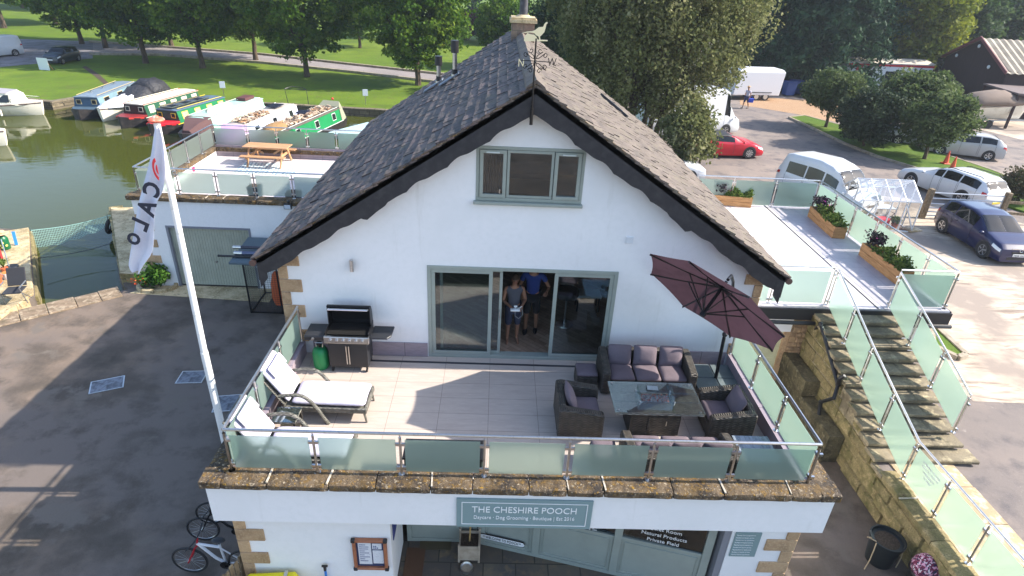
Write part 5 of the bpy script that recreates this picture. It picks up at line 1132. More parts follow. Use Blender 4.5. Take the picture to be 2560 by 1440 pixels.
# ================= BOATS =================
HULLB=mat('hull_black',(.018,.016,.018),.5,layers=((4,(.05,.04,.035),.5,.7),)); GLASSD=mat('dark_glass',(.015,.018,.022),.08)
def narrowboat(label,p,d,Lc,bow,side,front,roofc,deck,winc,nwin=4,wr=.6,pane=None,group='narrowboats moored side by side',W=1.0,Hc=1.32,band=None,stripe=None,cover=None):
    """p: cabin front centre on the water plane, d: heading angle bow->stern in degrees"""
    t=thing('narrowboat',label,'boat',(p[0],p[1],WZ),R(d),group); Ls=1.2
    mm=lambda c,r=.45:mat('paint_%d_%d_%d'%c,rgb(c),r,layers=((2,tuple(x*.8 for x in rgb(c)),.5,.7),))
    rings=[]
    for x,wd,zt,wb in ((-bow-.05,.04,.78,.02),(-bow+.25,.45,.72,.2),(-bow*.55,.80,.62,.6),(-bow*.2,W,.55,.9),(0,W,.52,W*.96),(Lc,W,.50,W*.96),(Lc+Ls*.6,W*.95,.52,W*.8),(Lc+Ls,W*.55,.56,W*.3)):
        rings.append([(x,-wb,-.35),(x,-wd,zt),(x,wd,zt),(x,wb,-.35)])
    m=MB(); m.loft(rings); m.build('hull',HULLB,t,smooth=True,angle=40)
    m=MB(); dk=[(-bow+.1,0),(-bow*.55,.72),(-.05,W*.93),(-.05,-W*.93),(-bow*.55,-.72)]; m.prism(dk,.56,.70); m.prism([(Lc+.02,-W*.9),(Lc+Ls*.9,-W*.45),(Lc+Ls*.9,W*.45),(Lc+.02,W*.9)],.5,.57); m.build('foredeck',mm(deck),t,bevel=.01)
    if band:
        m=MB(); 
        for s in (-1,1): m.bar((-bow+.25,s*.47,.66),(-bow*.3,s*.97,.58),.03,.10)
        m.build('bow_band',mm(band),t)
    w0,w1=W*.92,W*.76; z0,z1=.5,Hc
    m=MB(); m.loft([[(x,-w0,z0),(x,-w1,z1),(x,w1,z1),(x,w0,z0)] for x in (.0,Lc)]); cb=m.build('cabin',mm(side),t)
    m=MB(); m.add([(-.012,-w0,z0),(-.012,w0,z0),(-.012,w1,z1),(-.012,-w1,z1),(.01,-w0,z0),(.01,w0,z0),(.01,w1,z1),(.01,-w1,z1)],[(0,3,2,1),(4,5,6,7),(0,1,5,4),(1,2,6,5),(2,3,7,6),(3,0,4,7)]); m.box(-.03,-.013,-.45,.45,z0+.25,z1-.12); cf=m.build('cabin_front',mm(front),t)
    for s in (-1,1):
        m=MB(); m.box(-.05,-.031,s*.5-.17,s*.5+.17,z0+.35,z1-.14); f_=m.build('front_window',mm(winc,.3),cf); m=MB(); m.box(-.058,-.051,s*.5-.13,s*.5+.13,z0+.39,z1-.18); m.build('pane',GLASSD,f_)
    m=MB()
    for s in (-1,1): m.bar((-bow*.2,s*W*1.0,.545),(Lc,s*W*1.0,.515),.03,.04); m.tube([(.2,s*(w1-.08),z1+.12),(Lc-.2,s*(w1-.08),z1+.12)],.02,5)
    m.build('grab_rails',mm(winc),t)
    for k,x in enumerate((.22,.5,.78)): m=MB(); m.cyl((Lc*x,.25,z1+.07),(Lc*x,.25,z1+.2),.07,.09,10); m.build('roof_vent',STEEL,t,smooth=True)
    for s in (-1,1):
        for x in (.15,.55): m=MB(); m.cyl((Lc*x,s*(W+.08),.05),(Lc*x,s*(W+.08),.42),.07,None,8); m.build('fender',HULLB,t,smooth=True)
    m=MB(); m.loft([[(x,-w1-.05,z1),(x,-w1-.05,z1+.03),(x,-w1*.4,z1+.075),(x,w1*.4,z1+.075),(x,w1+.05,z1+.03),(x,w1+.05,z1)] for x in (-.08,Lc+.08)]); m.build('roof',mm(roofc),t)
    if stripe:
        m=MB(); 
        for s in (-1,1): m.bar((-.09,s*(w1+.03),z1+.045),(Lc+.09,s*(w1+.03),z1+.045),.05,.035)
        m.build('roof_edge',mm(stripe),t)
    for s in (-1,1):
        for i in range(nwin):
            x=Lc*(i+.55)/nwin; f=MB(); pn=MB()
            def q(dx,dz,off):
                tt=(dz-z0)/(z1-z0); return (x+dx,s*((w0+(w1-w0)*tt)+off),dz)
            zc=(z0+z1)/2+.05; hw,hh=wr,.235
            a=[q(-hw/2,zc-hh,.012),q(hw/2,zc-hh,.012),q(hw/2,zc+hh,.012),q(-hw/2,zc+hh,.012)]; b=[q(-hw/2,zc-hh,-.01),q(hw/2,zc-hh,-.01),q(hw/2,zc+hh,-.01),q(-hw/2,zc+hh,-.01)]
            f.add(a+b,[(0,1,2,3),(7,6,5,4),(0,4,5,1),(1,5,6,2),(2,6,7,3),(3,7,4,0)]); fo_=f.build('window',mm(winc,.3),cb)
            e=.035; a=[q(-hw/2+e,zc-hh+e,.018),q(hw/2-e,zc-hh+e,.018),q(hw/2-e,zc+hh-e,.018),q(-hw/2+e,zc+hh-e,.018)]; pn.add(a+[Vector(v)-Vector((0,s*.004,0)) for v in a],[(0,1,2,3),(7,6,5,4),(0,4,5,1),(1,5,6,2),(2,6,7,3),(3,7,4,0)]); pn.build('pane',mm(pane,.3) if pane else GLASSD,fo_)
    if cover:
        m=MB(); m.loft([[(x,-wa,za),(x,-wb_,zb),(x,wb_,zb),(x,wa,za)] for x,wa,wb_,za,zb in ((-bow*.75,.35,.2,.68,.85),(-bow*.35,.8,.5,.6,1.2),(-.1,w0+.02,w1,.5,z1+.05),(.25,w0+.03,w1+.03,.5,z1+.09))]); m.build('bow_cover',mm(cover,.9),t,smooth=True,angle=30)
        
    return t
def bp(u,v,z=-2.0): p=at(u,v,z=z); return p
def ang(a,b): return math.degrees(math.atan2(b.y-a.y,b.x-a.x))
def place_nb(a,b,off=.75,**kw):
    p,q=bp(*a),bp(*b); d=ang(p,q); L=(q-p).length; n_=Vector((-math.sin(R(d)),math.cos(R(d)),0)); c=p+n_*off
    return narrowboat(p=(c.x,c.y),d=d,Lc=L,**kw),c,d,L
nb1=place_nb((236,243),(335,205),0.6,label='slate blue narrowboat, farthest left in the row of moored boats',bow=1.3,side=(118,146,158),front=(62,88,110),roofc=(120,136,150),deck=(70,90,105),winc=(196,176,130),nwin=3,wr=.8)
nb3=place_nb((358,262),(492,226),.75,label='cream and dark green narrowboat with red roof edges and open bow',bow=1.5,side=(34,84,60),front=(54,24,26),roofc=(232,224,206),deck=(130,40,40),winc=(222,218,196),pane=(190,184,160),stripe=(206,52,50),band=(200,60,50),nwin=5)
nb4=place_nb((440,277),(560,243),.75,label='bright green narrowboat with yellow window frames, red bow and solar panels',bow=1.7,side=(24,116,72),front=(30,50,44),roofc=(90,110,130),deck=(196,32,44),winc=(224,196,62),pane=(200,180,140),nwin=4,band=(196,32,44))
nb5=place_nb((520,297),(655,246),.75,label='mint green narrowboat with brown canvas over its bow',bow=1.8,side=(164,220,196),front=(120,140,130),roofc=(170,206,190),deck=(90,70,70),winc=(220,226,214),pane=(196,200,180),nwin=4,cover=(92,66,64))
nb6=place_nb((612,318),(740,262),.75,label='pale lilac narrowboat with pink cloth over its bow, second from the right',bow=1.5,side=(206,212,236),front=(150,160,190),roofc=(190,180,170),deck=(180,140,190),winc=(236,238,240),nwin=3,wr=.6,cover=(196,150,200))
nb7=place_nb((660,352),(850,270),.8,label='dark green narrowboat with firewood on its roof, nearest to the garage',bow=1.2,side=(18,124,70),front=(30,70,50),roofc=(110,100,90),deck=(60,80,60),winc=(214,220,212),nwin=4,wr=.55)
# things lying on the roofs
LOG=mat('split_logs',rgb((190,160,128)),.9,attr_cols=(rgb((200,176,150)),rgb((130,110,94)),rgb((226,206,180)),rgb((90,78,70)),rgb((186,140,100))))
def logs(info,x0,x1,n,label,hh=.22):
    t0,c,d,L=info; m=MB(); M=Matrix.Translation((c.x,c.y,WZ))@Matrix.Rotation(R(d),4,'Z')
    for i in range(n):
        x=random.uniform(x0,x1)*L; y=random.uniform(-.55,.55); z=1.42+random.uniform(0,hh)*(1-abs(y)); a=random.uniform(0,3.1); l=random.uniform(.10,.17); v=Vector((math.cos(a)*l,math.sin(a)*l,random.uniform(-.04,.04)))
        p=Vector((x,y,z)); m.T=M; m.cyl(p-v,p+v,random.uniform(.035,.06),None,5)
    tag(m.build('log_pile',LOG),label,'firewood',kind='stuff')
logs(nb6,.08,.52,150,'grey weathered firewood piled on the lilac narrowboat roof')
logs(nb7,.35,.95,220,'orange split firewood piled on the dark green narrowboat roof')
def roofbox(info,x,y,sx,sy,sz,name,label,cat,mt,rot=0,z=1.40):
    t0,c,d,L=info; M=Matrix.Rotation(R(d),4,'Z'); p=Vector((c.x,c.y,WZ+z))+M@Vector((x*L,y,0)); t=thing(name,label,cat,p,R(d+rot)); m=MB(); m.box(-sx/2,sx/2,-sy/2,sy/2,0,sz); o=m.build('body',mt,t,bevel=.01)
    return t
SOLAR=mat('solar_panel',(.02,.025,.05),.15,layers=((.1,(.03,.035,.06),.4,.6),))
for i,lb in enumerate(('solar panel nearest the bow on the bright green narrowboat','middle solar panel on the bright green narrowboat','rearmost solar panel on the bright green narrowboat')):
    t=roofbox(nb4,.13+.25*i,0,1.25,.95,.04,'solar_panel',lb,'solar panel',SOLAR,z=1.46); m=MB(); frame_rect(m,-.64,.64,-.49,.49,0,.05,.03); fr=m.build('frame',STEEL,t); fr.rotation_euler=(R(90),0,0); fr.location=(0,0,.05)
t=roofbox(nb6,.80,.1,1.2,.8,.04,'solar_panel','single solar panel on the rear of the lilac narrowboat roof','solar panel',SOLAR,z=1.5)
t=roofbox(nb7,.66,.25,1.1,.7,.04,'solar_panel','solar panel among firewood on the dark green narrowboat roof','solar panel',SOLAR,8,z=1.62)
t=roofbox(nb5,.86,.0,1.3,.7,.22,'roof_box','brown wooden roof box on the stern end of the mint narrowboat','box',mat('box_brown',rgb((86,50,50)),.7),z=1.4)
def canoe(info,x,lab,col):
    t0,c,d,L=info; M=Matrix.Rotation(R(d),4,'Z'); p=Vector((c.x,c.y,WZ+1.42))+M@Vector((x*L,.1,0)); t=thing('upturned_canoe',lab,'canoe',p,R(d)); m=MB(); rings=[]
    for k in range(13): s=-1+2*k/12; w_=.34*(1-s*s)**.6+.01; h=.24*(1-s*s)**.4+.02; rings.append([(s*1.5,math.cos(R(a))*w_,math.sin(R(a))*h) for a in range(0,181,20)])
    m.loft(rings); m.build('canoe_hull',col,t,smooth=True)
canoe(nb5,.40,'cream upturned canoe lying on the mint narrowboat roof',mat('canoe_cream',rgb((236,226,190)),.5))
# tarp heap between lilac and dark green boats, satellite-like hoop on the bank
t0,c,d,L=nb7; M=Matrix.Rotation(R(d),4,'Z'); p=Vector((c.x,c.y,WZ+1.38))+M@Vector((L*.28,.1,0)); t=thing('tarpaulin','brown tarpaulin heap over the front of the dark green narrowboat roof','tarpaulin',p,R(d)); m=MB(); m.ball((0,0,.0),(1.0,.62,.32),18,10); m.build('cloth',mat('tarp_brown',rgb((150,116,74)),.8,bump=(5,.8,.1)),t,smooth=True)
t0,c,d,L=nb3; 
# stern canvas of the dark green boat
t0,c,d,L=nb7; M=Matrix.Rotation(R(d),4,'Z'); 
m=MB(); m.loft([[(x,-wa,.5),(x,-wb_,zb),(x,wb_,zb),(x,wa,.5)] for x,wa,wb_,zb in ((L-.1,.95,.78,1.44),(L+.3,.95,.6,1.75),(L+.9,.8,.45,1.35),(L+1.25,.5,.25,.8))]); m.build('stern_cover',mat('olive_canvas',rgb((140,140,118)),.9,bump=(5,.4,.04)),t0,smooth=True,angle=40)
m=MB(); m.ball((L+.55,0,1.84),.09,10,8); m.build('mast_ball',mat('ball_red',(.6,.02,.02),.4),t0,smooth=True)
def cruiser(label,loc,rz,L,W,cabin=True,cover=None,group=None,name='cabin_cruiser'):
    t=thing(name,label,'boat',loc,R(rz),group); GRP=mat('grp_white',rgb((228,222,206)),.35,layers=((2,rgb((206,198,178)),.5,.7),))
    rings=[]; N_=12
    for k in range(N_+1):
        s=k/N_; x=-L*s; wd=W/2*min(1,(s*2.2+.02)**.6)*(1-.12*max(0,s-.6)); zt=.95-.25*min(1,s*1.3); zc=.25-.1*s
        rings.append([(x-.25*(1-s) ,-.02-wd*.25*min(1,s*2),-.35),(x-.1*(1-s),-wd*.82,zc),(x,-wd,zt),(x,-wd*.9,zt+.03),(x,wd*.9,zt+.03),(x,wd,zt),(x-.1*(1-s),wd*.82,zc),(x-.25*(1-s),.02+wd*.25*min(1,s*2),-.35)])
    m=MB(); m.loft(rings); m.build('hull',GRP,t,smooth=True,angle=35)
    m=MB(); 
    for s in (-1,1): m.tube([(-L*k/8,s*(W/2*min(1,(k/8*2.2+.02)**.6)*(1-.12*max(0,k/8-.6))+.02),.86-.25*min(1,k/8*1.3)) for k in range(9)],.03,6)
    m.build('rubbing_strake',mat('strake_dark',(.08,.03,.03),.6),t)
    if cabin:
        z=.75; m=MB(); cs=[(-L*.13,W*.24,z,z+.02),(-L*.17,W*.30,z,z+.22),(-L*.19,W*.32,z,z+.62),(-L*.24,W*.34,z,z+.80),(-L*.40,W*.38,z,z+.86),(-L*.88,W*.38,z,z+.84)]
        m.loft([[(x,-w_,a),(x,-w_*.86,b),(x,w_*.86,b),(x,w_,a)] for x,w_,a,b in cs]); cbn=m.build('cabin',GRP,t,smooth=True,angle=25)
        m=MB(); m.loft([[(x,-w_*.93,b),(x,-w_*.86,b+.05),(x,w_*.86,b+.05),(x,w_*.93,b)] for x,w_,a,b in cs[3:]]); m.build('roof',mat('cruiser_roof',rgb((150,146,150)),.6),t)
        for s in (-1,1):
            for x0,x1,f in ((-.23,-.32,.0),(-.34,-.52,0),(-.55,-.72,0),(-.75,-.86,0)):
                yb,yt=(W*.375,W*.335) if x0<-.3 else (W*.35,W*.30); m=MB(); q=[(L*x0,s*(yb+.012),z+.22),(L*x1,s*(yb+.012),z+.22),(L*x1,s*(yt+.012),z+.70),(L*(x0-.0),s*(yt+.012),z+.70)]; m.add(q+[(a,b-s*.02,c_) for a,b,c_ in q],[(0,1,2,3),(7,6,5,4),(0,4,5,1),(1,5,6,2),(2,6,7,3),(3,7,4,0)]); m.build('window',GLASSD,cbn)
        m=MB(); m.tube([(-.1,0,1.0),(-.1,0,1.25),(-L*.22,W*.32,1.2),(-L*.22,W*.32,.85)],.012,5); m.tube([(-.1,0,1.25),(-L*.22,-W*.32,1.2),(-L*.22,-W*.32,.85)],.012,5); m.build('bow_rail',STEEL,t)
        for k in (.3,.55,.8): m=MB(); m.cyl((-L*k,-W/2-.05,.15),(-L*k,-W/2-.05,.55),.07,.07,8); m.build('fender',GRP,t,smooth=True)
    return t
p=at(106,256,z=WZ+.85); cruiser('cream cabin cruiser with dark windows moored at the left edge of the photo',(p.x,p.y,WZ),8,7.2,2.3)
p=at(16,338,z=WZ+.6); cruiser('small white boat bow poking in at the left edge, nearest the camera',(p.x,p.y,WZ),4,5,1.8,cabin=False,name='dinghy')
p=at(-10,300,z=WZ+.8); cruiser('partly visible white boat between the cream cruiser and the dinghy',(p.x-.2,p.y-.6,WZ),4,5,1.8,cabin=False,name='day_boat')
p=at(245,272,z=WZ+.9); wc=cruiser('white motor cruiser under black tarpaulins between slate blue and cream narrowboats',(p.x,p.y,WZ),-101,7.6,2.3,cabin=False,name='covered_cruiser')
BT=mat('black_tarp',(.022,.022,.026),.6,bump=(4,1.0,.12),bump2=(14,.5,.03)); WT=mat('white_tarp',rgb((222,224,232)),.7,bump=(3,.8,.1))
def tarp(parent,st,mt,name):
    m=MB(); rings=[]
    for x,w_,zb,zt in st: rings.append([(x,math.cos(R(a))*w_*(1+.05*math.sin(a*.2+x*5)),zb+(zt-zb)*math.sin(R(a))**.7*(1+.06*math.sin(a*.15+x*3))) for a in range(0,181,15)])
    m.loft(rings); return m.build(name,mt,parent,smooth='all')
tarp(wc,((-.5,.5,.85,1.0),(-1.4,.9,.8,1.15),(-2.6,1.05,.75,1.35),(-3.0,1.05,.75,1.4)),WT,'white_cover')
tarp(wc,((-2.0,.8,.95,1.2),(-3.2,1.05,.95,1.45),(-4.0,1.1,1.0,1.85),(-4.3,1.05,1.0,1.8)),BT,'black_cover')
tarp(wc,((-4.3,1.05,1.0,1.95),(-4.9,1.12,1.0,2.2),(-6.0,1.1,1.0,2.1),(-6.6,.95,.9,1.4)),BT,'black_cover')
# punt behind the garage
p=at(885,322,z=WZ+.3); t=thing('punt','flat pale blue punt floating behind the roof terrace','boat',(p.x,p.y,WZ),R(60)); m=MB(); m.loft([[(-2,-.5,.35),(-2,.5,.35),(-1.8,.45,-.1),(-1.8,-.45,-.1)],[(2,-.5,.35),(2,.5,.35),(1.8,.45,-.1),(1.8,-.45,-.1)]]); m.build('hull',mat('punt_blue',rgb((170,196,206)),.6),t)
# bank side signs
for u,v,lb in ((553,246,'small white sign on a post behind the bright green narrowboat'),(911,266,'small grey sign on a post at the quay right of the boats')):
    p=at(u,v,z=G0); t=thing('bank_sign',lb,'sign',(p.x,p.y+.6,G0),R(20)); m=MB(); m.bar((0,0,0),(0,0,.95),.05); m.build('post',STEEL,t); m=MB(); m.box(-.2,.2,-.06,.02,.7,1.2); m.build('panel',mat('sign_grey',rgb((170,180,190)),.5),t,bevel=.01)
p=at(745,262,z=G0); t=thing('bimini_frame','dark folding canopy frame standing on the bank behind the lilac narrowboat','frame',(p.x,p.y,G0),R(10)); m=MB(); m.tube([(-.7,0,0),(-.85,0,1.2),(.75,0,1.15),(.8,0,0)],.03,6); m.tube([(-.85,0,1.2),(-.4,.5,1.3),(.5,.5,1.2),(.75,0,1.15)],.025,6); m.build('tubes',BLACK,t,smooth=True)
p=at(112,175,z=G0); t=thing('white_board','white panel leaning by the dark hatchback on the grass','board',(p.x,p.y,G0),R(-12)); m=MB(); m.box(-.55,.55,-.03,.03,.0,1.05); m.build('panel',PALE,t); m=MB(); m.bar((-.4,.03,.8),(-.4,.5,0),.05); m.bar((.4,.03,.8),(.4,.5,0),.05); m.build('prop',WOODL,t)
# ================= VEHICLES =================
def carpaint(name,c): return mat('paint_'+name,c,.32,.0,coat=.6,spec=.35,layers=((1.5,tuple(x*.92 for x in c),.5,.7),))
CARGLASS=mat('car_glass',(.010,.012,.014),.05,spec=.45); TYRE=mat('tyre',(.018,.018,.019),.85); ALLOY=mat('alloy',(.55,.55,.56),.3,.9); LAMPC=mat('headlamp',(.62,.66,.70),.08,spec=.8); LAMPR=mat('tail_lamp',(.45,.01,.015),.15); TRIM=mat('black_trim',(.02,.02,.022),.55); CHROME=mat('chrome',(.8,.8,.8),.12,1)
def lerp_tab(tab,x):
    if x<=tab[0][0]: return tab[0][1]
    for (a,va),(b,vb) in zip(tab[:-1],tab[1:]):
        if x<=b:
            f=(x-a)/(b-a); f=f*f*(3-2*f)*.5+f*.5; return va+(vb-va)*f
    return tab[-1][1]
def car(name,label,loc,rz,L,W,H,belt,prof,wheels,paint,ws,rg,sides,roofcol=None,wr=.31,group=None,open_top=False,plate=None,wtop=.35,wt=.74,rails=False,spokes=5,facing_detail=True):
    """x forward, front at +L/2. prof: (x,z) silhouette along the centre; belt: (x,z); ws=(x at scuttle, x at roof front); rg=(roof rear, tail glass foot); sides: window x ranges"""
    t=thing(name,label,'car' if name not in('camper_van','panel_van','motorhome') else 'van',loc,R(rz),group)
    zg=.17
    def hw(x): 
        s=abs(x)/(L/2); return W/2*(1-.16*max(0,(s-.72)/.28)**2-.02*s)
    def sect(x,n1=4,n2=5,n3=4):
        zt=lerp_tab(prof,x); zb=min(lerp_tab(belt,x),zt-.01); w_=hw(x); cab=max(0,min(1,(zt-zb)/(H-lerp_tab(belt,0)))) ; wtp=w_*(.97-.10*min(1,cab*3)- (1-.10-wt)*cab*.8)
        pts=[(w_*.90,zg),(w_*.985,zg+.12),(w_*1.0,zb*.62+zg*.2),(w_*.995,zb-.10),(w_*.965,zb)]
        for k in range(1,n2): f=k/n2; pts.append((w_*.965+(wtp-w_*.965)*f,zb+(zt-.05*cab-.015-zb)*f))
        pts+=[(wtp,zt-.05*cab-.015),(wtp*.93,zt-.018*cab-.004)]
        for k in range(1,n3+1): f=k/n3; pts.append((wtp*.93*(1-f),zt-(.018*cab+.004)*(1-f)**2))
        return pts
    xs=sorted(set([-L/2+L*i/44 for i in range(45)]+[p[0] for p in prof]+[ws[0],ws[1],rg[0],rg[1]]))
    rings=[]
    for x in xs:
        p=sect(x); rings.append([(x,y,z) for y,z in p]+[(x,-y,z) for y,z in p[-2::-1]])
    m=MB(); m.loft(rings); 
    b=m.build('body',paint,t,smooth=True,angle=42)
    def surf(x,i,s,off=.006):
        """point on the section at fractional index i"""
        p=sect(x); k=int(i); f=i-k; a=p[k]; c=p[min(k+1,len(p)-1)]; y=a[0]+(c[0]-a[0])*f; z=a[1]+(c[1]-a[1])*f; dy,dz=c[1]-a[1],-(c[0]-a[0]); l=math.hypot(dy,dz) or 1
        return Vector((x,s*(y+off*dy/l),z+off*dz/l))
    def patch(nm,cols,i0f,i1f,s_list,mt,par=b,n=6,off=.006):
        m=MB()
        for s in s_list:
            vs=[]; 
            for x in cols:
                a,c=i0f(x),i1f(x)
                for k in range(n+1): vs.append(surf(x,a+(c-a)*k/n,s,off))
            nn=n+1; m.add(vs,[(i*nn+k,i*nn+k+1,(i+1)*nn+k+1,(i+1)*nn+k) for i in range(len(cols)-1) for k in range(n)])
        return m.build(nm,mt,par,smooth='all')
    nb=4; ntop=9   # index of belt and roof edge in the section
    if not open_top:
        cs=[ws[0]+(ws[1]-ws[0])*k/8 for k in range(9)]
        m_=[x for x in cs]; patch('windscreen',[ws[0]+(ws[1]-ws[0])*(.06+.86*k/8) for k in range(9)],lambda x:ntop+.35,lambda x:14,(-1,1),CARGLASS,n=6)
        patch('rear_window',[rg[0]+(rg[1]-rg[0])*(.12+.74*k/6) for k in range(7)],lambda x:ntop+.6,lambda x:14,(-1,1),CARGLASS,n=6)
    for s in (-1,1):
        for x0,x1 in sides:
            patch('side_window',[x0+(x1-x0)*k/8 for k in range(9)],lambda x:nb+.35,lambda x:ntop-wtop,(s,),CARGLASS)
    if roofcol is not None: patch('roof_panel',[rg[1]+.05+(ws[1]-rg[1]-.05)*k/32 for k in range(33)],lambda x:ntop-.25,lambda x:14,(-1,1),roofcol,n=12,off=.016)
    # wheels
    for wx in wheels:
        for s in (-1,1):
            y=s*(hw(wx)-.09); m=MB(); n=26
            pr=[(wr*.62,-.10),(wr*.93,-.105),(wr,-.07),(wr,.07),(wr*.93,.105),(wr*.62,.10)]
            rings=[[(wx+r*math.cos(2*math.pi*k/n),y+d,wr+r*math.sin(2*math.pi*k/n)) for k in range(n)] for r,d in pr]; m.loft(rings,cap=False)
            wh=m.build('wheel',TYRE,t,smooth=True)
            m=MB(); yo=y+s*.085; m.cyl((wx,y-s*.03,wr),(wx,y+s*.01,wr),wr*.63,wr*.63,20,1); 
            pts=[(wx+wr*.62*math.cos(2*math.pi*k/24),yo,wr+wr*.62*math.sin(2*math.pi*k/24)) for k in range(24)]; m.tube(pts,.018,5,0,True)
            for k in range(spokes): a=2*math.pi*k/spokes+.3; m.bar((wx,yo-s*.01,wr),(wx+wr*.6*math.cos(a),yo,wr+wr*.6*math.sin(a)),.05,.03,0,up=(0,1,0))
            m.cyl((wx,yo-s*.03,wr),(wx,yo+s*.012,wr),.045,.04,10); m.build('rim',[ALLOY,TRIM],wh)
            # arch lip and liner
            m=MB(); rr=wr*1.14; q=[]; 
            for k in range(17):
                a=math.pi*(k/16); xx=wx+rr*math.cos(a); q.append((xx,s*(hw(xx)+.004),wr+rr*math.sin(a)))
            m.add(q+[(wx,s*(hw(wx)-.0+.003),wr)]+[(wx+rr,s*(hw(wx)+.002),zg+.01),(wx-rr,s*(hw(wx)+.002),zg+.01)],[(k,k+1,17) for k in range(16)]+[(18,0,17),(16,19,17),(19,18,17)]); m.build('wheel_arch',TRIM,b)
    xf,xr=L/2,-L/2; zb=lerp_tab(belt,xf-.3)
    def face(nm,x,y0,y1,z0,z1,mt,th=.02,par=b):
        m=MB()
        m.box(x-th,x+th,y0,y1,z0,z1); return m.build(nm,mt,par,bevel=.008)
    hf=hw(xf-.05)
    face('grille',xf-.015,-hf*.42,hf*.42,zb-.22,zb-.12,TRIM); face('lower_grille',xf-.012,-hf*.6,hf*.6,zg+.08,zg+.20,TRIM)
    for s in (-1,1):
        patch('headlight',[xf-.42+.36*k/5 for k in range(6)],lambda x:3.05,lambda x:4.6,(s,),LAMPC,t,5,.01)
        patch('tail_light',[xr+.03+.22*k/4 for k in range(5)],lambda x:3.0,lambda x:4.3,(s,),LAMPR,t,5,.01)
        mx=ws[0]-.08; m=MB(); m.ball((mx,s*(hw(mx)+.09),lerp_tab(belt,mx)+.06),(.07,.10,.065),10,6); m.build('wing_mirror',paint,t,smooth=True)
        for k,(x0,x1) in enumerate(sides[:2]):
            m=MB(); xx=min(x0,x1)+.12; m.bar((xx,s*(hw(xx)+.015),lerp_tab(belt,xx)-.12),(xx+.16,s*(hw(xx)+.015),lerp_tab(belt,xx)-.12),.02,.03); m.build('door_handle',paint,b)
        if rails: m=MB(); m.tube([(rg[0]+.1,s*W*.33,H-.04),(rg[0]+.25,s*W*.335,H+.03),(ws[1]-.3,s*W*.335,H+.03),(ws[1]-.1,s*W*.33,H-.04)],.02,6); m.build('roof_rail',TRIM,b)
    PL=mat('plate_white',(.75,.75,.74),.5); PY=mat('plate_yellow',(.72,.55,.08),.5)
    f=face('number_plate',xf+.012,-.26,.26,zg+.22,zg+.33,PL,.01,t); r=face('number_plate',xr-.012,-.26,.26,zb-.30,zb-.19,PY,.01,t)
    if plate: text(plate,.095,Matrix.Translation((xf+.024,0,zg+.272))@Matrix.Rotation(R(90),4,'Z')@Matrix.Rotation(R(90),4,'X'),TRIM,f,'characters',.002)
    # door shut lines
    m=MB()
    for s in (-1,1):
        for x0,x1 in sides:
            for xx in (x0,x1):
                pts=[surf(xx,k*.5+1,s,.004) for k in range(8)]; m.tube(pts,.006,4)
    m.build('shut_lines',TRIM,b)
    return t
def put(mk,rear,front,side,W,z=G1,**kw):
    """rear/front: photo positions where the near wheels touch the ground; side=+1 when the near side is the left of the car"""
    a,b=at(*rear,z=z),at(*front,z=z); d=(b-a).normalized(); left=Vector((-d.y,d.x,0)); c=(a+b)/2-left*side*(W/2-.09)
    return mk((c.x,c.y,z),math.degrees(math.atan2(d.y,d.x)))
HATCH=dict(L=4.0,W=1.74,H=1.49,belt=((-2,.86),(-1.2,.98),(.4,.93),(1.1,.88),(2,.62)),prof=((-2.0,.62),(-1.93,.95),(-1.62,1.36),(-1.2,1.46),(-.2,1.49),(.25,1.42),(1.12,.97),(1.75,.82),(1.96,.66),(2.0,.45)),wheels=(-1.22,1.28),ws=(1.08,.22),rg=(-1.35,-1.92),sides=((-1.45,-.85),(-.78,.36)))
put(lambda l,r: car('hatchback','navy blue three-door hatchback parked on concrete beside the greenhouse',l,r,paint=carpaint('navy',(.006,.008,.055)),plate='MJ58 OXX',wr=.335,**HATCH),(2352,582),(2449,642),-1,1.74)
t=bpy.data.objects['hatchback']; 
m=MB(); m.T=Matrix.Translation((2.0,0,.64))@Matrix.Rotation(R(90),4,'Y'); m.tube([(.055*math.cos(a*.5),.055*math.sin(a*.5),0) for a in range(13)],.007,5,0,True); m.build('badge',CHROME,t)
m=MB(); m.bar((1.985,-.36,.69),(1.985,.36,.69),.02,.03); m.build('grille_bar',CHROME,t)
ESTATE=dict(L=4.8,W=1.86,H=1.47,belt=((-2.4,.90),(-1.2,1.0),(.6,.95),(1.2,.90),(2.4,.60)),prof=((-2.4,.70),(-2.34,1.0),(-2.0,1.34),(-1.6,1.44),(-.3,1.47),(.1,1.40),(.95,1.0),(1.5,.94),(2.2,.76),(2.4,.50)),wheels=(-1.38,1.45),ws=(.95,.08),rg=(-1.95,-2.34),sides=((-1.9,-1.0),(-.93,-.12),(-.05,.34)))
put(lambda l,r: car('estate_car','white estate car with roof rails behind the field gate',l,r,paint=carpaint('white',(.66,.67,.68)),plate=None,wr=.36,rails=True,**ESTATE),(2390,510),(2283,470),1,1.86)
CONV=dict(L=4.3,W=1.8,H=1.32,belt=((-2.15,.82),(-1.4,.98),(.4,.92),(1.2,.88),(2.15,.60)),prof=((-2.15,.60),(-2.05,.86),(-1.5,1.05),(-1.1,1.22),(-.7,1.32),(-.1,1.33),(.15,1.28),(.85,.96),(1.5,.86),(2.0,.70),(2.15,.48)),wheels=(-1.28,1.26),ws=(.85,.1),rg=(-.95,-1.45),sides=((-.85,.28),))
put(lambda l,r: car('convertible','bright red convertible with folded black hood parked under the big birch',l,r,paint=carpaint('red',(.55,.008,.025)),roofcol=TRIM,wr=.34,spokes=9,**CONV),(1765,395),(1868,397),-1,1.8)
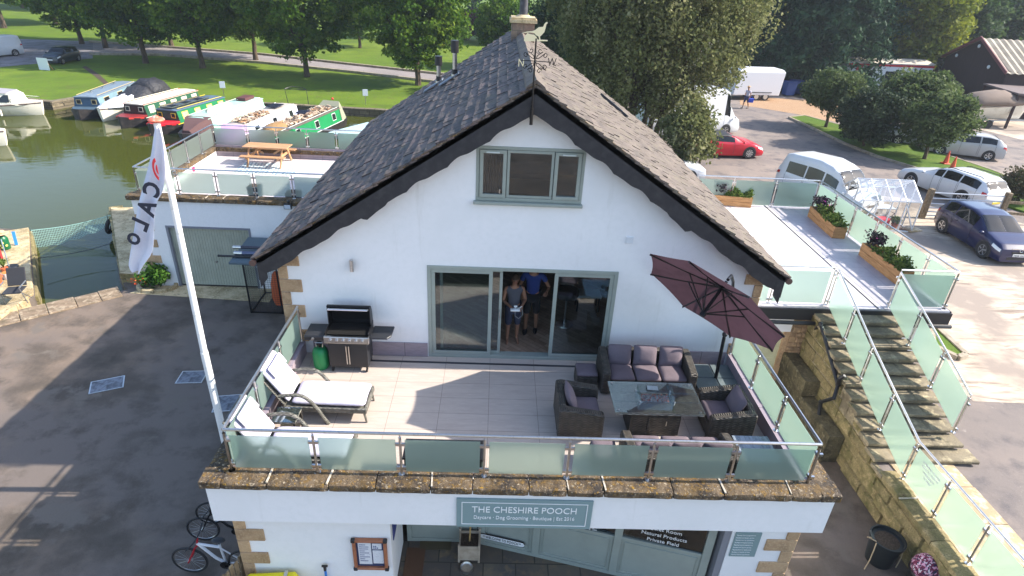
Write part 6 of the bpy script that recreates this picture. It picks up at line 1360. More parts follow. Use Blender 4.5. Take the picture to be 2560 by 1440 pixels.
SAL=dict(L=4.3,W=1.75,H=1.44,belt=((-2.15,.88),(-1.2,.98),(.4,.93),(1.1,.88),(2.15,.62)),prof=((-2.15,.70),(-2.05,1.0),(-1.6,1.33),(-1.1,1.42),(-.2,1.44),(.2,1.38),(1.1,.97),(1.75,.86),(2.1,.68),(2.15,.45)),wheels=(-1.28,1.32),ws=(1.05,.15),rg=(-1.45,-2.05),sides=((-1.5,-.7),(-.62,.34)))
put(lambda l,r: car('silver_car','silver car parked beyond the verge, half hidden by the small tree',l,r,paint=carpaint('silver',(.42,.42,.42)),wr=.31,**SAL),(2458,401),(2352,388),1,1.75)
put(lambda l,r: car('parked_car','white car parked furthest back behind the bushy verge trees',l,r,paint=carpaint('white',(.66,.67,.68)),wr=.31,**SAL),(2345,372),(2245,362),1,1.75)
put(lambda l,r: car('parked_car','white car with only its roof showing above the glass balustrade at the eave',l,r,paint=carpaint('white',(.66,.67,.68)),wr=.31,**SAL),(1606,452),(1706,456),-1,1.75)
MINI=dict(L=3.7,W=1.68,H=1.41,belt=((-1.85,.88),(-1,.95),(.4,.93),(1.0,.90),(1.85,.66)),prof=((-1.85,.60),(-1.80,.98),(-1.55,1.34),(-1.1,1.39),(-.2,1.41),(.35,1.36),(.85,1.0),(1.45,.90),(1.78,.74),(1.85,.45)),wheels=(-1.2,1.24),ws=(.85,.32),rg=(-1.4,-1.8),sides=((-1.4,-.7),(-.62,.40)))
put(lambda l,r: car('small_hatchback','very dark small hatchback on the gravel left of the park trees',l,r,paint=carpaint('dark_blue',(.012,.018,.028)),wr=.30,**MINI),(207,150),(148,163),1,1.68,z=G0)
VAN=dict(L=4.9,W=1.95,H=1.95,belt=((-2.45,1.06),(1.2,1.06),(1.8,1.0),(2.45,.72)),prof=((-2.45,.6),(-2.42,1.6),(-2.3,1.90),(-1.9,1.95),(.6,1.95),(.95,1.86),(1.75,1.10),(2.3,.92),(2.45,.55)),wheels=(-1.45,1.55),ws=(1.7,.9),rg=(-2.15,-2.42),wt=.84)
put(lambda l,r: car('panel_van','silver panel van at the left edge on the gravel car park',l,r,paint=carpaint('van_silver',(.50,.54,.58)),wr=.32,sides=((.35,1.05),),**VAN),(62,138),(-62,150),1,1.95,z=G0)
CAMP=dict(L=4.7,W=1.9,H=2.0,belt=((-2.35,1.08),(1.0,1.06),(1.8,.98),(2.35,.72)),prof=((-2.35,.6),(-2.30,1.3),(-2.0,1.94),(-1.7,2.02),(-.2,2.10),(.4,2.0),(.8,1.85),(1.55,1.12),(2.2,.90),(2.35,.55)),wheels=(-1.4,1.45),ws=(1.5,.75),rg=(-1.95,-2.3),wt=.80,wtop=1.75)
put(lambda l,r: car('camper_van','white camper van with raised roof parked right behind the side terrace railing',l,r,paint=carpaint('white',(.66,.67,.68)),wr=.32,sides=((-1.75,-.75),(-.68,.2),(.28,.98)),**CAMP),(1955,487),(2105,545),-1,1.9)
# far cars on the field
for i,(u,v,lb) in enumerate(((885,14,'white car on the far field above the first gap in the tree row'),(1112,12,'white car on far field left of the house ridge'))):
    p=at(u,v,z=G0); car('parked_car',lb,(p.x,p.y,G0),175,paint=carpaint('white',(.66,.67,.68)),wr=.31,group='white cars on the far field',**HATCH)
# motorhome behind the birch
MH=dict(L=7.0,W=2.2,H=2.9,belt=((-3.5,1.2),(2.2,1.2),(2.8,1.12),(3.5,.8)),prof=((-3.5,.6),(-3.48,2.6),(-3.3,2.88),(1.9,2.92),(2.25,2.75),(2.45,1.9),(2.95,1.22),(3.35,1.0),(3.5,.6)),wheels=(-1.9,2.3),ws=(2.93,2.45),rg=(-3.32,-3.48),sides=((-2.9,-1.9),(-1.2,-.2),(2.05,2.5)),wt=.9)
put(lambda l,r: car('motorhome','large white motorhome half hidden behind hanging birch branches',l,r,paint=carpaint('white',(.66,.67,.68)),wr=.35,**MH),(1655,345),(1812,338),-1,2.2)
# box trailer
a=at(1893,252,z=G1); t=thing('box_trailer','white twin-axle box trailer standing beside the tall conifers','trailer',(a.x-.3,a.y+1.0,G1),R(8)); m=MB()
m.loft([[(-2.2,-1,.45),(2.1,-1,.45),(2.1,1,.45),(-2.2,1,.45)],[(-2.0,-1.02,2.35),(2.25,-1.02,2.35),(2.25,1.02,2.35),(-2.0,1.02,2.35)],[(-1.7,-.8,2.55),(2.1,-.8,2.55),(2.1,.8,2.55),(-1.7,.8,2.55)]]); m.build('box_body',mat('trailer_white',(.74,.75,.78),.35),t,bevel=.03)
for wx in (0,.85):
    for s in (-1,1): m=MB(); m.cyl((wx,s*.85,.33),(wx,s*1.0,.33),.33,None,20); wh=m.build('wheel',TYRE,t,smooth=True); m=MB(); m.cyl((wx,s*1.0,.33),(wx,s*1.012,.33),.2,None,16); m.build('rim',ALLOY,wh)
m=MB(); m.bar((-2.2,0,.45),(-3.2,0,.45),.1); m.build('drawbar',TRIM,t); m=MB(); 
for s in (-1,1): m.box(-.5,1.35,s*1.0-.03,s*1.0+.05,.66,.72)
m.build('mudguard',TRIM,t)
# long white caravan with a red stripe behind the trees
p=at(2195,240,z=G1); t=thing('static_caravan','long white caravan body with red stripe and beige roof behind verge trees','caravan',(p.x,p.y+.8,G1),R(4)); m=MB(); m.box(-4.2,4.2,-1.3,1.3,.5,3.0); m.build('shell',mat('caravan_white',(.74,.74,.74),.4),t,bevel=.05); m=MB(); m.loft([[(-4.3,-1.4,3.0),(4.3,-1.4,3.0),(4.3,1.4,3.0),(-4.3,1.4,3.0)],[(-4.1,-.3,3.3),(4.1,-.3,3.3),(4.1,.3,3.3),(-4.1,.3,3.3)]]); m.build('roof',mat('caravan_roof',rgb((196,184,166)),.8),t); m=MB(); m.box(-4.22,4.22,-1.33,-1.301,2.72,2.9); m.box(-3.4,-2.8,-1.33,-1.301,2.3,2.7); m.build('red_stripe',mat('stripe_red',(.5,.02,.03),.5),t)
for x in (-2.2,.2,2.4): m=MB(); m.box(x-.6,x+.6,-1.32,-1.305,1.5,2.3); m.build('window',GLASSD,t)
# shed
q0=at(2478,292,z=G1); q1=at(2335,238,z=G1); d=(q1-q0); Lg=d.length; an=math.atan2(d.y,d.x)
sh=thing('barn','dark red-brown boarded barn with a corrugated beige roof at the right edge','barn',(q0.x,q0.y,G1),an); CLAD=mat('dark_cladding',(.035,.018,.018),.85,layers=((2,(.05,.026,.025),.45,.65,5,(8,8,.4)),))
eh=3.6; rh=5.6; dp_=14
m=MB(); g=[(0,0),(Lg,0),(Lg,eh),(Lg*.5,rh),(0,eh)]
m.prismy([(x,z) for x,z in g],-.0,.15) ; m.T=None; m.box(0,.15,-dp_,0,0,eh); m.box(Lg-.15,Lg,-dp_,0,0,eh); m.build('wall',CLAD,sh)
CORR=mat('corrugated_beige',rgb((150,138,120)),.7,layers=((1.2,rgb((132,120,102)),.45,.65),(.5,rgb((176,170,146)),.58,.7)))
for sx in (0,1):
    m=MB(); rings=[]; n=26
    for k in range(n*4+1):
        y=.4-(dp_+.4)*k/(n*4); o=.045*math.sin(k*math.pi/2); xe=-.3 if sx==0 else Lg+.3; ze=eh-.12
        rings.append([(xe,y,ze+o),(Lg*.5,y,rh+.06+o),(Lg*.5,y,rh+.02+o),(xe,y,ze-.04+o)])
    m.loft(rings); m.build('roof',CORR,sh)
m=MB(); m.bar((-.32,.42,eh-.08),(Lg*.5,.42,rh+.08),.1,.25); m.bar((Lg*.5,.42,rh+.08),(Lg+.32,.42,eh-.08),.1,.25); m.build('barge_trim',mat('trim_maroon',rgb((120,70,72)),.6),sh)
for x,z in ((Lg*.5,rh-.6),(Lg*.25,eh+.0),(Lg*.8,eh+.3)): m=MB(); m.ball((x,.3,z),(.16,.1,.16),10,6); m.build('lamp',PALE,sh,smooth=True)
q=at(2556,218,z=G1+2.6); t=thing('lean_to','low dark lean-to shelter in front of the barn','shed',(q0.x+1.5,q0.y-.3,G1),an); m=MB(); m.box(-5.0,-.1,-.0,3.2,2.5,2.62); m.build('roof',mat('leanto_roof',rgb((110,96,92)),.8),t); 
for x,y in ((-.2,3.1),(-4.9,3.1),(-.2,.1),(-4.9,.1)): m=MB(); m.bar((x,y,0),(x,y,2.5),.15); m.build('post',CLAD,t)
# bins, cones, gate, boat on trailer
for i,(u,v) in enumerate(((1968,240),(1984,236))):
    p=at(u,v,z=G1); t=thing('wheelie_bin',('left','right')[i]+' one of two large blue bins by the white trailer','bin',(p.x,p.y,G1),R(10)); m=MB(); m.loft([[(-.42,-.36,.1),(.42,-.36,.1),(.42,.36,.1),(-.42,.36,.1)],[(-.5,-.42,1.2),(.5,-.42,1.2),(.5,.42,1.2),(-.5,.42,1.2)]]); m.build('bin_body',mat('bin_blue',(.012,.04,.16),.5),t,bevel=.03); m=MB(); m.box(-.53,.53,-.46,.44,1.2,1.3); m.build('lid',mat('bin_blue',(0,0,0)),t,bevel=.03)
CONEO=mat('cone_orange',(.75,.09,.03),.5)
for (u,v,lb) in ((2363,409,'orange traffic cone further back on the verge under the tree'),(2379,424,'orange and white traffic cone nearer the white estate car')):
    p=at(u,v,z=G1+.12); t=thing('traffic_cone',lb,'cone',p,0,'cones on the verge'); m=MB(); m.cyl((0,0,.04),(0,0,.75),.15,.03,16); m.build('cone_body',CONEO,t,smooth=True); m=MB(); m.cyl((0,0,.38),(0,0,.52),.088,.066,16,caps=False); m.build('reflective_band',PALE,t,smooth=True); m=MB(); m.box(-.2,.2,-.2,.2,0,.05); m.build('base',CONEO,t,bevel=.02)
ga,gb_=at(2300,575,z=G1),at(2500,568,z=G1)
ga=at(2303,545,z=G1); gb_=at(2492,555,z=G1); d=gb_-ga; t=thing('field_gate','galvanised steel field gate between two timber posts','gate',(ga.x,ga.y,G1),math.atan2(d.y,d.x)); Lg2=d.length; GALV=mat('galvanised',rgb((160,166,174)),.4,.6)
m=MB()
for z in (.15,.32,.50,.70,.95,1.2): m.cyl((.15,0,z),(Lg2-.15,0,z),.03,None,8)
m.build('rails',GALV,t,smooth=True); m=MB()
for x in (.15,Lg2*.5,Lg2-.15): m.cyl((x,0,.13),(x,0,1.22),.022,None,8)
m.build('uprights',GALV,t,smooth=True)
OLDW=mat('old_timber',rgb((128,110,86)),.9,layures if False else 0) if False else mat('old_timber',rgb((128,110,86)),.9,layers=((3,rgb((96,84,66)),.4,.6,6,(4,4,.6)),(9,rgb((150,134,108)),.5,.7)),bump=(20,.5,.02))
for p,lb in ((ga,'square timber gatepost nearer the greenhouse'),(gb_,'taller timber gatepost by the blue hatchback bonnet')):
    t=thing('gatepost',lb,'post',(p.x,p.y,G1)); m=MB(); m.box(-.11,.11,-.11,.11,0,1.38); m.build('timber',OLDW,t,bevel=.02)
t=thing('rail_fence','low timber rail fence running right from the gatepost','fence',(gb_.x,gb_.y,G1),R(-8)); m=MB(); m.bar((.12,0,.95),(9,0,.95),.05,.12); m.bar((.12,0,.45),(9,0,.45),.05,.12); m.build('rails',OLDW,t)
for x in (2.6,5.2,7.8): m=MB(); m.box(x-.07,x+.07,-.07,.07,0,1.15); m.build('post',OLDW,t)
p=at(2478,318,z=G1); bt=cruiser('motor boat under a grey-brown cover on a trailer near the barn',(p.x+2.6,p.y+.6,G1+.95),2,5.6,2.1,cabin=False,name='covered_boat'); tarp(bt,((-.15,.3,.9,1.05),(-1.2,.95,.8,1.35),(-2.6,1.1,.75,1.75),(-4.2,1.1,.7,1.5),(-5.5,1.0,.65,.95)),mat('boat_cover',rgb((120,104,92)),.9,bump=(3,.5,.05)),'cover')
t=thing('boat_trailer','steel trailer carrying the covered motor boat','trailer',(p.x+2.6,p.y+.6,G1),R(2)); m=MB(); m.bar((-5.5,-.7,.5),(.2,-.1,.5),.08); m.bar((-5.5,.7,.5),(.2,.1,.5),.08); m.bar((-3,-.95,.5),(-3,.95,.5),.08); m.build('chassis',GALV,t)
for s in (-1,1): m=MB(); m.cyl((-3.4,s*.95,.3),(-3.4,s*1.1,.3),.3,None,16); m.build('wheel',TYRE,t)
p=at(2420,268,z=G1+.5); t=thing('blue_tarpaulin','bundled blue tarpaulin behind the covered boat','tarpaulin',(p.x,p.y,G1)); m=MB(); m.ball((0,0,.6),(1.0,.6,.75),14,8); m.build('cloth',mat('tarp_blue',(.03,.09,.45),.6,bump=(4,.9,.15)),t,smooth=True)
# greenhouse
ghc=at(2277,580,z=G1); gh=thing('greenhouse','small aluminium greenhouse holding plant pots outside the terrace railing','greenhouse',(ghc.x-2.45,ghc.y,G1),R(0)); AL=mat('aluminium',(.80,.82,.83),.4,.2); GW,GD,EH,RH=2.45,1.9,1.32,1.95
m=MB(); B=lambda a,b_: m.bar(a,b_,.042)
for x in (0,GW):
    for y in (0,GD): B((x,y,0),(x,y,EH))
    B((x,0,EH),(x,GD/2,RH)); B((x,GD,EH),(x,GD/2,RH)); B((x,0,.02),(x,GD,.02)); B((x,GD*.35,0),(x,GD*.35,EH+.4)); B((x,GD*.7,0),(x,GD*.7,EH+.3))
for z,y in ((.02,0),(.02,GD),(EH,0),(EH,GD),(RH,GD/2)): B((0,y,z),(GW,y,z))
for k in range(1,4):
    x=GW*k/4; B((x,0,0),(x,0,EH)); B((x,0,EH),(x,GD/2,RH)); B((x,GD,EH),(x,GD/2,RH)); B((x,GD,0),(x,GD,EH))
B((0,0,.1),(GW*.25,0,EH-.1)); B((GW,0,.1),(GW*.75,0,EH-.1)); m.build('frame',AL,gh)
GHG=pane_mat('greenhouse_glass',(.93,.96,.96),1.2,amount=.80)
for nm,y0,z0,y1,z1 in (('roof_pane',-.02,EH+.02,GD/2,RH+.03),('roof_pane',GD+.02,EH+.02,GD/2,RH+.03),('side_pane',-.005,.04,-.005,EH),('side_pane',GD+.005,.04,GD+.005,EH)):
    for k in range(4): m=MB(); x0,x1=GW*k/4+.02,GW*(k+1)/4-.02; m.add([(x0,y0,z0),(x1,y0,z0),(x1,y1,z1),(x0,y1,z1)],[(0,1,2,3)]); m.build(nm,GHG,gh)
m=MB(); m.box(.1,GW-.1,1.2,1.75,.55,.58); m.build('shelf',AL,gh)
# ================= PLANTS =================
def leafset(pts,nrm_up=.3,size=.05,asp=1.6,rng=RNG,jit=.4):
    """quads at pts with random directions"""
    n=len(pts); a=rng.normal(size=(n,3)); a/=np.linalg.norm(a,axis=1)[:,None]; b=rng.normal(size=(n,3)); b[:,2]*=(1-nrm_up); b-=a*(a*b).sum(1)[:,None]; b/=np.linalg.norm(b,axis=1)[:,None]
    s=size*(1+jit*(rng.random(n)-.5)*2); a=a*(s*asp/2)[:,None]; b=b*(s/2)[:,None]
    V=np.stack([pts-a-b*.6,pts-a*.1-b*1.2,pts+a,pts-a*.1+b*1.2],1).reshape(-1,3); Fq=np.arange(4*n).reshape(n,4); return V,Fq
def leafmat(name,cols,trans=.3,rough=.6):
    return mat(name,cols[0],.62,attr_cols=cols,trans=trans,spec=.12)
def crown_pts(nc,per,rad,cr,rng,inner=.35,flat=.8,top=.0):
    """clump centres in an ellipsoid, leaves on shells round the centres"""
    d=rng.normal(size=(nc,3)); d/=np.linalg.norm(d,axis=1)[:,None]; r=(inner+(1-inner)*rng.random(nc)**.55)[:,None]
    c=d*r*np.array(rad)*.86; c[:,2]+=top*rad[2]
    sc=cr*(.55+.9*rng.random(nc)); tone=rng.random(nc)
    q=rng.normal(size=(nc,per,3)); q/=np.linalg.norm(q,axis=2)[:,:,None]; q*=((.55+.5*rng.random((nc,per)))**1)[:,:,None]*sc[:,None,None]; q[:,:,2]*=flat
    P=(c[:,None,:]+q).reshape(-1,3); T=np.repeat(tone,per)*.6+rng.random(nc*per)*.4
    return P,T,c
BARK=mat('bark',rgb((92,78,62)),.95,layers=((5,rgb((60,50,40)),.42,.62,6,(1,1,.3)),),bump=(14,.8,.04))
CROWNS={}
def tree(name,label,loc,th,rad,cz,tr,leaf,key,nc,per,cr,size,group=None,seed=0,rz=0,inner=.35,limbs=7,scale=1,stems=1,flat=.8,lean=0,cat='tree'):
    t=thing(name,label,cat,loc,R(rz),group)
    if key not in CROWNS:
        rng=np.random.default_rng(seed+11); P,T,cc=crown_pts(nc,per,rad,cr,rng,inner,flat); P[:,2]+=cz; V_,F_=leafset(P,.3,size,rng=rng); cro=np_mesh('crown',V_,F_,leaf,t,np.repeat(T,1))
        m=MB(); rr=random.Random(seed)
        for s_ in range(stems):
            ox,oy=(0,0) if stems==1 else (rr.uniform(-.7,.7),rr.uniform(-.7,.7)); top=Vector((ox*1.8+lean,oy*1.8,cz-.1*rad[2])); 
            m.tube([(ox,oy,-.1),(ox*1.02+.03,oy,.3*th),(ox*1.2-.05+lean*.2,oy*1.2+.05,th*.7),(ox*1.3+lean*.4,oy*1.3,th),(top.x*.9,top.y*.9,(th+top.z)/2),top],[tr*1.35,tr*1.05,tr*.95,tr*.85,tr*.6,tr*.25],9)
            for k in range(limbs):
                c=cc[rr.randrange(len(cc))]; z0=th*rr.uniform(.75,1.15); s0=Vector((ox*1.3+lean*.4,oy*1.3,z0)); e=Vector((c[0]*.85,c[1]*.85,c[2]*.85+cz)); mid=s0.lerp(e,.5)+Vector((0,0,.25*rad[2]*rr.uniform(-.3,.5))); m.tube([s0,mid,e],[tr*.42,tr*.25,tr*.08],6)
        tk=m.build('trunk',BARK,t,smooth=True); CROWNS[key]=(cro.data,tk.data)
    else:
        for nm,me in zip(('crown','trunk'),CROWNS[key]): o=bpy.data.objects.new(nm,me); C.objects.link(o); o.parent=t
    t.scale=(scale,scale,scale); return t
MAPLE=leafmat('maple_leaves',((.035,.085,.010),(.055,.12,.012),(.085,.165,.016),(.14,.22,.022),(.22,.29,.035)),.45)
BIRCH=leafmat('birch_leaves',((.085,.10,.038),(.125,.145,.052),(.17,.185,.07),(.23,.235,.10),(.40,.37,.22)),.4,.4)
OAKD=leafmat('dark_leaves',((.022,.046,.02),(.034,.066,.024),(.052,.092,.032),(.085,.13,.045)),.4)
YEL=leafmat('yellow_leaves',((.06,.09,.014),(.11,.15,.018),(.24,.26,.025),(.06,.08,.02)),.4)
CONI=leafmat('conifer_needles',((.014,.036,.02),(.024,.058,.03),(.042,.088,.04),(.07,.125,.055)),.25)
APPLE=leafmat('orchard_leaves',((.045,.07,.024),(.07,.105,.035),(.11,.15,.05),(.20,.23,.11)),.4,.4)
REDL=leafmat('copper_leaves',((.05,.018,.018),(.09,.03,.03),(.06,.05,.02)),.3)
MK=dict(th=2.4,tr=.24,leaf=MAPLE,nc=400,per=80,cr=.85,size=.19,inner=.3,limbs=12,flat=.6)
row=[((365,158),0,'maple_a','second park tree from the left of the photo, behind the dark hatchback'),((507,170),70,'maple_b','third park tree from the left, above the slate blue narrowboat'),((768,192),140,'maple_a','park tree with clear straight trunk, in the middle of the canal-bank row'),((1045,213),30,'maple_c','park tree closest to the house chimney, right end of the canal-bank row')]
for (uv,rz,key,lb) in row:
    p=at(*uv,z=G0); tree('park_tree',lb,(p.x,p.y,G0),rad={'maple_a':(6.6,6.2,6.6),'maple_b':(6.2,5.8,6.8),'maple_c':(5.8,5.4,6.2)}[key],cz={'maple_a':7.5,'maple_b':7.9,'maple_c':7.0}[key],key=key,seed=ord(key[-1]),rz=rz,group='maples along the far canal bank',**MK)
for (uv,rz,key,sc,lb) in (((640,150),200,'maple_b',.95,'dark park tree between the slate blue boat trunk and the clear straight trunk, set back'),((205,110),100,'maple_c',1.0,'park tree overhanging the dark small hatchback'),((10,70),15,'maple_b',1.25,'big tree cut off by the left edge with a thick trunk'),((140,62),260,'maple_a',1.15,'background tree behind the gravel car park'),((900,120),10,'maple_c',.75,'smaller park tree beyond the road left of the flues'),((265,120),300,'maple_b',1.05,'dense park tree filling the gap right of the gravel car park'),((430,118),160,'maple_a',1.0,'set-back park tree between the two trunks behind the blue boat'),((960,95),240,'maple_b',.9,'second smaller park tree beyond the road, right of the first')):
    p=at(*uv,z=G0); tree('park_tree',lb,(p.x,p.y,G0),rad=(1,1,1),cz=1,key=key,rz=rz,scale=sc,group='maples along the far canal bank',**MK)
for i,(uv,rz,key,sc,lb) in enumerate((((330,30),40,'maple_a',1.5,'large far tree showing between the two left park trees'),((560,25),120,'maple_b',1.6,'large far tree behind the third park tree'),((700,20),220,'maple_a',1.5,'large far tree behind the middle park tree'),((60,20),80,'maple_c',1.7,'farthest tree at the top left corner'))):
    p=at(*uv,z=G0); tree('field_tree',lb,(p.x,p.y,G0),rad=(1,1,1),cz=1,key=key,rz=rz,scale=sc,group='far field trees',**MK)
# big birch
p=Vector((8.4,24.4,G1)); tree('birch_tree','huge silver-green birch with drooping twigs right of the house roof','tree' and (p.x,p.y,G1),th=2.2,rad=(6.9,5.2,7.6),cz=8.6,tr=.16,leaf=BIRCH,key='birch',nc=1050,per=110,cr=.60,size=.105,seed=5,inner=.2,limbs=16,stems=4,flat=1.5)
p=Vector((8.6,19.8,G1)); tree('birch_sapling','lower spreading part of birch growth beside the roof verge',(9.9,20.4,G1),th=1.0,rad=(1.9,1.8,2.0),cz=2.1,tr=.07,leaf=BIRCH,key='birch2',nc=95,per=70,cr=.45,size=.11,seed=6,inner=.2,limbs=8,stems=3,flat=1.3)
# trees behind the ridge
for i,(x,y,sc,key,lf,lb) in enumerate(((6.5,46,1.0,'dk_a',OAKD,'dark round tree directly behind the chimney'),(9.0,38,.75,'dk_a',OAKD,'dark tree between chimney and birch'),(0.5,62,.8,'dk_b',MAPLE,'green bushy tree left of the chimney beyond the road'))):
    tree('broadleaf_tree',lb,(x,y,-2.4),th=1.8,rad=(4.6,4.4,4.6),cz=5.2,tr=.22,leaf=lf,key=key,nc=330,per=70,cr=.85,size=.21,seed=20+i,rz=50*i,scale=sc,inner=.25)
for i,(u,v,sc,lb) in enumerate(((1160,100,1.0,'copper-leaved shrub beyond the road left of the roof ridge'),)):
    p=at(u,v,z=G0); tree('copper_shrub',lb,(p.x,p.y,G0),th=.6,rad=(3.2,2.6,2.3),cz=2.2,tr=.12,leaf=REDL,key='cop',nc=100,per=70,cr=.7,size=.2,seed=41,cat='shrub')
for u,v,sc,lb in ((1120,115,1.1,'green shrub left of the copper shrub near the ridge'),(1230,112,1.0,'green shrub against the left of the chimney stack')):
    p=at(u,v,z=G0); tree('garden_shrub',lb,(p.x,p.y,G0),th=.6,rad=(3.0,2.6,2.4),cz=2.2,tr=.12,leaf=MAPLE,key='shb',nc=110,per=70,cr=.7,size=.2,seed=43,scale=sc,cat='shrub')
def conifer(name,label,loc,H,Rb,mt,key,seed=0,rz=0,scale=1,group=None,col_=False,dens=1.0,size=.16,bare=.08):
    t=thing(name,label,'tree',loc,R(rz),group)
    if key not in CROWNS:
        rng=np.random.default_rng(seed); P=[];T=[]; m=MB(); m.tube([(0,0,-.2),(0,0,H*.5),(0,0,H*.97)],[H*.022,H*.014,H*.003],8)
        nb_=int(H*11*dens)
        for k in range(nb_):
            f=rng.random()**.85; z=H*(bare+(1-bare)*f); L=Rb*(1-f)**.75*rng.uniform(.75,1.12)+.15; a=rng.random()*6.283; d=np.array([math.cos(a),math.sin(a),0]); n=int(26*max(.4,L)); s=rng.random(n)**.8
            droop=(-.05 if col_ else -.32)*L; up=.06*L if not col_ else .6*L
            base=d*(s*L)[:,None]; base[:,2]=z+up*s+droop*s**2; side=np.cross(d,[0,0,1]); wv_=(1-s*.6)*L*.20+.08; base+=side*(rng.normal(size=n)*wv_*.55)[:,None]; base[:,2]+=-abs(rng.normal(size=n))*.14*L**.5*(.3 if col_ else 1); base+=rng.normal(size=(n,3))*.05
            P.append(base); T.append(np.full(n,rng.random())*.5+rng.random(n)*.5*(.4+.6*s))
            if k%4==0: e=d*L*.8; m.tube([(0,0,z),(e[0]*.5,e[1]*.5,z+up*.5+droop*.25),(e[0],e[1],z+up*.8+droop*.64)],[.06,.035,.012],5)
        P=np.concatenate(P); T=np.concatenate(T); V_,F_=leafset(P,.1,size,2.6,rng); cro=np_mesh('crown',V_,F_,mt,t,T); tk=m.build('trunk',BARK,t,smooth=True); CROWNS[key]=(cro.data,tk.data)
    else:
        for nm,me in zip(('crown','trunk'),CROWNS[key]): o=bpy.data.objects.new(nm,me); C.objects.link(o); o.parent=t
    t.scale=(scale,)*3; return t
for i,(u,v,sc,lb) in enumerate(((1185,60,.8,'slim dark conifer on the bright field left of the chimney'),(1262,45,.65,'smaller slim conifer just left of the chimney pot'))):
    p=at(u,v,z=G0); conifer('slim_conifer',lb,(p.x,p.y,G0),11,2.4,CONI,'slim',3,rz=70*i,scale=sc,col_=True,size=.24,group='slim conifers on field')
for i,(u,v,sc,lb) in enumerate(((1955,222,1.0,'tall cedar-like conifer directly behind the white trailer'),(2050,232,1.1,'tall dark conifer behind the two blue bins'),(2120,225,.95,'conifer with drooping boughs left of the yellow-green tree'))):
    p=at(u,v,z=G1); conifer('cedar_tree',lb,(p.x,p.y+1.5,G1),17,6.0,CONI,'cedar',9,rz=100*i,scale=sc,size=.17,group='tall conifers behind the car park',dens=2.2)
for i,(u,v,sc,key,lf,lb,nm) in enumerate(((2235,222,1.05,'yel',YEL,'yellow-green maple tree between the conifers and the dark wood','golden_tree'),(2330,205,1.2,'dk_a',OAKD,'dark wood tree touching the left gable of the barn','woodland_tree'),(2290,180,1.3,'dk_a',OAKD,'dark wood tree behind the yellow-green tree','woodland_tree'),(2430,190,1.3,'dk_a',OAKD,'dark wood tree rising behind the barn ridge','woodland_tree'),(2560,185,1.4,'dk_a',OAKD,'dark wood tree behind the barn at the right edge','woodland_tree'),(2660,200,1.3,'dk_a',OAKD,'dark wood tree partly outside the right edge','woodland_tree'),(2150,190,1.4,'dk_a',OAKD,'dark wood tree behind the third conifer','woodland_tree'),(2010,190,1.4,'dk_a',OAKD,'dark wood tree behind the first two conifers','woodland_tree'),(1880,190,1.2,'dk_a',OAKD,'dark wood tree showing beside the right flank of the birch','woodland_tree'))):
    p=at(u,v,z=G1); tree(nm,lb,(p.x,p.y,G1),th=2.2,rad=(5.0,4.8,6.0),cz=6.8,tr=.26,leaf=lf,key=key,nc=420,per=70,cr=.9,size=.22,seed=60+i,rz=77*i,scale=sc,inner=.25,group='dark wood behind the barn' if nm=='woodland_tree' else None)
# far treeline on the horizon side, right
for i in range(7):
    p=at(1500+i*190,90,z=G1); tree('woodland_tree',('first','second','third','fourth','fifth','sixth','seventh')[i]+' tree from the left in the farthest dark tree line',(p.x,p.y,G1),th=2,rad=(1,1,1),cz=1,tr=.2,leaf=OAKD,key='dk_a',nc=1,per=1,cr=1,size=1,rz=50*i,scale=2.3,group='far dark tree line')
# verge trees
VT=dict(th=1.25,tr=.10,leaf=APPLE,nc=230,per=75,cr=.48,size=.105,inner=.25,limbs=10)
for i,(u,v,sc,key,rad,cz,lb) in enumerate(((2063,318,1.0,'ap_a',(2.3,2.2,1.6),2.5,'leaning-trunked small tree at the left tip of the verge'),(2310,398,.95,'ap_b',(2.5,2.3,1.9),2.5,'small tree with a bent trunk over the traffic cones'),(2255,352,1.15,'ap_a',(2.3,2.2,1.6),2.5,'small tree in the middle of the verge behind the dense bush'))):
    p=at(u,v,z=G1+.1); tree('verge_tree',lb,(p.x,p.y,G1+.1),rad=rad,cz=cz,key=key,seed=80+i,rz=65*i,scale=sc,group='small trees on the grass verge',lean=.25,**VT)
p=at(2165,378,z=G1+.1); tree('dense_bush','dense dark bush reaching the ground on the grass verge',(p.x+.5,p.y+1.3,G1+.1),th=.4,rad=(2.2,2.0,1.9),cz=1.9,tr=.08,leaf=leafmat('bush_dark',((.018,.03,.016),(.03,.048,.022),(.05,.075,.036),(.10,.12,.065)),.2,.4),key='dbush',nc=230,per=75,cr=.5,size=.11,seed=90,cat='bush',inner=.1)
p=at(2545,505,z=G1+.1); tree('rusty_shrub','reddish-brown shrub on the verge at the right edge',(p.x,p.y,G1+.1),th=.3,rad=(1.1,1.0,.9),cz=.9,tr=.04,leaf=leafmat('rusty',((.05,.04,.02),(.10,.07,.035),(.06,.08,.03),(.15,.11,.07)),.3),key='rust',nc=90,per=60,cr=.32,size=.07,seed=91,cat='shrub')
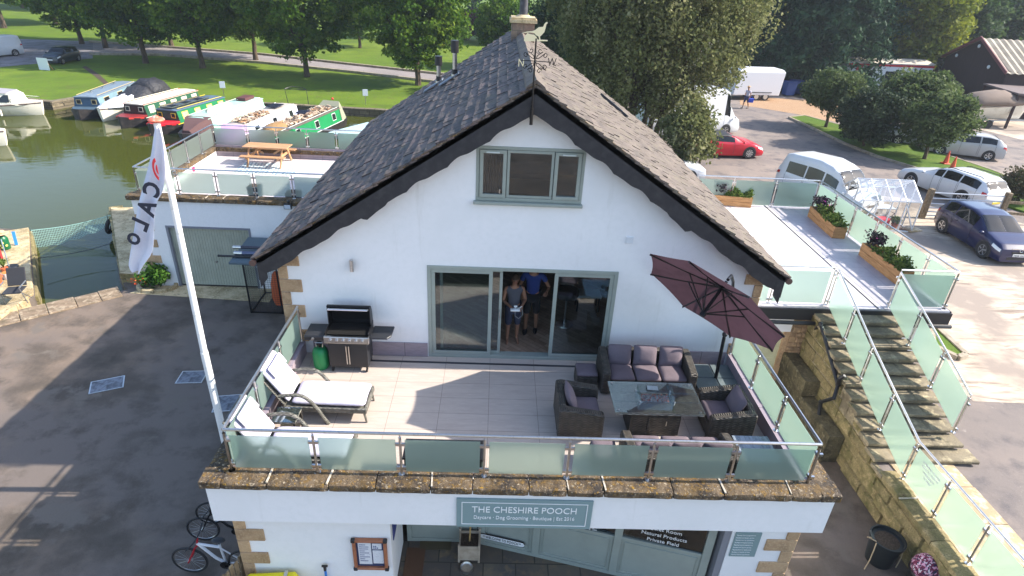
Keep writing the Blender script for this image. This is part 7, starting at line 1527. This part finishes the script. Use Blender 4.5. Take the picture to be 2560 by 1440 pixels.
# ================= SMALL THINGS =================
def flowers(P,cols,size,parent,name='blooms',seed=1,asp=1.0):
    rng=np.random.default_rng(seed); V_,F_=leafset(np.array(P),.6,size,asp,rng); return np_mesh(name,V_,F_,leafmat('petal_'+'_'.join(str(int(c*100)) for c in cols[0]),cols,.2,.6),parent,rng.random(len(P)))
HERB=leafmat('herb_leaves',((.05,.10,.02),(.10,.17,.03),(.16,.22,.05),(.22,.27,.08)),.4)
DARKF=leafmat('purple_foliage',((.02,.015,.025),(.04,.025,.04),(.03,.045,.03)),.2)
def planter(label,p0,ax,L,Wd,H,seed):
    """p0: near bottom corner, ax: unit direction of the long side"""
    t=thing('wooden_planter',label,'planter',p0,math.atan2(ax.y,ax.x),'timber planters on the side terrace')
    m=MB(); nb_=2
    for k in range(nb_):
        z0,z1=H*k/nb_+.004,H*(k+1)/nb_-.004
        m.box(0,L,0,.04,z0,z1); m.box(0,L,Wd-.04,Wd,z0,z1); m.box(0,.04,.041,Wd-.041,z0,z1); m.box(L-.04,L,.041,Wd-.041,z0,z1)
    m.build('box',WOODL,t,bevel=.006); m=MB(); m.box(.04,L-.04,.04,Wd-.04,.02,H-.05); m.build('soil',SOIL,t)
    rng=np.random.default_rng(seed); n=1500; x=rng.random(n)*L*.72+L*.02; y=Wd*(.1+.8*rng.random(n)); hh=.16+.12*np.sin(x*9+seed)+.06; z=H-.03+rng.random(n)*np.maximum(.08,hh); x+=rng.normal(size=n)*.03; y+=rng.normal(size=n)*.05
    V_,F_=leafset(np.stack([x,y,z],1),.1,.045,2.4,rng); np_mesh('foliage',V_,F_,HERB,t,rng.random(n))
    n=420; x=L*(.84+.07*rng.normal(size=n)); y=Wd*(.5+.28*rng.normal(size=n)); z=H+.12+rng.random(n)*.30; V_,F_=leafset(np.stack([x,y,z],1),.1,.055,1.8,rng); np_mesh('dark_foliage',V_,F_,DARKF,t,rng.random(n))
    P=[(L*(.80+.12*rng.normal()),Wd*(.5+.2*rng.normal()),H+.18+rng.random()*.22) for _ in range(34)]; flowers(P,((.5,.05,.25),(.6,.2,.4),(.3,.03,.2)),.05,t,seed=seed,name='pink_flowers')
    P=[(L*(.62+.06*rng.normal()),Wd*(.35+.2*rng.normal()),H+.06+rng.random()*.12) for _ in range(60)]; flowers(P,((.45,.06,.05),(.55,.14,.10),(.3,.03,.03)),.045,t,seed=seed+1,name='red_flowers')
    return t
a,b=at(2079,596,z=0),at(2018,541,z=0); d=(b-a).normalized(); planter('middle timber flower planter along the outer glass railing',a,d,(b-a).length,-.42 if False else .42,.40,3).location=a+Vector((d.y,-d.x,0))*.42
a,b=at(2238,712,z=0),at(2145,637,z=0); d=(b-a).normalized(); planter('nearest timber flower planter, beside the top of the stairs',a,d,(b-a).length,.42,.42,5).location=a+Vector((d.y,-d.x,0))*.42
a,b=at(1877,520,z=0),at(1782,512,z=0); d=(b-a).normalized(); planter('farthest timber flower planter against the back glass railing',a,d,(b-a).length,.42,.38,8).location=a+Vector((d.y,-d.x,0))*.42
# picnic table and rug on the left terrace
LFZ=LF
p=at(672,412,z=LFZ); pt=thing('picnic_table','orange pine picnic bench with built-in seats on the garage roof terrace','picnic table',(p.x,p.y+.15,LFZ),R(-2)); PINE=mat('pine_orange',rgb((190,148,108)),.6,layers=((3,rgb((170,124,82)),.42,.66,6,(.5,5,1)),)); hl=.86
m=MB()
for k in range(5): m.box(-hl,hl,-.35+k*.142,-.35+k*.142+.13,.70,.735)
m.build('tabletop',PINE,pt,bevel=.004)
for s in (-1,1):
    m=MB(); 
    for k in range(2): m.box(-hl,hl,s*.62+k*.13-.13,s*.62+k*.13-.01,.42,.455)
    m.build('seat',PINE,pt,bevel=.004)
    for e in (-1,1): m=MB(); m.bar((e*(hl-.22),s*.22,.70),(e*(hl-.22),s*.62,0),.04,.09); m.build('leg',PINE,pt)
for e in (-1,1): m=MB(); m.bar((e*(hl-.26),-.74,.39),(e*(hl-.26),.74,.39),.04,.09); m.bar((e*(hl-.26),0,.66),(e*.2,0,.40),.04,.07); m.build('cross_beam',PINE,pt)
RUG=grid_mat('rug_pattern',rgb((60,110,140)),rgb((226,232,230)),.16,.10,.022,.9,.5,(),'xy',rgb((90,140,160)),0,rot=R(30))
a=at(672,415,z=LFZ); t=thing('outdoor_rug','blue and white patterned rug spread beneath the picnic bench','rug',(a.x+.1,a.y-.35,LFZ)); m=MB(); m.box(-1.12,1.12,-.72,.72,.003,.012); m.build('rug_sheet',RUG,t)
p=at(466,424,z=LFZ); t=thing('blue_flask','upright blue tube with white cap left on the roof terrace','toy',p); m=MB(); m.cyl((0,0,0),(0,0,.30),.05,None,12); m.build('tube',mat('toy_blue',(.01,.03,.25),.4),t,smooth=True); m=MB(); m.cyl((0,0,.3),(0,0,.34),.045,None,12); m.build('cap',PALE,t)
p=at(483,428,z=LFZ); t=thing('pink_bucket','small pink bucket beside the blue tube on the roof terrace','bucket',p); m=MB(); m.cyl((0,0,0),(0,0,.16),.07,.09,14); m.build('bucket_body',mat('toy_pink',(.7,.02,.12),.4),t,smooth=True)
PLG=mat('slate_planter',rgb((70,84,96)),.6)
for u,v,w_,h_,lb in ((672,474,.40,.55,'tall dark planter behind the third front glass panel of roof terrace'),(760,480,.46,.38,'wide grey planter behind the glass nearest the eave')):
    p=at(u,v,z=LFZ); t=thing('tub_planter',lb,'planter',(p.x,8.62,LFZ)); m=MB(); m.loft([[(-w_*.4,-w_*.4,0),(w_*.4,-w_*.4,0),(w_*.4,w_*.4,0),(-w_*.4,w_*.4,0)],[(-w_*.5,-w_*.5,h_),(w_*.5,-w_*.5,h_),(w_*.5,w_*.5,h_),(-w_*.5,w_*.5,h_)]]); m.build('tub',PLG,t,bevel=.02); m=MB(); m.box(-w_*.44,w_*.44,-w_*.44,w_*.44,h_,h_+.005); m.build('soil',SOIL,t)
# yard: manhole covers
MH_=mat('manhole_plate',rgb((128,132,140)),.6,.3,layers=((8,rgb((96,98,104)),.45,.6),(3,rgb((74,74,76)),.55,.7)))
for u,v,sx,sy,a,lb in ((268,962,.72,.5,25,'rusty patterned manhole cover furthest left in the yard'),(480,943,.62,.5,5,'pale manhole cover just left of the flagpole'),(572,1008,.62,.6,10,'manhole cover between flagpole and terrace railing')):
    p=at(u,v,z=G0); t=thing('manhole_cover',lb,'manhole cover',(p.x,p.y,G0),R(a),'manhole covers in the yard'); m=MB(); m.box(-sx/2,sx/2,-sy/2,sy/2,.004,.014); m.build('plate',MH_,t); m=MB(); frame_rect(m,-sx/2-.03,sx/2+.03,-sy/2-.03,sy/2+.03,-.012,-.002,.03); f=m.build('frame',STEEL,t); f.rotation_euler=(R(-90),0,0); f.location=(0,0,0)
# flower bed by the garage
p=at(392,722,z=G0); t=thing('flower_bed','leafy green bush with orange and red flowers in a stone bed by garage door','flower bed',(p.x,p.y+.1,G0)); m=MB(); pts=[(math.cos(R(a))*.62,math.sin(R(a))*.45) for a in range(0,360,40)]
for i in range(9): a_,b_=pts[i],pts[(i+1)%9]; m.bar((*a_,.06),(*b_,.06),.13,.16)
m.build('stone_edge',SANDST,t,bevel=.02); rng=np.random.default_rng(4); P,T,_c=crown_pts(34,60,(.5,.4,.42),.18,rng,.1); P[:,2]+=.5; V_,F_=leafset(P,.2,.06,1.8,rng); np_mesh('foliage',V_,F_,leafmat('bright_foliage',((.03,.09,.015),(.06,.15,.02),(.10,.20,.03)),.4),t,T)
flowers([(-.42+rng.normal()*.16,-.28+rng.normal()*.1,.32+rng.random()*.2) for _ in range(38)],((.7,.06,.02),(.8,.2,.05),(.6,.02,.02)),.055,t,seed=3,name='red_flowers')
flowers([(-.3+rng.normal()*.03,.0+rng.normal()*.03,.86+rng.random()*.06) for _ in range(14)],((.75,.75,.75),(.8,.78,.7)),.05,t,seed=4,name='white_flower')
# dog pen beside the house
CX0,CX1,CY0,CY1=-7.72,-5.4,6.2,7.5; cg=thing('dog_pen','black wire-mesh dog pen with a sheet roof beside the garage door','pen',(CX0,CY0,G0)); W_=CX1-CX0; D_=CY1-CY0; Hh=1.72
m=MB()
for x in (0,1.0,W_):
    for y in (0,D_): m.bar((x,y,0),(x,y,Hh),.04)
for z in (.03,Hh): m.bar((0,0,z),(W_,0,z),.04); m.bar((0,D_,z),(W_,D_,z),.04); m.bar((0,0,z),(0,D_,z),.04); m.bar((W_,0,z),(W_,D_,z),.04)
m.build('frame',BLKMETAL,cg); m=MB()
for k in range(1,int(W_/.075)): m.bar((k*.075,0,.04),(k*.075,0,Hh),.005)
for k in range(1,int(Hh/.075)): m.bar((0,0,k*.075),(W_,0,k*.075),.005); m.bar((0,0,k*.075),(0,D_,k*.075),.005)
for k in range(1,int(D_/.075)): m.bar((0,k*.075,.04),(0,k*.075,Hh),.005)
m.build('wire_mesh',mat('dark_wire',(.03,.03,.032),.5,.4),cg); m=MB(); m.loft([[(-.35,-.15,Hh+.06),(W_+.1,-.15,Hh+.06),(W_+.1,-.15,Hh+.12),(-.35,-.15,Hh+.12)],[(-.35,D_+.2,Hh+.2),(W_+.1,D_+.2,Hh+.2),(W_+.1,D_+.2,Hh+.26),(-.35,D_+.2,Hh+.26)]]); m.build('roof_sheet',mat('pen_roof',rgb((84,100,108)),.6),cg)
t=thing('orange_jacket','crumpled orange waterproof hanging inside the dog pen','jacket',(CX0+.85,CY0+.35,G0)); m=MB(); m.loft([[(math.cos(R(a))*r*(1+.15*math.sin(R(a*3)+z*4)),math.sin(R(a))*r*.6,z) for a in range(0,360,24)] for r,z in ((.20,.15),(.26,.45),(.20,.9),(.13,1.25),(.05,1.35))]); m.build('cloth',mat('jacket_orange',(.50,.10,.03),.7,bump=(6,.8,.05)),t,smooth=True)
for i,(dx,l,y,z,r,mt,lb) in enumerate(((-.75,1.9,.15,.20,.035,BLACK,'thin pole sticking out furthest left on the pen roof'),(-.30,1.6,.30,.25,.06,mat('foil_wrap',(.10,.12,.2),.35,.3),'thicker foil-wrapped tube on the pen roof'),(-.42,1.7,.55,.33,.05,mat('tube_dark',(.03,.03,.05),.4),'dark tube behind the foil-wrapped one on the pen roof'))):
    t=thing('roof_pole',lb,'pole',(CX0+dx,CY0+y,G0+Hh+z)); m=MB(); m.cyl((0,0,0),(l,0,0),r,None,10); m.build('tube',mt,t,smooth=True); m=MB(); m.cyl((-.03,0,0),(.22 if i else .01,0,0),r*1.08,None,10); m.build('end_wrap',STEEL if i else BLACK,t,smooth=True)
t=thing('storage_crate','dark green crate with a straw-coloured sheet stacked behind poles on the pen roof','crate',(CX0+1.0,CY0+1.0,G0+Hh+.27)); m=MB(); m.box(-.4,.6,-.2,.5,0,.3); m.build('crate_body',mat('crate_dark',(.03,.045,.04),.7),t); m=MB(); m.box(-.35,.4,-.25,-.201,.02,.14); m.build('straw_sheet',mat('straw_sheet',rgb((170,146,84)),.8),t)
# left quay things
QZ=G0+.1; q=at(15,622,z=QZ); SQ=Vector((q.x,q.y,QZ))
t=thing('milk_churn','green milk churn painted with yellow daisies on the stone quay','milk churn',SQ); m=MB(); m.lathe([(.15,0),(.17,.03),(.17,.40),(.15,.46),(.10,.52),(.10,.58),(.13,.62)],n=18); m.build('churn_body',mat('churn_green',rgb((20,96,60)),.4),t,smooth=True)
m=MB()
for a,z in ((-60,.3),(-95,.2),(-30,.18),(-75,.12)):
    c_=Vector((math.cos(R(a))*.172,math.sin(R(a))*.172,z)); n_=Vector((math.cos(R(a)),math.sin(R(a)),0)); m.cyl(c_,c_+n_*.004,.04,.04,8)
m.build('daisies',mat('daisy_yellow',(.8,.7,.15),.6),t)
t=thing('straw_hat','straw sun hat resting on top of the green churn','hat',SQ+Vector((.02,0,.60))); m=MB(); m.cyl((0,0,.02),(0,0,.035),.24,.22,20); m.ball((.03,0,.07),(.11,.11,.08),14,8); m.build('hat_body',mat('straw',(.6,.42,.25)),t,smooth=True)
q=at(32,618,z=QZ); t=thing('blue_board','narrow bright blue board leaning beside the green churn','board',(q.x,q.y+.2,QZ)); m=MB(); m.bar((0,0,0),(-.05,.12,.5),.10,.03); m.build('plank',mat('board_blue',rgb((60,140,210)),.5),t)
q=at(36,765,z=QZ); t=thing('folding_chair','black folding garden chair on the stone quay','chair',(q.x-.05,q.y+.25,QZ),R(14)); BF=mat('black_fabric',(.03,.03,.035),.8)
m=MB(); m.box(-.26,.26,-.24,.26,.40,.44); m.build('seat',BF,t,bevel=.015); m=MB(); m.T=TM((0,.24,.42))@RXm(-24); m.box(-.26,.26,0,.04,.04,.62); m.build('backrest',BF,t,bevel=.015)
m=MB()
for s in (-1,1): m.tube([(s*.30,-.26,.62),(s*.30,.2,.64)],.02,6); m.tube([(s*.29,-.26,.62),(s*.29,-.1,0)],.014,6); m.tube([(s*.28,.25,0),(s*.28,-.2,.42),(s*.28,-.26,.62)],.014,6)
m.build('frame',mat('chair_grey',(.25,.26,.28),.4,.5),t,smooth=True)
q=at(22,697,z=QZ); t=thing('plant_bucket','white bucket of orange soil between grass tuft and black chair','bucket',(q.x,q.y,QZ)); m=MB(); m.cyl((0,0,0),(0,0,.24),.12,.15,18); m.build('bucket_body',PALE,t,smooth=True); m=MB(); m.cyl((0,0,.241),(0,0,.25),.14,.14,18); m.build('compost',mat('orange_compost',rgb((196,124,60)),.9),t)
q=at(6,705,z=QZ); t=thing('terracotta_pot','terracotta pot cut by the left edge beside white bucket','pot',(q.x-.05,q.y-.1,QZ)); m=MB(); m.lathe([(.10,0),(.15,.22),(.17,.22),(.17,.27),(.14,.27)],n=18); m.build('pot_body',mat('terracotta',rgb((190,100,60)),.8),t,smooth=True)
q=at(8,682,z=QZ); t=thing('grass_tuft','bright green ornamental grass in a pot on the quay','plant',(q.x,q.y+.1,QZ)); m=MB(); m.cyl((0,0,0),(0,0,.15),.1,.12,12); m.build('pot_body',mat('terracotta',(0,0,0)),t); rng=np.random.default_rng(9); m=MB()
for i in range(160): a=rng.random()*6.28; l=.2+.2*rng.random(); e=Vector((math.cos(a)*l*.8,math.sin(a)*l*.8,.15+l*.6)); w_=Vector((-math.sin(a),math.cos(a),0))*.007; mid=Vector((e.x*.45,e.y*.45,.22+l*.6)); m.add([Vector((0,0,.14))-w_,Vector((0,0,.14))+w_,mid+w_,mid-w_,e],[(0,1,2,3),(3,2,4)])
m.build('blades',HERB,t)
q=at(22,668,z=QZ); t=thing('parasol_stand','round black weighted base with a grey pole leaning on the quay','stand',(q.x+.1,q.y,QZ)); m=MB(); m.cyl((0,0,0),(0,0,.05),.22,.20,22); m.build('base',BLACK,t,smooth=True); m=MB(); m.cyl((-.08,0,.05),(-.22,.25,.95),.02,None,8); m.build('pole',GALV,t)
q=at(4,650,z=QZ); t=thing('red_post','red painted post with yellow flowers tied to it at the left edge','post',(q.x,q.y,QZ)); m=MB(); m.bar((0,0,0),(0,.05,.8),.09,.09); m.build('timber',mat('post_red',(.35,.03,.03),.6),t); flowers([(rng.normal()*.05,-.05+rng.normal()*.03,.62+rng.normal()*.05) for _ in range(16)],((.8,.6,.02),(.8,.7,.1)),.05,t,seed=8,name='yellow_flowers')
# net across the dock, tyre fender
na=at(78,576,z=QZ); nb9=at(276,538,z=-2.40); t=thing('dock_net','pale green netting strung across the dock from quay to pier','net',na); m=MB(); n=52
A=Vector((0,0,0)); Bv=nb9-na
for k in range(n+1):
    p=A.lerp(Bv,k/n); sag=-.10*math.sin(math.pi*k/n); dpt=.62*(1-.6*k/n)+.12*math.sin(k*.5)*.3; m.bar(p+Vector((0,0,sag)),p+Vector((.12,-.25,sag-dpt-.08)),.008)
for j in range(9):
    pts=[]
    for k in range(0,n+1,2): p=A.lerp(Bv,k/n); sag=-.10*math.sin(math.pi*k/n); dpt=.62*(1-.6*k/n)+.12*math.sin(k*.5)*.3; f=j/8; pts.append(p+Vector((.12*f,-.25*f,sag-(dpt+.08)*f)))
    m.tube(pts,.014 if j==0 else .005,4)
m.build('netting',mat('net_green',rgb((150,190,180)),.7),t)
r1=at(92,722,z=QZ); r2=at(300,575,z=-2.5)
t=thing('dock_rope','thin dark rope stretched over the dock water','rope',at(95,645,z=G0)); o_=at(95,645,z=G0); e_=at(288,605,z=-2.75); m=MB(); m.tube([Vector((0,0,0))]+[(e_-o_)*f+Vector((0,0,-.10*math.sin(math.pi*f))) for f in (.2,.4,.6,.8,1)],.012,5); m.build('rope_strand',BLACK,t)
p=at(274,566,z=-2.85); t=thing('tyre_fender','black tyre fender hanging on the pier corner above the water','tyre',p); m=MB(); m.tube([(.0+math.cos(R(a))*.06,math.sin(R(a))*.20,math.cos(R(a))*.26) for a in range(0,360,30)],.08,8,0,True); m.build('tyre_ring',TYRE,t,smooth=True); m=MB(); m.tube([(0,0,.28),(0,.05,.52)],.012,5); m.build('hanging_rope',BLACK,t)
# bicycles leaning by the shop corner
def bike(label,uv,frame_m,fork_m,rz,wheel_uv_z=.33,scale=1.0):
    p=at(*uv,z=G0+.33*scale); t=thing('bicycle',label,'bicycle',(p.x,p.y,G0),R(rz),'bicycles at the shop corner'); t.scale=(scale,)*3
    for nm,x in (('wheel',0),('wheel',1.02)):
        m=MB(); m.tube([(x+math.cos(R(a))*.31,0,.33+math.sin(R(a))*.31) for a in range(0,360,15)],.022,7,0,True); wl_=m.build(nm,TYRE,t,smooth=True)
        m=MB(); m.tube([(x+math.cos(R(a))*.285,0,.33+math.sin(R(a))*.285) for a in range(0,360,15)],.009,5,0,True)
        for k in range(14): a=R(k*360/14); m.bar((x,.0,.33),(x+math.cos(a)*.285,0,.33+math.sin(a)*.285),.003)
        m.cyl((x,-.05,.33),(x,.05,.33),.022,None,8); m.build('rim',STEEL,wl_)
    m=MB(); m.tube([(.22,0,.80),(.50,0,.42),(.66,0,.30)],.026,7); m.tube([(.22,0,.78),(.62,0,.72)],.024,7); m.tube([(.62,0,.80),(.66,0,.30)],.022,7); m.tube([(.66,0,.30),(1.02,0,.33)],.016,6); m.tube([(.62,0,.70),(1.02,0,.33)],.014,6); m.build('frame',frame_m,t,smooth=True)
    m=MB(); m.tube([(.20,-.05,.74),(.0,-.055,.33)],.016,6); m.tube([(.20,.05,.74),(.0,.055,.33)],.016,6); m.tube([(.21,0,.72),(.25,0,.92)],.018,6); m.build('fork',fork_m,t,smooth=True)
    m=MB(); m.tube([(.20,-.30,.96),(.24,-.1,.93),(.24,.1,.93),(.20,.30,.96)],.014,6); m.build('handlebar',BLACK,t,smooth=True); m=MB(); m.ball((.62,0,.90),(.13,.07,.035),12,6); m.cyl((.62,0,.78),(.62,0,.88),.014,None,6); m.build('saddle',BLACK,t,smooth=True)
    m=MB(); m.cyl((.66,-.05,.30),(.66,-.06,.30),.09,None,14); m.bar((.66,-.07,.30),(.80,-.07,.22),.02); m.build('crankset',BLKMETAL,t); return t
bike('white and red bicycle nearest the camera at the shop corner',(475,1400),mat('bike_white',(.65,.66,.68),.35),mat('bike_red',(.40,.01,.02),.35),-2)
bike('dark bicycle in the middle of the three by the shop wall',(508,1322),BLKMETAL,BLKMETAL,2,scale=.95)
bike('bicycle with an orange disc wheel furthest from camera under the fascia',(528,1282),mat('bike_orange',(.35,.06,.03),.5),BLKMETAL,6,scale=.9)
# yellow grit bin, wooden trough, blue pipe
p=Vector((-3.62,-3.98,G0)); t=thing('grit_bin','bright yellow lidded bin with silver stripe below the left shop pier','bin',p,R(4)); YM=mat('bin_yellow',(.72,.62,.01),.45); m=MB(); m.loft([[(-.36,-.22,0),(.36,-.22,0),(.36,.22,0),(-.36,.22,0)],[(-.42,-.27,.55),(.42,-.27,.55),(.42,.27,.55),(-.42,.27,.55)]]); m.build('bin_body',YM,t,bevel=.03); m=MB(); m.loft([[(-.46,-.31,.55),(.46,-.31,.55),(.46,.31,.55),(-.46,.31,.55)],[(-.40,-.2,.72),(.40,-.2,.72),(.40,.28,.76),(-.40,.28,.76)]]); m.build('lid',YM,t,bevel=.03); m=MB(); m.bar((.24,-.33,.57),(.24,-.19,.735),.06,.02); m.bar((.24,-.19,.735),(.24,.28,.77),.06,.012); m.build('silver_stripe',STEEL,t)
p=Vector((-4.32,-3.80,G0)); t=thing('timber_trellis','short weathered slatted timber screen at the left shop corner','screen',p,R(70)); m=MB()
for k in range(6): m.box(-.3+k*.105,-.3+k*.105+.085,-.012,.012,.0,.92+.04*(k%2))
m.build('slats',OLDW,t,bevel=.004); m=MB(); m.box(-.31,.32,.013,.04,.2,.28); m.box(-.31,.32,.013,.04,.7,.78); m.build('cross_rails',OLDW,t)
q=at(812,1418,y=-3.66); t=thing('water_tap','blue water pipe with a black tap on the left shop pier','tap',(q.x,-3.66,G0)); m=MB(); m.cyl((0,0,0),(0,0,q.z-G0-.08),.022,None,8); m.build('pipe',mat('pipe_blue',(.03,.2,.6),.5),t,smooth=True); m=MB(); m.bar((0,-.0,q.z-G0-.08),(0,0,q.z-G0+.03),.04); m.bar((-.05,0,q.z-G0+.03),(.05,0,q.z-G0+.03),.03); m.build('tap_head',BLACK,t)
# blue sign on the pier return
t=thing('return_sign','narrow navy sign on the side of the left pier at the porch','sign',(-1.575,-3.25,-1.15)); m=MB(); m.box(0,.012,-.2,.2,-.35,.35); m.build('panel',mat('navy_sign',(.03,.04,.2),.5),t)
# porch objects
p=at(1172,1408,z=G0+.012); t=thing('porch_planter','beige wooden planter with small standard tree inside the shop porch','planter',(p.x,p.y+.22,G0+.012)); BEI=mat('beige_timber',rgb((176,160,140)),.7,layers=((6,rgb((156,140,120)),.45,.65),))
m=MB(); w_=.19
m.box(-w_,w_,-w_,-w_+.02,.04,.42); m.box(-w_,w_,w_-.02,w_,.04,.42); m.box(-w_,-w_+.02,-w_+.02,w_-.02,.04,.42); m.box(w_-.02,w_,-w_+.02,w_-.02,.04,.42); m.build('box',BEI,t)
for a in (-1,1):
    for b_ in (-1,1): m=MB(); m.box(a*w_-.02,a*w_+.02,b_*w_-.02,b_*w_+.02,0,.48); m.build('corner_post',BEI,t)
m=MB(); m.box(-w_+.02,w_-.02,-w_+.02,w_-.02,.1,.36); m.build('soil',SOIL,t); m=MB(); m.tube([(0,0,.36),(.01,0,.7),(0,.02,1.15)],.018,6); m.build('trunk',mat('pale_trunk',rgb((170,140,90)),.8),t); P,T,_c=crown_pts(16,60,(.2,.2,.18),.1,np.random.default_rng(2),.1); P[:,2]+=1.3; V_,F_=leafset(P,.2,.05,1.6); np_mesh('crown',V_,F_,OAKD,t,T)
p=at(1166,1421,z=G0+.012); t=thing('dog_bowl','round steel dog bowl on the flagstones in front of porch planter','bowl',p); m=MB(); m.lathe([(.13,0),(.12,.05),(.105,.055),(.085,.02),(.01,.015)],n=22); m.build('bowl_body',STEEL,t,smooth=True)
MATM=mat('door_mat',rgb((92,64,44)),.95,bump=(80,.8,.01)); MATG=mat('door_mat_olive',rgb((84,74,52)),.95,bump=(80,.8,.01))
for u,v,sx,sy,mt,lb in ((1090,1352,.62,.42,MATG,'olive-brown doormat against the porch door'),(1036,1405,.36,.62,MATM,'russet brown doormat lying along the left of the porch')):
    p=at(u,v,z=G0+.015); t=thing('doormat',lb,'doormat',p); m=MB(); m.box(-sx/2,sx/2,-sy/2,sy/2,0,.018); m.build('mat_sheet',mt,t)
# right passage: big pot and floral bag
p=Vector((7.92,-2.62,G0)); t=thing('large_pot','tall black plastic plant pot of bare soil beneath the retaining wall','pot',p); m=MB(); m.lathe([(.24,0),(.30,.56),(.325,.57),(.325,.63),(.30,.63),(.29,.56)],n=26); m.build('pot_body',mat('pot_black',(.014,.018,.02),.45),t,smooth=True); m=MB(); m.lathe([(.285,.54),(.2,.57),(.02,.58)],n=20); m.build('soil',SOIL,t,smooth=True); m=MB(); m.tube([(-.3,-.12,.62),(-.36,-.2,.45),(-.33,-.18,.2),(-.42,-.25,.02)],.012,5); m.tube([(-.3,-.1,.64),(-.42,-.02,.66),(-.38,.05,.58),(-.3,.0,.62)],.011,5); m.tube([(.28,-.12,.60),(.25,-.2,.3),(.22,-.22,.05)],.011,5); m.build('cord',mat('pale_cord',rgb((170,150,120)),.8),t,smooth=True)
FLOR=mat('floral_fabric',(.16,.015,.05),.8,layers=((16,(.60,.30,.42),.52,.56,1),(22,(.02,.02,.06),.55,.60,1),(19,(.62,.55,.58),.60,.63,1)),bump=(4,.5,.05))
p=at(2318,1432,z=G0+.35); p.z=G0; t=thing('floral_bag','burgundy floral fabric bag in a dark tub beside the retaining wall','bag',p); m=MB(); m.lathe([(.24,0),(.30,.34),(.32,.35),(.30,.37)],n=20); m.build('tub',BLACK,t,smooth=True); m=MB(); m.ball((-.04,.0,.50),(.30,.26,.26),16,10); m.ball((.20,-.2,.42),(.20,.18,.17),14,8); m.build('fabric',FLOR,t,smooth=True)
# greenhouse contents
g0=Vector((ghc.x-2.45,ghc.y,G1))
t=thing('red_mower','red garden machine box standing inside the greenhouse','machine',g0+Vector((1.35,.45,.02)),R(12)); m=MB(); m.box(-.26,.26,-.2,.2,0,.42); m.build('casing',mat('machine_red',(.65,.03,.05),.4),t,bevel=.06,seg=2); m=MB(); m.box(-.16,.10,-.215,-.201,.04,.24); m.build('label_panel',mat('label_teal',rgb((150,200,200)),.5),t); m=MB(); m.tube([(.2,.1,.40),(.42,.2,.62),(.42,-.1,.62),(.2,-.1,.40)],.015,6); m.build('handle',BLACK,t)
TER=MATS['terracotta']
for i,(dx,dy,dz,sc,lb) in enumerate(((.45,1.45,.59,1,'terracotta bowl on the greenhouse shelf'),(1.9,.35,.02,.9,'terracotta pot with white-flowered plant in the greenhouse corner'),(.55,.5,.02,1.1,'green leafy pot on the greenhouse floor, left'),(1.5,1.5,.59,.8,'small dark plant pot on the greenhouse shelf, right'))):
    t=thing('plant_pot',lb,'pot',g0+Vector((dx,dy,dz)),0,'pots in the greenhouse'); t.scale=(sc,)*3; m=MB(); m.lathe([(.10,0),(.15,.18),(.17,.18),(.17,.23),(.14,.23)],n=16); m.build('pot_body',TER if i!=3 else BLACK,t,smooth=True)
    if i: rng=np.random.default_rng(i); P,T,_c=crown_pts(14,40,(.2,.2,.2),.1,rng,.1); P[:,2]+=.4; V_,F_=leafset(P,.2,.06,1.6,rng); np_mesh('foliage',V_,F_,HERB,t,T)
    if i==1: flowers([(rng.normal()*.1,rng.normal()*.1,.45+rng.normal()*.1) for _ in range(20)],((.75,.75,.75),(.8,.8,.7)),.05,t,seed=8,name='white_flowers')
# hatch at the base of the greenhouse: timber offcut
p=at(2262,590,z=G1); t=thing('paving_offcut','sandy stone slab lying beside the greenhouse corner','slab',(p.x+.7,p.y+.7,G1),R(20)); m=MB(); m.box(-.35,.35,-.25,.25,.005,.08); m.build('slab_block',SLABS,t,bevel=.02)
# etched notices on the stair railing
p=Vector((8.692,-2.0,G1+.62)); LT=mat('etched_brown',rgb((150,120,90)),.7)
MR=lambda y,z: Matrix.Translation((8.688,y,z))@Matrix.Rotation(R(-90),4,'Z')@Matrix.Rotation(R(90),4,'X')
gl=[o for o in bpy.data.objects if o.name.startswith('glass_balustrade') and 'left side of the staircase' in o.get('label','')][0]
inv=Matrix.Translation(-Vector(gl.location))
text('Marina Office',.16,inv@MR(-5.05,G1+.62),LT,gl,'lettering'); text('\u2190',.26,inv@MR(-5.05,G1+.30),TRIM,gl,'arrow')
for i,s in enumerate(('OPENING HOURS','MON TO FRIDAY','WEEKENDS','CLOSED')): text(s,.065,inv@MR(-2.05,G1+.80-i*.09),PALE,gl,'lettering')
# ================= AIR =================
m=MB(); m.box(-1000,1000,-80,1000,-6.5,26)
HZ=bpy.data.materials.new('haze_air'); HZ.use_nodes=True; HZ.node_tree.nodes.clear()
_o=HZ.node_tree.nodes.new('ShaderNodeOutputMaterial'); _v=HZ.node_tree.nodes.new('ShaderNodeVolumePrincipled'); _v.inputs['Color'].default_value=(.80,.88,1,1); _v.inputs['Density'].default_value=.00045; _v.inputs['Anisotropy'].default_value=.3; HZ.node_tree.links.new(_v.outputs[0],_o.inputs['Volume'])
o=m.build('haze',HZ); o['kind']='stuff'
